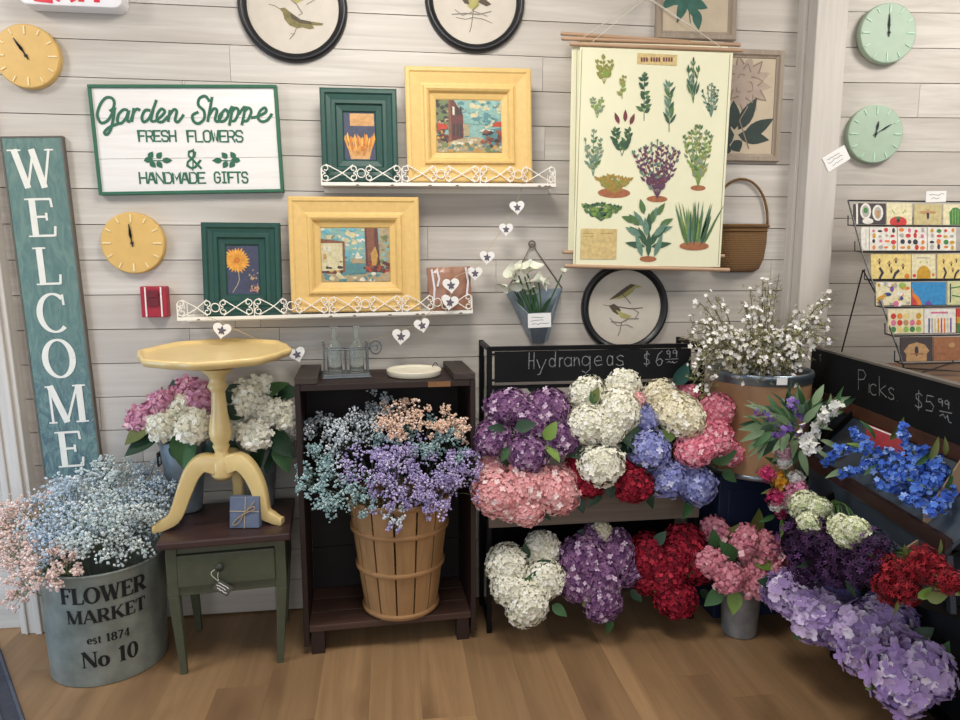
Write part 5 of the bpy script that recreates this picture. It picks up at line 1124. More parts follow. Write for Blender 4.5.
fr_rnd = random.Random(21)
def add_leaf(parent, base, px, py, Y, ln, ang, m, kind='w', toward=.35):
    """leaf whose foot is at the pixel and depth; ang in the picture plane, ln in pixels"""
    p = at(px, py, Y); k = mpp(px, py, Y); d = (rt*math.cos(math.radians(ang))+up*math.sin(math.radians(ang))-fw*toward).normalized()
    nn = (-fw+up*.5); nn = (nn-d*nn.dot(d)).normalized(); nn = Matrix.Rotation(fr_rnd.uniform(-.5, .5), 3, d) @ nn; y = nn.cross(d)
    L = ln*k; Mx = Matrix((d*L, y*L, nn*L)).transposed().to_4x4(); Mx.translation = p-Vector(base)
    rmesh('leaf', LM[kind], m, parent, mtx=Mx)
def bouquet(name, label, cat, base, heads, leaves=(), group=None, stemmat=None, stem_r=.003, face=.8, droop=.25):
    """heads: (px, py, radius px, depth Y, material, kind)"""
    base = Vector(base); o = thing(name, label, cat, base, (0, 0, 0), group); b = B()
    for px, py, r, Y, m, k in heads:
        p = at(px, py, Y); R = .94*r*mpp(px, py, Y); d = (p-base); d.normalize(); d = (d*.55-fw*face+Vector((0, 0, .35))).normalized()
        q = d.to_track_quat('Z', 'Y').to_matrix().to_4x4() @ Matrix.Rotation(fr_rnd.uniform(0, 6.28), 4, 'Z')
        q = Matrix.Translation(p-base) @ q @ Matrix.Diagonal((R*fr_rnd.uniform(.9, 1.14), R*fr_rnd.uniform(.9, 1.14), R*fr_rnd.uniform(.86, 1.08), 1)); rmesh('flower_head', fr_rnd.choice(HK[k]), m, o, mtx=q)
        e = p-base-d*R*.6; b.tube(smooth_path([(fr_rnd.uniform(-.008, .008), fr_rnd.uniform(-.008, .008), 0), e*.5+Vector((0, 0, droop*e.length*.35)), e], 5), stem_r, 5)
    mk('stem', b, stemmat or M_stem, o)
    for lf in leaves: add_leaf(o, base, *lf)
    return o
def cloud(name, label, base, clumps, group=None, r=.006, stem=None, seed=1, cat='flowers', sag=.0, parts=None):
    """gypsophila: clumps (px, py, radius px, depth Y, material, count) of tiny blossoms on hair-thin stems"""
    base = Vector(base); o = thing(name, label, cat, base, (0, 0, 0), group); rnd = random.Random(seed); mats = []; b = B(); st = B()
    octv = [Vector(p) for p in ((1, 0, 0), (-1, 0, 0), (0, 1, 0), (0, -1, 0), (0, 0, .8), (0, 0, -.8))]; octf = [(0, 2, 4), (2, 1, 4), (1, 3, 4), (3, 0, 4), (2, 0, 5), (1, 2, 5), (3, 1, 5), (0, 3, 5)]
    for px, py, rp, Y, m, n in clumps:
        if m not in mats: mats.append(m)
        mi = mats.index(m); c = at(px, py, Y); R = rp*mpp(px, py, Y); out = (c-base).normalized(); e0 = c-base-out*R*.5
        st.tube(smooth_path([(rnd.uniform(-.01, .01), rnd.uniform(-.01, .01), 0), e0*.55+Vector((0, 0, .03)), e0], 4), .0018, 4)
        n = int(n*1.05); nt = max(8, n//18); tips = []
        for i in range(nt):
            while True:
                d = Vector((rnd.gauss(0, 1), rnd.gauss(0, 1), rnd.gauss(0, 1))).normalized()
                if d.dot(out) > -.55: break
            t = c-base+d*R*rnd.uniform(.45, 1.0); tips.append((t, d)); st.tube([e0, (e0+t)/2+Vector((0, 0, R*.08)), t], .0012, 3)
        for i in range(n):
            t, d = tips[i % nt]; s = R*.27*rnd.random()**.5; p = t+Vector((rnd.gauss(0, 1), rnd.gauss(0, 1), rnd.gauss(0, 1))).normalized()*s; rr = r*rnd.uniform(.7, 1.25); q = Euler((rnd.uniform(0, 3), rnd.uniform(0, 3), 0)).to_matrix()
            b.add([p+q @ v*rr for v in octv], octf, mi)
            if i % 5 == 0: st.add([t, t+Vector((.0008, .0008, 0)), p], [(0, 1, 2)])
    x = mk('blossoms', b, mats, o); x['kind'] = 'stuff'; x = mk('stems', st, stem or mat('grey_green_stem', '#6f7d63', .7), o); x['kind'] = 'stuff'
    return o
# --- bucket of gypsophila at the far left
cb = (-1.083, 2.63, .05)
cloud('gypsophila_bunch', 'big pale blue bunch of tiny blossoms in the large painted bucket', cb, [(75, 520, 46, 2.58, P_tinyw, 900), (120, 525, 40, 2.54, P_tinyg, 800), (64, 542, 32, 2.52, P_tinyw, 450), (142, 515, 38, 2.62, P_tinyw, 600), (110, 490, 34, 2.66, P_tinyg, 480), (158, 495, 26, 2.68, P_tinyw, 340), (98, 540, 34, 2.49, P_tinyg, 560), (112, 478, 24, 2.72, P_tinyg, 300), (150, 480, 24, 2.74, P_tinyw, 260), (145, 532, 26, 2.56, P_tinyg, 300), (60, 505, 30, 2.66, P_tinyw, 350)], 'gypsophila in the painted bucket', seed=3)
cloud('gypsophila_bunch', 'pale pink bunch of tiny blossoms leaning out of the large painted bucket', cb, [(12, 555, 34, 2.54, P_tinyp, 480), (30, 520, 32, 2.62, P_tinyp, 420), (46, 565, 30, 2.44, P_tinyp, 420), (8, 525, 26, 2.62, P_tinyp, 280), (64, 568, 20, 2.41, P_tinyp, 240), (20, 585, 22, 2.46, P_tinyp, 260)], 'gypsophila in the painted bucket', seed=4, stem=mat('spring_green_stem', '#7d8f58', .7))
# --- hydrangeas in the two zinc buckets on the side table
Lw, Ln, Lt = 'w', 'n', 't'
bouquet('hydrangea_bunch', 'pink and white hydrangeas in the zinc bucket nearer the welcome sign', 'flowers', (xb, 2.77, ZT+.03), [(141, 419, 16, 2.72, P_mauve, 'l'), (163, 405, 17, 2.74, P_mauve, 'l'), (185, 391, 17, 2.80, P_mauve, 'l'), (202, 400, 18, 2.74, P_mauve, 'l'), (163, 427, 17, 2.66, P_ivory, 'l'), (193, 426, 18, 2.64, P_ivory, 'l'), (182, 410, 15, 2.72, P_ivory, 'l')],
        [(150, 425, 2.68, 30, 215, M_leafo, Lw), (160, 435, 2.68, 38, 205, M_leafd, Lw), (180, 432, 2.66, 36, 285, M_leaf, Lw), (178, 418, 2.70, 30, 240, M_leafo, Lw), (195, 440, 2.64, 32, 250, M_leaf, Lw), (176, 395, 2.78, 16, 100, M_leafd, Lw), (172, 440, 2.70, 30, 310, M_leafd, Lw), (205, 445, 2.70, 26, 330, M_leafd, Lw), (175, 405, 2.74, 20, 190, M_leafd, Lw)], 'hydrangeas in zinc buckets')
bouquet('hydrangea_bunch', 'white hydrangeas in the zinc bucket nearer the crate', 'flowers', (xb2, 2.77, ZT+.03), [(249, 402, 17, 2.72, P_ivory, 'l'), (262, 389, 16, 2.80, P_ivory, 'l'), (255, 435, 17, 2.64, P_ivory, 'l'), (272, 412, 16, 2.70, P_ivory, 'l'), (236, 426, 14, 2.74, P_ivory, 'l'), (286, 418, 16, 2.72, P_ivory, 'l'), (243, 390, 12, 2.82, P_ivory, 'l'), (290, 432, 11, 2.74, P_ivory, 'l')],
        [(250, 395, 2.80, 34, 175, M_leafd, Lw), (262, 400, 2.76, 34, 40, M_leaf, Lw), (245, 415, 2.70, 26, 165, M_leafd, Lw), (272, 430, 2.70, 36, 310, M_leafd, Lw), (262, 440, 2.68, 34, 260, M_leafd, Lw), (280, 440, 2.70, 34, 285, M_leaf, Lw), (270, 395, 2.78, 34, 10, M_leafd, Lw), (240, 440, 2.72, 26, 220, M_leafd, Lw), (275, 445, 2.72, 30, 250, M_leafd, Lw)], 'hydrangeas in zinc buckets')
# --- gypsophila in the bushel basket
bc, br0, br1, bz = CR['bk']; bb = (bc.x, bc.y, bc.z+.15); G_ = 'gypsophila in the bushel basket'
dkst = mat('dark_green_stem', '#3f4f38', .7)
cloud('gypsophila_bunch', 'teal blue bunch at the left of the bushel basket, nearest the side table', bb, [(318, 470, 24, 2.56, P_tinyt, 330), (342, 490, 30, 2.50, P_tinyt, 420), (312, 485, 18, 2.54, P_tinyt, 220), (362, 500, 18, 2.48, P_tinyt, 240), (310, 455, 14, 2.6, P_tinyt, 120)], G_, r=.0054, stem=dkst, seed=11)
cloud('gypsophila_bunch', 'silver white bunch behind the teal one in the bushel basket', bb, [(345, 438, 30, 2.60, P_tinyc, 420), (322, 428, 24, 2.68, P_tinyc, 240), (368, 428, 26, 2.64, P_tinyc, 320), (378, 410, 20, 2.72, P_tinyc, 200)], G_, r=.0054, stem=dkst, seed=12)
cloud('gypsophila_bunch', 'lavender bunch at the front centre of the bushel basket', bb, [(368, 468, 28, 2.52, P_tinyv, 330), (395, 475, 32, 2.47, P_tinyv, 400), (402, 460, 28, 2.52, P_tinyv, 300), (385, 495, 20, 2.46, P_tinyv, 260), (415, 492, 22, 2.47, P_tinyv, 300), (412, 506, 14, 2.5, P_tinyv, 110)], G_, r=.0054, stem=dkst, seed=13)
cloud('gypsophila_bunch', 'lavender bunch at the right of the bushel basket, beside the flower rack', bb, [(435, 473, 30, 2.50, P_tinyv, 320), (455, 485, 26, 2.50, P_tinyv, 270), (440, 495, 24, 2.47, P_tinyv, 330), (432, 506, 14, 2.5, P_tinyv, 110), (463, 465, 18, 2.54, P_tinyv, 180)], G_, r=.0054, stem=dkst, seed=14)
cloud('gypsophila_bunch', 'apricot bunch at the back centre of the bushel basket', bb, [(402, 422, 26, 2.57, P_tinya, 330), (412, 412, 18, 2.6, P_tinya, 160), (395, 430, 18, 2.56, P_tinya, 200)], G_, r=.0054, stem=dkst, seed=15)
cloud('gypsophila_bunch', 'apricot bunch at the back right corner of the bushel basket', bb, [(448, 425, 20, 2.57, P_tinya, 260), (458, 434, 16, 2.56, P_tinya, 180), (440, 430, 14, 2.57, P_tinya, 110)], G_, r=.0054, stem=dkst, seed=16)
cloud('gypsophila_bunch', 'soft aqua bunch below the apricot blossoms in the bushel basket', bb, [(425, 440, 26, 2.58, P_tinyt, 360), (455, 448, 22, 2.58, P_tinyt, 260), (385, 442, 18, 2.58, P_tinyt, 200)], G_, r=.0054, stem=dkst, seed=17)
cloud('gypsophila_sprig', 'single lavender sprig drooping over the front of the bushel basket', bb, [(392, 518, 14, 2.45, P_tinyc, 110), (395, 527, 9, 2.44, P_tinyv, 90)], G_, r=.0054, stem=dkst, seed=18)
# --- upper tier of the hydrangea rack
zp = RK['zp']; bx = lambda px, dy=.11: (at(px, 480, RK['yf']+dy).x, RK['yf']+dy, zp); GU = 'hydrangea bushes on the upper rack tier'
bouquet('hydrangea_bush', 'purple hydrangea bush at the upper left of the rack', 'flowers', bx(528), [(507, 406, 23, 2.60, P_purple, 'f'), (548, 408, 23, 2.60, P_purple, 'f'), (492, 437, 20, 2.56, P_purple, 'f'), (562, 436, 20, 2.55, P_purple, 'f'), (527, 452, 23, 2.52, P_purple, 'f'), (530, 420, 22, 2.57, P_purple, 'f'), (566, 415, 14, 2.62, P_purple, 'f')],
        [(512, 395, 2.62, 20, 95, M_leaf, Lw), (530, 392, 2.64, 18, 70, M_leafd, Lw), (515, 428, 2.50, 22, 15, M_leafd, Lw), (545, 440, 2.49, 22, 60, M_leafl, Lw), (545, 445, 2.50, 22, 320, M_leafl, Lw), (510, 445, 2.52, 18, 240, M_leaf, Lw), (505, 430, 2.52, 18, 170, M_leafd, Lw), (575, 425, 2.58, 20, 20, M_leafd, Lw), (572, 405, 2.64, 20, 80, M_leafd, Lw)], GU)
bouquet('hydrangea_bush', 'salmon pink hydrangea bush hanging over the left end of the planter', 'flowers', bx(525), [(497, 493, 26, 2.52, P_salmon, 'f'), (527, 482, 24, 2.53, P_salmon, 'f'), (556, 490, 25, 2.52, P_salmon, 'f'), (527, 510, 18, 2.49, P_salmon, 'f'), (490, 468, 18, 2.58, P_salmon, 'f'), (572, 474, 15, 2.56, P_salmon, 'f'), (510, 508, 16, 2.50, P_salmon, 'f')],
        [(560, 470, 2.56, 20, 20, M_leafd, Lw), (540, 505, 2.50, 18, 310, M_leafd, Lw), (505, 470, 2.56, 16, 110, M_leafd, Lw), (578, 498, 2.54, 16, 290, M_leafd, Lw)], GU)
bouquet('hydrangea_bush', 'large white hydrangea bush in the middle of the rack top tier', 'flowers', bx(605), [(586, 392, 21, 2.60, P_white, 'f'), (621, 383, 20, 2.62, P_white, 'f'), (617, 410, 24, 2.53, P_white, 'f'), (588, 423, 22, 2.52, P_white, 'f'), (601, 464, 23, 2.48, P_white, 'o'), (608, 428, 18, 2.50, P_white, 'f')],
        [(593, 402, 2.52, 16, 75, M_leafo, Lw), (595, 404, 2.52, 14, 110, M_leaf, Lw), (610, 438, 2.52, 26, 215, M_leafd, Lw), (620, 435, 2.52, 28, 330, M_leafd, Lw), (628, 425, 2.54, 24, 300, M_leaf, Lw), (600, 440, 2.52, 20, 280, mat('leaf_blue', '#6f8a84', .5, var=.2), Lw), (575, 410, 2.60, 20, 160, M_leafd, Lw), (620, 450, 2.52, 22, 20, M_leafd, Lw), (585, 450, 2.52, 22, 190, M_leafd, Lw)], GU)
bouquet('hydrangea_bush', 'cream hydrangea bush below the price on the chalkboard', 'flowers', bx(670), [(659, 394, 19, 2.60, P_cream, 'f'), (680, 414, 25, 2.52, P_cream, 'f'), (658, 412, 14, 2.56, P_cream, 'f')],
        [(675, 385, 2.60, 26, 60, mat('leaf_teal', '#2f5f58', .5, var=.2), Lw), (660, 440, 2.52, 24, 40, M_leafl, Lw), (655, 430, 2.53, 24, 250, M_leaf, Lw), (690, 440, 2.54, 22, 300, M_leafd, Lw), (645, 405, 2.58, 18, 160, M_leafd, Lw), (695, 385, 2.62, 18, 110, M_leaf, Lw)], GU)
bouquet('hydrangea_bush', 'violet blue hydrangea bush between the white and hot pink ones', 'flowers', bx(655), [(645, 418, 15, 2.56, P_blue, 'o'), (649, 449, 21, 2.50, P_blue, 'o'), (668, 479, 21, 2.50, P_blue, 'o'), (697, 485, 20, 2.49, P_blue, 'o'), (688, 470, 14, 2.52, P_blue, 'o')],
        [(632, 440, 2.53, 26, 170, M_leafd, Lw), (655, 462, 2.50, 24, 200, M_leafd, Lw), (690, 500, 2.49, 20, 250, M_leaf, Lw), (660, 430, 2.54, 22, 30, M_leaf, Lw), (640, 465, 2.52, 20, 280, M_leafd, Lw)], GU)
bouquet('hydrangea_bush', 'hot pink hydrangea bush at the upper right end of the rack', 'flowers', bx(700), [(716, 410, 20, 2.56, P_pink, 'f'), (712, 436, 23, 2.52, P_pink, 'f'), (696, 448, 21, 2.48, P_pink, 'f'), (729, 452, 16, 2.54, P_pink, 'f'), (688, 391, 12, 2.63, P_pink, 'f'), (637, 400, 9, 2.56, P_salmon, 'f')],
        [(712, 462, 2.50, 26, 30, M_leaf, Lw), (700, 395, 2.60, 24, 330, M_leafo, Lw), (722, 470, 2.53, 18, 320, M_leaf, Lw), (728, 435, 2.58, 18, 20, M_leafd, Lw)], GU)
bouquet('hydrangea_bush', 'crimson hydrangea bush low in the planter under the white one', 'flowers', bx(610), [(590, 479, 18, 2.52, P_red, 'f'), (633, 484, 20, 2.49, P_red, 'f'), (580, 462, 14, 2.55, P_red, 'f'), (625, 470, 13, 2.53, P_red, 'f')],
        [(612, 478, 2.50, 20, 260, M_leafd, Lw), (600, 490, 2.51, 20, 230, M_leafd, Lw), (648, 478, 2.50, 20, 350, M_leafd, Lw), (645, 492, 2.50, 18, 300, M_leafd, Lw)], GU)
# --- lower tier
zl = .2075; bl = lambda px: (at(px, 560, RK['yf']+.1).x, RK['yf']+.1, zl+.004); GLo = 'hydrangea bushes on the lower rack tier'
bouquet('hydrangea_bush', 'white hydrangea bush at the left of the lower rack tier', 'flowers', bl(525), [(507, 565, 21, 2.54, P_white, 'f'), (542, 549, 20, 2.58, P_white, 'f'), (545, 578, 21, 2.50, P_white, 'f'), (528, 604, 24, 2.46, P_white, 'f'), (510, 588, 18, 2.49, P_white, 'f')],
        [(535, 568, 2.50, 18, 30, M_leafd, Lw), (528, 590, 2.48, 22, 70, M_leaf, Lw), (530, 588, 2.48, 26, 170, M_leafd, Lw), (552, 605, 2.48, 18, 330, M_leaf, Lw), (525, 560, 2.54, 18, 90, M_leafd, Lw)], GLo)
bouquet('hydrangea_bush', 'purple hydrangea bush in the middle of the lower rack tier', 'flowers', bl(600), [(582, 560, 24, 2.54, P_purple, 'f'), (616, 557, 22, 2.55, P_purple, 'f'), (602, 578, 22, 2.50, P_purple, 'f'), (603, 602, 21, 2.47, P_purple, 'f'), (577, 583, 20, 2.51, P_purple, 'f'), (628, 572, 16, 2.54, P_purple, 'f'), (617, 543, 16, 2.59, P_purple, 'f'), (592, 541, 18, 2.60, P_purple, 'f')],
        [(585, 570, 2.49, 18, 270, M_leaf, Lw), (592, 590, 2.47, 18, 230, M_leafo, Lw), (610, 618, 2.48, 16, 260, M_leaf, Lw), (575, 565, 2.52, 16, 200, M_leafd, Lw), (630, 590, 2.52, 16, 320, M_leafd, Lw)], GLo)
bouquet('hydrangea_bush', 'small cream hydrangea peeping out above the lower purple bush', 'flowers', bl(601), [(601, 533, 12, 2.60, P_cream, 'f')], [(590, 535, 2.60, 14, 160, M_leafd, Lw), (609, 538, 2.60, 12, 340, M_leafd, Lw)], GLo)
bouquet('hydrangea_bush', 'crimson hydrangea bush at the right of the lower rack tier', 'flowers', bl(670), [(650, 556, 22, 2.54, P_red, 'f'), (684, 545, 24, 2.56, P_red, 'f'), (666, 580, 22, 2.50, P_red, 'f'), (675, 598, 21, 2.47, P_red, 'f'), (697, 566, 18, 2.53, P_red, 'f'), (645, 578, 16, 2.53, P_red, 'f'), (672, 560, 20, 2.52, P_red, 'f')],
        [(655, 545, 2.52, 18, 60, M_leafd, Lw), (686, 578, 2.49, 20, 75, M_leaf, Lw), (668, 585, 2.47, 16, 200, M_leafs, Lw), (632, 570, 2.54, 16, 120, M_leaf, Lw), (700, 590, 2.52, 14, 320, M_leafd, Lw)], GLo)
# --- pink hydrangeas in the floor vase
bouquet('hydrangea_bunch', 'rose pink hydrangeas in the narrow zinc vase on the floor', 'flowers', (VS.x, VS.y, .03), [(712, 563, 17, 2.46, P_rose, 'l'), (729, 578, 18, 2.42, P_rose, 'l'), (752, 580, 17, 2.42, P_rose, 'l'), (776, 569, 16, 2.44, P_rose, 'l'), (745, 542, 17, 2.48, P_rose, 'l'), (765, 548, 18, 2.47, P_rose, 'l'), (715, 530, 14, 2.56, P_rose, 'l'), (755, 565, 14, 2.46, P_rose, 'l')],
        [(752, 535, 2.50, 28, 75, M_leafo, Lw), (735, 560, 2.44, 26, 130, M_leaf, Lw), (722, 590, 2.42, 24, 215, M_leaf, Lw), (735, 590, 2.41, 24, 260, M_leafl, Lw), (752, 560, 2.44, 26, 350, M_leafl, Lw), (715, 548, 2.5, 20, 100, M_leaf, Lw), (775, 585, 2.45, 22, 320, M_leafd, Lw), (728, 540, 2.52, 20, 60, M_leafo, Lw), (772, 550, 2.5, 22, 60, M_leafd, Lw), (762, 590, 2.43, 18, 290, M_leafd, Lw)])
# --- flowering branches in the drum
def branches():
    c, z1 = DR['c'], DR['z1']; P_bl = petal('blossom_white', '#f3f1ee', '#d9d4cb', '#ffffff'); M_br = mat('olive_brown_twig', '#7d7452', .8, var=.2); P_bud = petal('bud_green', '#a9a778', '#85845a')
    def bunch(label, tips, seed, dens=1.0):
        base = Vector((c.x, c.y, DR['z0']+.03)); o = thing('blossom_branch', label, 'branches', base, (0, 0, 0), 'white blossom branches in the drum'); R = random.Random(seed)
        tips = [(a_+R.uniform(-q, q)*1.6, e_+R.uniform(-q, q)*(1.2 if q else 0)+q*.8, Y_+R.uniform(-.03, .03)*(q > 0), s_) for a_, e_, Y_, s_ in tips for q in (0, 8)]+[(a_+R.uniform(-6, 6), max(e_+R.uniform(8, 24), 340), min(Y_, 2.5), .03) for a_, e_, Y_, s_ in tips]
        for (px, py, Y, sag) in tips:
            e = at(px, py, Y)-base; rim = Vector((e.x*.45, e.y*.45, z1-base.z-.01)); rim.x = max(min(rim.x, .14), -.14); rim.y = max(min(rim.y, .14), -.14); mid = (rim+e)/2+Vector((0, 0, .05+sag)); P = smooth_path([(rim.x*.3, rim.y*.3, 0), rim*.6, rim, mid, e], 8); n = len(P); b = B(); b.tube(P, [.0035*(1-.75*i/n)+.0006 for i in range(n)], 5); bl = B(); gb = B()
            for i in range(int(n*.42), n):
                for k in range(2):
                    if R.random() > .75: continue
                    p = P[i]; d = Vector((R.gauss(0, 1), R.gauss(0, 1), R.gauss(0, 1)+.3)).normalized()*R.uniform(.008, .035); b.tube([p, p+d], .0009, 3)
                    fade = 1-.45*(i/n)
                    if R.random() < .62*dens*fade+.15: floret(bl, p+d, (d.normalized()-fw*.5).normalized(), 1, 5, R.uniform(.006, .012), .004, .3, R)
                    else: floret(gb, p+d, d.normalized(), 1, 3, .009, .0026, .9, R)
            br = mk('twig', b, M_br, o); x = mk('blossom', bl, P_bl, br); x['kind'] = 'stuff'; x = mk('bud', gb, P_bud, br); x['kind'] = 'stuff'
    bunch('spray of white blossom twigs leaning left over the flower rack corner', [(706, 296, 2.66, 0), (716, 300, 2.72, .02), (692, 322, 2.62, .02), (700, 345, 2.52, .05), (690, 335, 2.6, .04), (698, 362, 2.45, .07), (715, 350, 2.46, .04), (736, 340, 2.5, .03), (728, 352, 2.44, .04), (708, 372, 2.43, .08), (722, 330, 2.6, .02), (702, 352, 2.5, .06), (745, 345, 2.55, .03), (735, 362, 2.44, .03), (694, 372, 2.42, .1)], 1)
    bunch('upright white blossom twigs in the middle of the drum', [(779, 274, 2.72, 0), (763, 282, 2.74, 0), (750, 288, 2.76, 0), (772, 292, 2.7, 0), (757, 310, 2.62, .01), (747, 322, 2.56, .02), (776, 325, 2.6, .01), (768, 340, 2.5, .02), (752, 350, 2.46, .02), (783, 345, 2.52, .02), (765, 358, 2.45, .02), (778, 362, 2.45, .02), (744, 305, 2.68, 0)], 2, .8)
    bunch('white blossom twigs arching right in front of the wall post', [(830, 291, 2.66, .01), (824, 303, 2.66, .02), (818, 318, 2.62, .02), (805, 322, 2.6, .03), (806, 338, 2.56, .04), (822, 325, 2.64, .03), (795, 335, 2.55, .02), (800, 352, 2.5, .03), (790, 355, 2.48, .03), (800, 312, 2.64, .02), (788, 348, 2.5, .03), (797, 362, 2.47, .03)], 3)
branches()
# ================================================================ Picks stand, card rack and what lies on them
ang = .15                                            # the stand runs towards the camera and slightly to the left
A0 = Vector((1.80, 2.75, 0)); dS = Vector((-ang, -1, 0)).normalized(); dO = Vector((-1, ang, 0)).normalized()
def S(s, off, z): p = A0+dS*s+dO*off; return Vector((p.x, p.y, z))
M_tray = mat('slate_tray', '#4b5662', .38, var=.15, scale=9, h2='#3c4651'); M_lip = wood('dark_red_brown_lip', '#3a211b', '#241310', 'y', .5, 30, .1, .05); M_kraft = mat('kraft_board', '#a5886c', .8, var=.08)
def stand():
    o = thing('pick_stand', 'dark tiered flower stand with a Picks chalkboard along its back', 'stand', A0); W = lambda p: p-A0; L_ = 1.28
    def pr(b, prof, s0, s1, mi=0): b.hexa([W(S(s0, a, z)) for a, z in prof], [W(S(s1, a, z)) for a, z in prof], mi)
    def zat(px, py, off):            # height and run of the point of plane off=const under a pixel
        n = dO; d = ray(px, py); t = (n.dot(A0+dO*off-CAM))/n.dot(d); p = CAM+d*t; return (p-A0).dot(dS), p.z
    zc1 = zat(811, 348, .0)[1]; zc1b = zat(958, 386.5, .0)[1]; zc0 = zat(811, 389, 0)[1]; zc0b = zat(958, 442.5, 0)[1]; zt = (zc1+zc1b)/2; zb = (zc0+zc0b)/2
    s0 = zat(811, 360, 0)[0]
    b = B(); pr(b, [(0, zb), (0, zt), (-.022, zt), (-.022, zb)], s0, L_); cb_ = mk('chalkboard', b, M_slate, o)
    b = B(); pr(b, [(.004, zt), (.004, zt+.008), (-.026, zt+.008), (-.026, zt)], s0, L_); mk('top_edge', b, mat('grey_board_edge', '#6d665f', .7), o)
    # chalk: pixels projected on the board's plane
    def PXY(px, py): s, z = zat(px, py, .0015); return (s, z)
    b = B(); tb = B()
    o6 = lambda x, y: (800+x/6, 340+y/6)
    def g(ch, x0, y0, x1, y1, w=.0016, sh=.0):
        for st in G[ch]:
            pts = [PXY(*o6(x0+(x1-x0)*u, y1+(y0-y1)*v+sh*(x0+(x1-x0)*u-(x0+x1)/2))) for u, v in st]; tb.rib(pts, w, 0)
    for q in (('P', 345, 180, 395, 305), ('i', 408, 262, 420, 318), ('c', 418, 265, 462, 330), ('k', 472, 255, 520, 340), ('s', 528, 285, 566, 358), ('.', 578, 350, 592, 366), ('$', 688, 300, 735, 425), ('5', 752, 335, 805, 430)): g(*q, sh=.22)
    g('9', 826, 352, 858, 398, .0017, .2); g('9', 864, 362, 896, 412, .0017, .2)
    for pts in ([(835, 425), (912, 440)], [(838, 455), (858, 445), (872, 470), (884, 452), (892, 490), (908, 498)], [(118, 88), (124, 128)], [(114, 90), (128, 90)]): tb.rib([PXY(*o6(*p)) for p in pts], .0017, 0)
    b.add([W(S(v[0], .0012-v[1]*.5, v[2])) for v in tb.v], tb.f); mk('chalk_writing', b, M_chalk, cb_)
    # frame: back legs, strip under the board, side cheeks
    b = B(); pr(b, [(.006, zb-.045), (.006, zb), (-.022, zb), (-.022, zb-.045)], s0, L_); mk('back_strip', b, wood('brown_strip_wood', '#5d3a2a', '#3c241a', 'y', .5, 30, .1, .05), o)
    b = B(); pr(b, [(-.010, .02), (-.010, zb-.045), (-.022, zb-.045), (-.022, .02)], s0, L_); mk('back_panel', b, mat('dark_back_panel', '#22262c', .6, var=.15), o)
    for s in (s0+.01, L_-.03):
        b = B(); pr(b, [(.0, 0), (.0, zb-.04), (-.03, zb-.04), (-.03, 0)], s, s+.03); mk('leg', b, M_iron, o)
    # trays
    sA, z1 = zat(801, 452, .165); sB, z1b = zat(955, 550, .165)
    zl1 = (z1+z1b)/2; s1 = .40; s1e = min(max(sB, 1.1), 1.22)
    for (ob, zbk, ol, zl, sa, se) in ((0.0, zb-.05, .165, zl1, s1, s1e), (0.0, zl1-.02, .285, None, .60, s1e)):
        if zl is None: zl = zat(930, 626, ol)[1]; T2.update(ol=ol, zl=zl, ob=ob, zbk=zbk, s0=sa, s1=se)
        else: T1.update(ol=ol, zl=zl, ob=ob, zbk=zbk, s0=sa, s1=se)
        t = B(); pr(t, [(ob, zbk), (ol, zl-.02), (ol, zl-.035), (ob, zbk-.015)], sa, se); tr = mk('tray', t, M_tray, o)
        t = B(); pr(t, [(ol-.014, zl-.03), (ol-.014, zl+.012), (ol+.004, zl+.012), (ol+.004, zl-.03)], sa, se); mk('lip', t, M_lip, tr)
        t = B(); pr(t, [(ob, zbk+.03), (ol, zl+.01), (ol, zl-.04), (ob, zbk-.05)], sa-.012, sa); mk('end_panel', t, M_iron, tr)
        if ol < .2:
            t = B(); pr(t, [(ol-.02, zl-.035), (ol-.004, zl-.035), (ol-.03, zl-.20), (ol-.045, zl-.20)], sa, se); mk('apron', t, mat('slate_apron', '#414b57', .4, var=.15, scale=9), tr)
        t = B(); pr(t, [(ob+.01, zbk-.0), (ol-.015, zl-.015), (ol-.015, zl+.03), (ob+.05, zbk+.06), (ob+.01, zbk+.06)], se-.13, se-.124); mk('divider', t, M_kraft, tr)
    b = B(); pr(b, [(0, .15), (.09, .14), (.09, .125), (0, .135)], .5, L_-.02); pr(b, [(.076, .14), (.076, .19), (.09, .19), (.09, .14)], .5, L_-.02); mk('bottom_trough', b, M_iron, o)
    for s in (.5, L_-.06):
        b = B(); pr(b, [(.05, 0), (.05, .125), (.075, .125), (.075, 0)], s, s+.025); mk('leg', b, M_iron, o)
    for s in (.62, s1e-.03):
        b = B(); pr(b, [(-.012, T1['zbk']-.22), (-.012, T1['zbk']-.19), (.12, T1['zl']-.03), (.14, T1['zl']-.04)], s, s+.012); pr(b, [(-.012, T2['zbk']-.24), (-.012, T2['zbk']-.21), (.2, T2['zl']-.0), (.22, T2['zl']-.03)], s, s+.012); mk('bracket', b, M_iron, o)
    return zat
T1, T2 = {}, {}
zat = stand()
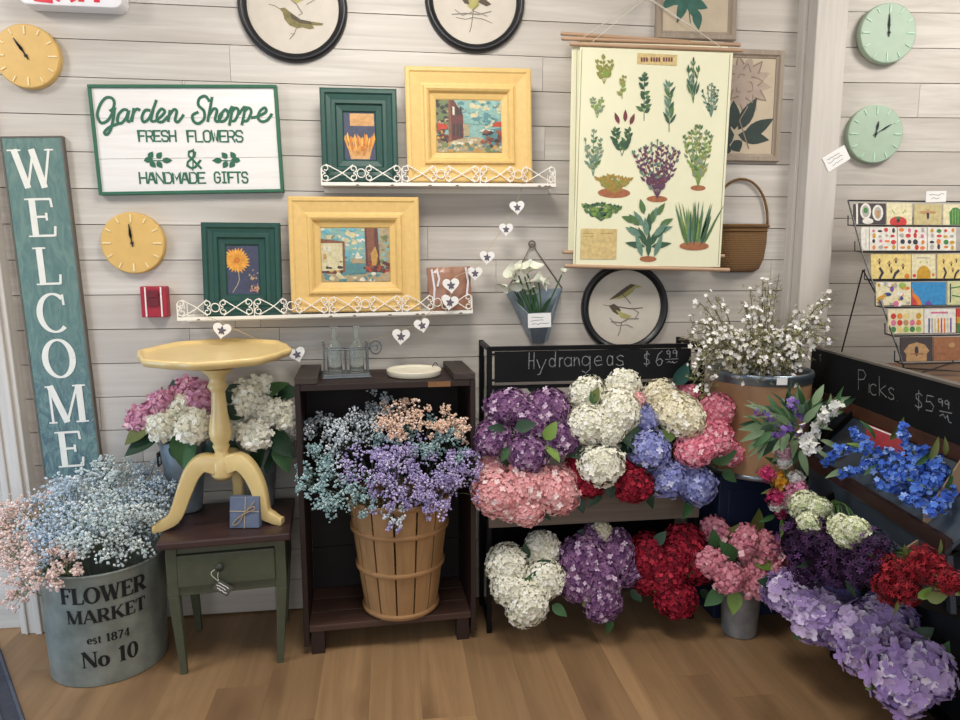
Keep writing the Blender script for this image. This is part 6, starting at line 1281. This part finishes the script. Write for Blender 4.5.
# counter behind the stand, the wire rack of cards on it
ZC = 1.055
def counter():
    x0, x1, y0, y1 = 1.90, 2.9, 2.25, 2.76; o = thing('wooden_counter', 'brown wooden counter under the card rack behind the chalkboard', 'counter', ((x0+x1)/2, (y0+y1)/2, 0)); m = wood('counter_wood', '#8a6546', '#64462f', 'x', .5, 30, .12, .05); w, d = x1-x0, y1-y0
    b = B(); b.box((0, 0, ZC-.015), (w, d, .03)); mk('worktop', b, m, o, bevel=.003); b = B(); b.box((0, 0, (ZC-.03)/2), (w-.06, d-.06, ZC-.03)); mk('cabinet', b, wood('counter_side', '#6f4f38', '#4d3524', 'z', .5, 30, .1, .05), o)
    b = B()
    for i in range(3): b.box((-w/2+.17+i*.31, -d/2+.027, .55), (.27, .012, .8))
    mk('door_panels', b, m, o)
counter()
XR = 1.93
def yx(px, py):                       # depth of the pixel on the rack's side plane x = XR
    return atx(px, py, XR)
RAILS = [(848, 200.5), (855, 225.6), (862, 252), (872, 280.6), (883, 307.5), (893, 336), (903, 364)]
PR = [yx(*p) for p in RAILS]
def card_rack():
    base = Vector((XR, PR[-1].y, ZC)); o = thing('card_rack', 'black wire tiered card rack standing on the counter', 'rack', base); Wd = .55; b = B(); W = lambda p: p-base
    foot = Vector((XR, PR[-1].y-.02, ZC)); 
    for x in (0, Wd):
        b = B(); q = Vector((x, 0, 0)); b.tube([W(p)+q for p in PR]+[W(foot)+q], .0035, 6); top = PR[0]
        for i in range(len(PR)-1): p = PR[i+1]; b.tube([W(p)+q, W(p)+q+Vector((0, .045, .004)), W(p)+q+Vector((0, .05, .045))], .0025, 5)
        mk('side_frame', b, M_wire, o)
        b = B(); bl = atx(843, 349, XR); hinge = atx(863, 270, XR); b.tube([W(hinge)+q, Vector((x, 2.735-base.y, .004))], .0033, 6); b.tube([W(hinge)+q, W(PR[4])+q], .0028, 5); mk('back_leg', b, M_wire, o)
    b = B(); b.tube([Vector((0, 0, .003)), Vector((Wd, 2.73-base.y, .003))], .0026, 5); b.tube([Vector((0, 2.73-base.y, .004)), Vector((Wd, 0, .004))], .0026, 5); mk('cross_brace', b, M_wire, o)
    for i, p in enumerate(PR):
        b = B(); b.tube([W(p), W(p)+Vector((Wd, 0, 0))], .0033, 6)
        if i: b.tube([W(p)+Vector((0, .045, .004)), W(p)+Vector((Wd, .045, .004))], .0025, 5)
        mk('rail', b, M_wire, o)
card_rack()
CC = {k: pm('card_'+k, v) for k, v in dict(cream='#f1e6bd', white='#f4efe4', char='#4b4448', tan='#d4c48f', yellow='#f3d98c', blue='#3f95cf', red='#d8433f', orange='#e98a3c', green='#4f8a4e', dark='#3c3a45', purple='#7c5aa5', pinkc='#df7a9a', pale='#dcdca6', brown='#a8714f', char2='#4d4344', beige='#c39a6b', gold='#d7a437', navy='#36508f', lime='#9fc160', grey='#b9b4ac').items()}
CN = list(CC); CM = [CC[k] for k in CN]
def card(label, x0, x1, ytop, row, bg, art, grp=None, th=.004, back=0):
    """x0..x1, ytop: pixels; row: rail the card stands on"""
    p = PR[row]; Y = p.y+.018+back; a = at(x0, RAILS[row][1], Y); c = at(x1, RAILS[row][1], Y); w = c.x-a.x; zb = p.z+.0068; lean = .12
    h = at(x0, ytop, Y+.01).z-zb; o = thing('greeting_card', label, 'card', ((a.x+c.x)/2, Y, zb), (-lean, 0, 0), grp); b = B(); b.box((0, th/2, h/2), (w-.002, th, h), CN.index(bg)); d = [0]
    U = lambda u, v: ((u-.5)*w*.98, v*h)
    class A:
        @staticmethod
        def poly(pts, k): b.flat([U(*q) for q in pts], -.0004, CN.index(k))
        @staticmethod
        def dot(u, v, r, k, ry=None): q = U(u, v); b.disc(q, r*w, -.0004, CN.index(k), 14, (ry or r)*w)
        @staticmethod
        def line(pts, wd, k): b.rib([U(*q) for q in pts], wd*w, -.0004, CN.index(k))
    art(A); me = mk('card', b, CM, o); used = sorted(set(b.m)); return o
rc = random.Random(9)
def fruits(A):
    for i in range(4):
        for j in range(4):
            k = rc.choice(['red', 'green', 'dark', 'orange', 'gold', 'pinkc', 'grey']); A.dot(.14+.24*i+rc.uniform(-.03, .03), .14+.24*j+rc.uniform(-.03, .03), rc.uniform(.05, .1), k, rc.uniform(.04, .09))
def ovals(A):
    for u, v in ((.25, .62), (.7, .55)): A.dot(u, v, .2, 'white', .27); A.dot(u, v, .13, 'grey', .2)
    A.dot(.25, .66, .08, 'green', .1); A.dot(.33, .15, .2, 'white', .1); A.dot(.7, .5, .08, 'beige', .12)
def tomato(A): A.dot(.45, .12, .34, 'red', .2); A.dot(.45, .3, .1, 'green', .06); A.line([(.2, .7), (.3, .5)], .02, 'lime'); A.line([(.75, .7), (.62, .5)], .02, 'lime'); A.dot(.45, .18, .07, 'dark')
def bee(A): A.dot(.5, .5, .05, 'dark', .16); A.dot(.34, .6, .14, 'beige', .05); A.dot(.66, .6, .14, 'beige', .05); A.dot(.5, .68, .06, 'beige')
def cactus(A): A.poly([(.25, 0), (.22, .6), (.35, .82), (.5, .85), (.63, .75), (.66, 0)], 'green'); [A.line([(u, .03), (u, .75)], .012, 'lime') for u in (.35, .45, .55)]
def bees(A):
    for u, v in ((.2, .7), (.45, .6), (.62, .74), (.8, .5), (.5, .35)): A.dot(u, v, .025, 'dark', .07); A.dot(u, v+.03, .06, 'beige', .02)
    A.line([(.2, 0), (.28, .25), (.2, .45)], .03, 'dark'); A.line([(.55, 0), (.6, .2), (.7, .35)], .03, 'dark'); A.dot(.9, .1, .06, 'orange')
def hive(A): A.poly([(.2, 0), (.22, .3), (.35, .48), (.5, .54), (.65, .48), (.78, .3), (.8, 0)], 'gold'); A.line([(.2, .85), (.75, .85)], .02, 'grey'); A.dot(.1, .12, .07, 'red'); A.dot(.9, .15, .06, 'orange'); A.dot(.35, .68, .03, 'lime'); A.dot(.65, .66, .03, 'lime')
def busy(A):
    for i in range(34): A.dot(rc.uniform(.06, .94), rc.uniform(.06, .94), rc.uniform(.04, .11), rc.choice(['pinkc', 'purple', 'gold', 'grey', 'lime', 'orange', 'white', 'navy', 'cream']), rc.uniform(.03, .08))
def sky(A): A.poly([(0, 0), (0, .75), (.06, .5), (.2, .35), (.3, 0)], 'orange'); A.poly([(0, 0), (0, .4), (.12, .2), (.16, 0)], 'red'); A.poly([(.38, 0), (.42, .15), (.48, .22), (.55, .12), (.6, 0)], 'purple')
def script(A): A.line([(.1, .7), (.5, .78), (.95, .68)], .02, 'green'); A.line([(.15, .4), (.6, .3), (.95, .42)], .02, 'green'); A.line([(.1, .1), (.1, .9)], .02, 'dark'); A.dot(.5, .55, .06, 'dark')
def dots(A):
    for j, row in enumerate((['green', 'yellow', 'lime', 'green', 'lime'], ['pinkc', 'red', 'beige', 'pinkc', 'orange'], ['red', 'orange', 'yellow', 'cream', 'gold'])):
        for i, k in enumerate(row): A.dot(.14+.18*i, .17+.27*j, .075, k, .075)
def stripes(A):
    for i, k in enumerate(('navy', 'grey', 'yellow', 'gold', 'red', 'orange', 'pale', 'purple')): A.poly([(.12+.1*i, .02), (.12+.1*i, .62), (.17+.1*i, .62), (.17+.1*i, .02)], k)
    A.line([(.2, .85), (.75, .85)], .025, 'pinkc')
def rainbow(A): A.poly([(0, 0), (0, .4), (1, .3), (1, 0)], 'green'); A.poly([(0, .4), (0, .65), (1, .6), (1, .3)], 'gold')
def emblem(A): A.poly([(.18, 0), (.18, .3), (.1, .42), (.25, .68), (.5, .78), (.75, .68), (.9, .42), (.82, .3), (.82, 0)], 'beige'); A.dot(.5, .42, .06, 'dark', .14); A.line([(.3, .3), (.7, .3)], .02, 'brown')
def plainb(A):
    for i in range(9): A.dot(rc.uniform(.1, .9), rc.uniform(.1, .9), rc.uniform(.06, .13), rc.choice(['beige', 'brown', 'brown']), .06)
g1 = 'cards in the wire rack'
card('white stack of cards at the left end of the top row of the rack', 853.5, 858, 204, 1, 'char', lambda A: A.poly([(.55, 0), (.55, 1), (1, 1), (1, 0)], 'white'), g1)
card('charcoal card with two white ovals in the top row of the rack', 858.5, 886, 203, 1, 'char', ovals, g1)
card('cream card with a red tomato in the top row of the rack', 886.5, 912, 203, 1, 'cream', tomato, g1)
card('tan card with a single bee in the top row of the rack', 914, 941.5, 204, 1, 'tan', bee, g1)
card('cream card with a green cactus in the top row of the rack', 943, 970, 204, 1, 'cream', cactus, g1)
card('plain white cards edge-on at the left of the second row', 861, 869, 227, 2, 'white', lambda A: A.line([(.6, .1), (.6, .9)], .03, 'grey'), g1)
card('white card with scattered fruit, leftmost of the three fruit cards', 869.5, 897, 227, 2, 'white', fruits, g1)
card('white card with scattered fruit, middle of the three fruit cards', 897.5, 927, 227, 2, 'white', fruits, g1)
card('white card with scattered fruit, rightmost of the three fruit cards', 927.5, 956, 227, 2, 'white', fruits, g1)
card('yellow card with several bees and dark reeds in the third row', 871, 911, 254, 3, 'yellow', bees, g1)
card('cream card with a golden beehive arch in the third row', 911.5, 935.5, 254, 3, 'cream', hive, g1)
card('yellow bee card at the right edge of the photo in the third row', 937, 968, 254, 3, 'yellow', bees, g1)
card('busy multicoloured card at the left of the fourth row', 876, 911, 282, 4, 'cream', busy, g1)
card('bright blue card with orange corner in the fourth row', 911.5, 946, 282, 4, 'blue', sky, g1)
card('pale green card with dark lines in the fourth row', 947, 976, 281, 4, 'pale', script, g1)
card('cream card with three rows of coloured dots in the fifth row', 888, 923.5, 309, 5, 'cream', dots, g1)
card('white card with coloured pencil stripes in the fifth row', 924, 955.5, 309, 5, 'white', stripes, g1)
card('red and green card at the right edge of the fifth row', 956, 976, 308, 5, 'red', rainbow, g1)
card('charcoal card with a beige emblem in the bottom row', 900, 932.5, 337, 6, 'char2', emblem, g1)
card('mottled brown card in the bottom row at the right edge', 933, 972, 337, 6, 'brown', plainb, g1)
price_tag('white paper sign clipped to the top wire of the card rack', ((926, 190.5), (946, 191.5), (946, 202), (926, 202)), PR[0].y-.006, 'paper_sign', 2)
# ---------------------------------------------------------------- flowers on the stand
def tr1(px, py): s, z = zat(px, py, .1); return s
def onplane(px, py, off): n = dO; d = ray(px, py); t = n.dot(A0+dO*off-CAM)/n.dot(d); return CAM+d*t
def Yo(px, py, off): return onplane(px, py, off).y
def spikes(name, label, base, items, m, leaves=(), cat='flowers', dens=1.0, fl=.011, group=None):
    """items: pixel paths (px,py,off) of flower spikes; florets crowd round each"""
    base = Vector(base); o = thing(name, label, cat, base, (0, 0, 0), group); R = random.Random(len(label))
    for path in items:
        P = smooth_path([(at(*q) if q[2] > 1 else onplane(*q))-base for q in path], 6); b = B(); n = len(P); b.tube(P, [.0022*(1-.6*i/n) for i in range(n)], 5); sp = mk('flower_stem', b, M_leafs, o); b = B()
        for i in range(n):
            for k in range(int(7*dens)):
                d = Vector((R.gauss(0, 1), R.gauss(0, 1), R.gauss(0, 1))).normalized(); rr = R.uniform(.006, .022)*(1.1-.5*i/n); p = P[i]+d*rr+Vector((R.gauss(0, .004), R.gauss(0, .004), R.gauss(0, .004))); floret(b, p, (d-fw*.4).normalized(), 1, 5, fl*R.uniform(.7, 1.15), fl*.38, .35, R)
        mk('florets', b, m, sp)['kind'] = 'stuff'
    for lf in leaves:
        px, py, off = lf[:3]; add_leaf(o, base, px, py, off if off > 1 else Yo(px, py, off), *lf[3:])
    return o
P_cob = petal('cobalt', '#5f8be0', '#3a5fc2', '#a0bcf4'); P_wht = petal('pure_white', '#f5f5f2', '#dcdcd4', '#ffffff')
tb_ = lambda px, py, off=.05: onplane(px, py, off)
bl1 = (tb_(905, 440, .03).x, tb_(905, 440, .03).y, T1['zbk']-.03)
def trz(off, T): u = (off-T['ob'])/(T['ol']-T['ob']); return T['zbk']+(T['zl']-.02-T['zbk'])*u
base1 = S(.72, .03, trz(.03, T1)+.004)
spikes('delphinium_spray', 'cobalt blue flower spikes sprawling over the upper tray of the Picks stand', base1,
       [((935, 470, .05), (890, 452, .12), (845, 448, .17), (825, 463, .19)), ((940, 480, .06), (900, 470, .13), (860, 470, .18), (838, 475, .2)), ((940, 490, .07), (905, 488, .14), (880, 484, .19)), ((930, 470, .05), (905, 440, .08), (903, 428, .09)), ((880, 455, .09), (862, 440, .1), (854, 432, .1)), ((945, 500, .08), (925, 505, .15), (905, 498, .19)), ((952, 485, .06), (945, 500, .13), (930, 512, .18)), ((925, 450, .05), (915, 470, .12), (895, 478, .17)), ((945, 470, .05), (935, 480, .12), (915, 490, .16)), ((925, 460, .06), (890, 465, .12), (868, 462, .15)), ((935, 480, .08), (910, 478, .13), (885, 475, .16)), ((930, 455, .05), (938, 470, .09), (928, 490, .14)), ((950, 500, .07), (940, 508, .14))], P_cob,
       [(866, 450, .12, 22, 150, M_leafl, Ln), (875, 440, .1, 26, 120, M_leaf, Ln), (890, 440, .1, 26, 60, M_leafo, Ln), (915, 465, .13, 22, 40, M_leaf, Ln), (930, 460, .1, 24, 75, M_leafo, Ln), (845, 470, .18, 22, 190, M_leafs, Ln), (905, 480, .15, 20, 20, M_leafl, Ln), (945, 490, .1, 22, 70, M_leaf, Ln), (880, 465, .14, 20, 200, M_leaf, Ln), (862, 460, .15, 16, 60, M_leafs, Ln), (920, 485, .16, 20, 350, M_leafs, Ln), (945, 455, .06, 18, 95, M_leafo, Ln)], dens=1.15, fl=.0098)
# red packet lying behind the blue flowers
def redpack():
    P = [onplane(866, 424, .035), onplane(901, 438, .035), onplane(903, 458, .06), onplane(866, 446, .06)]; c = sum(P, Vector())/4; o = thing('red_packet', 'flat red packet with a white edge behind the blue flowers', 'packet', c); b = B(); q = [p-c for p in P]; nn = dO*.008
    b.hexa(q, [p-nn for p in q]); mk('packet', b, mat('packet_red', '#b8424a', .5), o); b = B(); e = (q[3]-q[0]).normalized()*.006; e2 = (q[2]-q[1]).normalized()*.006; b.hexa([q[0]+dO*.0008, q[1]+dO*.0008, q[1]+e2+dO*.0008, q[0]+e+dO*.0008], [q[0], q[1], q[1]+e2, q[0]+e]); mk('edge', b, M_paper, o)
redpack()
# leafy white and violet picks in front of the drum
bA = S(.46, .05, trz(.05, T1)+.004)
leaves = []
rl = random.Random(31)
for i in range(100):
    an = rl.uniform(20, 245); r = rl.uniform(3, 34); leaves.append((802+r*1.3*math.cos(math.radians(an)), 428-r*.8*math.sin(math.radians(an)), rl.uniform(2.22, 2.36), rl.uniform(17, 27), an+rl.uniform(-30, 30), rl.choice([M_leafs, M_leafs, M_leaf, M_leafd, M_leafs]), rl.choice([Ln, Lt, Ln]), rl.uniform(-.1, .9)))
leaves += [(772, 415, 2.3, 30, 150, M_leafs, Ln), (770, 425, 2.3, 32, 185, M_leafs, Ln), (775, 435, 2.28, 26, 200, M_leaf, Ln), (835, 408, 2.3, 22, 30, M_leafd, Ln), (820, 440, 2.24, 26, 340, M_leafs, Ln), (815, 450, 2.22, 26, 330, M_leafs, Ln), (800, 450, 2.22, 26, 280, M_leafs, Ln)]
wt = [((812, 440, 2.28), (824, 420, 2.22), (836, 403, 2.2)), ((826, 415, 2.22), (840, 410, 2.2)), ((812, 440, 2.28), (806, 440, 2.18), (809, 452, 2.17)), ((806, 432, 2.18), (815, 447, 2.17)), ((830, 410, 2.2), (824, 416, 2.18)), ((802, 436, 2.17), (806, 446, 2.16))]
spikes('leafy_pick_bunch', 'sage leaved picks with white blooms at the far end of the upper tray', bA, wt, P_wht, leaves, dens=.8, fl=.013)
spikes('violet_pick', 'violet blossom pick poking out left of the leafy white picks', bA+Vector((-.03, -.01, 0)), [((795, 430, 2.3), (775, 420, 2.22), (756, 410, 2.22)), ((798, 432, 2.3), (784, 430, 2.2), (774, 436, 2.2)), ((800, 420, 2.28), (798, 408, 2.22), (790, 402, 2.22))], petal('violet', '#8a6cb4', '#5b4388', '#b7a0d2'), [(780, 425, 2.26, 20, 170, M_leafs, Ln), (775, 437, 2.24, 20, 190, M_leaf, Ln)], dens=.4)
# mixed posy of bright single blooms beside the tray end
def posy():
    base = Vector((at(800, 520, 2.32).x, 2.32, .36)); it = [(783, 481, 10, P_y, 's'), (793, 492, 9, P_pk, 's'), (767, 474, 8, P_mg, 's'), (776, 498, 9, P_mg, 's'), (790, 503, 11, P_wht, 's'), (796, 478, 8, P_wht, 's'), (784, 451, 9, P_mauve, 's'), (784, 462, 7, P_wht, 's'), (781, 513, 6, P_mg, 's'), (776, 506, 6, P_wht, 's'), (800, 488, 7, P_pk, 's')]
    bouquet('mixed_posy', 'mixed posy of yellow, pink, magenta and white blooms beside the drum foot', 'flowers', base, [(a, c, r, 2.3-.04*((a*7) % 3), m, k) for a, c, r, m, k in it],
            [(795, 470, 2.3, 20, 100, M_leafd, Lt), (800, 480, 2.3, 26, 95, M_leafd, Lt), (790, 465, 2.3, 22, 60, M_leaf, Ln), (780, 465, 2.3, 18, 150, M_leaf, Ln), (785, 515, 2.3, 22, 250, M_leafl, Ln), (775, 515, 2.3, 18, 200, M_leaf, Ln), (800, 500, 2.3, 24, 70, M_leafd, Ln), (778, 490, 2.3, 18, 180, M_leafo, Ln), (805, 505, 2.3, 24, 300, M_leaf, Ln)])
P_y = petal('marigold', '#f2b233', '#d78c1c', '#f8d36f'); P_pk = petal('soft_pink', '#ec9fc0', '#cf719a', '#f8d2df'); P_mg = petal('magenta', '#c8316b', '#8f1b4a', '#e0648f')
posy()
b2 = S(.62, .16, trz(.16, T2)+.01)
bouquet('hydrangea_pick', 'creamy green-white blossom cluster above the plum flowers, at the posy', 'flowers', b2+Vector((0, .04, 0)), [(805, 506, 14, Yo(805, 506, .27), P_green, 'o'), (820, 508, 11, Yo(820, 508, .27), P_green, 'o'), (809, 524, 12, Yo(809, 524, .32), P_green, 'o')], [(815, 515, Yo(815, 515, .24), 16, 320, M_leafo, Ln), (800, 515, Yo(800, 515, .24), 16, 210, M_leaf, Ln)])
bouquet('hydrangea_pick', 'creamy white blossom cluster standing out on the plum flowers, nearest the upper tray', 'flowers', b2+Vector((-.01, -.03, 0)), [(841, 527, 14, Yo(841, 527, .31), P_green, 'o'), (856, 530, 14, Yo(856, 530, .31), P_green, 'o'), (847, 537, 13, Yo(847, 537, .32), P_green, 'o')], [(835, 535, Yo(835, 535, .23), 16, 200, M_leafd, Ln)])
bouquet('plum_flower_bunch', 'dark plum purple flower bunch on the lower tray behind the lilac hydrangeas', 'flowers', b2, [(812, 532, 17, Yo(812, 532, .3), P_dark, 's'), (824, 548, 13, Yo(824, 548, .31), P_dark, 's'), (845, 562, 15, Yo(845, 550, .32), P_dark, 's'), (802, 545, 21, Yo(802, 545, 0.28), P_dark, 's'), (825, 550, 22, Yo(825, 550, 0.30), P_dark, 's'), (850, 558, 21, Yo(850, 558, 0.30), P_dark, 's'), (872, 548, 18, Yo(872, 548, 0.28), P_dark, 's'), (838, 572, 18, Yo(838, 572, 0.33), P_dark, 's'), (808, 568, 18, Yo(808, 568, 0.31), P_dark, 's'), (798, 525, 14, Yo(798, 525, 0.26), P_dark, 's'), (862, 570, 16, Yo(862, 570, 0.33), P_dark, 's')],
        [(815, 560, Yo(815, 560, 0.32), 20, 200, M_leafd, Ln), (845, 580, Yo(845, 580, 0.34), 20, 300, M_leafd, Ln), (795, 540, Yo(795, 540, 0.28), 16, 130, M_leafd, Ln)])
b3 = S(1.02, .2, trz(.2, T2)+.01)
bouquet('red_flower_bunch', 'scarlet flower bunch with lime leaves on the lower tray', 'flowers', b3, [(886, 568, 15, Yo(886, 568, .26), P_scarlet, 's'), (903, 575, 16, Yo(903, 575, .27), P_scarlet, 's'), (890, 588, 15, Yo(890, 588, .29), P_scarlet, 's'), (925, 557, 13, Yo(925, 557, .24), P_scarlet, 's'), (908, 590, 14, Yo(908, 590, .29), P_scarlet, 's'), (945, 580, 13, Yo(945, 580, .26), P_scarlet, 's'), (926, 572, 13, Yo(926, 572, .26), P_scarlet, 's'), (938, 566, 11, Yo(938, 566, .24), P_scarlet, 's'), (876, 570, 10, Yo(876, 570, .28), P_scarlet, 's'), (958, 582, 10, Yo(958, 582, .25), P_scarlet, 's'), (915, 565, 11, Yo(915, 565, .24), P_scarlet, 's')],
        [(876, 562, Yo(876, 562, .28), 13, 130, M_leafl, Lw), (918, 598, Yo(918, 598, .29), 17, 45, M_leafl, Lw), (926, 598, Yo(926, 598, .28), 20, 10, M_leafo, Lw), (935, 590, Yo(935, 590, .27), 16, 60, M_leafl, Lw), (905, 560, Yo(905, 560, .24), 16, 100, M_leafo, Ln), (938, 555, Yo(938, 555, .23), 16, 80, M_leafo, Ln), (898, 600, Yo(898, 600, .3), 16, 250, M_leafo, Ln), (955, 595, Yo(955, 595, .26), 16, 30, M_leafo, Ln), (872, 575, Yo(872, 575, .29), 12, 190, M_leafo, Ln)])
# lilac mopheads spilling to the floor in front of the stand
LG = 'lilac hydrangeas in front of the Picks stand'
def lil(label, base_px, heads, leaves): 
    q = S(2.75-heads[0][3]-.08, .04, .16); bouquet('lilac_hydrangea', label, 'flowers', q, heads, leaves, LG)
lil('lilac mophead hydrangea beside the pink vase flowers', (800, 625), [(792, 593, 24, 2.12, P_lilac, 'b'), (820, 618, 25, 2.02, P_lilac, 'b'), (775, 590, 14, 2.18, P_lilac, 'b'), (806, 600, 18, 2.06, P_lilac, 'b'), (835, 632, 16, 1.98, P_lilac, 'b')], [(775, 585, 2.16, 20, 160, M_leafd, Lw), (800, 620, 2.06, 20, 250, M_leaf, Lw), (845, 600, 2.10, 20, 30, M_leafd, Lw)])
lil('bluer lilac hydrangea head behind the paler lilac ones', (835, 615), [(828, 585, 21, 2.14, P_lilac2, 'b'), (842, 594, 15, 2.10, P_lilac2, 'b'), (900, 622, 16, 1.90, P_lilac2, 'b')], [(850, 600, 2.10, 18, 20, M_leafd, Lw)])
lil('large lilac mophead hydrangea in the middle of the lilac row', (870, 660), [(862, 632, 27, 1.90, P_lilac, 'b'), (885, 622, 25, 1.90, P_lilac, 'b'), (880, 648, 23, 1.84, P_lilac, 'b'), (860, 655, 18, 1.86, P_lilac, 'b'), (893, 640, 19, 1.83, P_lilac, 'b')], [(862, 668, 1.85, 22, 350, M_leafl, Lw), (905, 635, 1.90, 24, 20, M_leafd, Lw), (910, 645, 1.88, 26, 340, M_leaf, Lw)])
lil('nearest lilac mophead hydrangea at the bottom right corner', (905, 705), [(895, 675, 25, 1.72, P_lilac, 'b'), (922, 665, 27, 1.70, P_lilac, 'b'), (905, 692, 22, 1.68, P_lilac, 'b'), (935, 680, 20, 1.68, P_lilac, 'b')], [(912, 640, 1.78, 24, 40, M_leafd, Lw), (945, 655, 1.74, 22, 60, M_leaf, Lw), (880, 680, 1.74, 18, 200, M_leafl, Lw)])
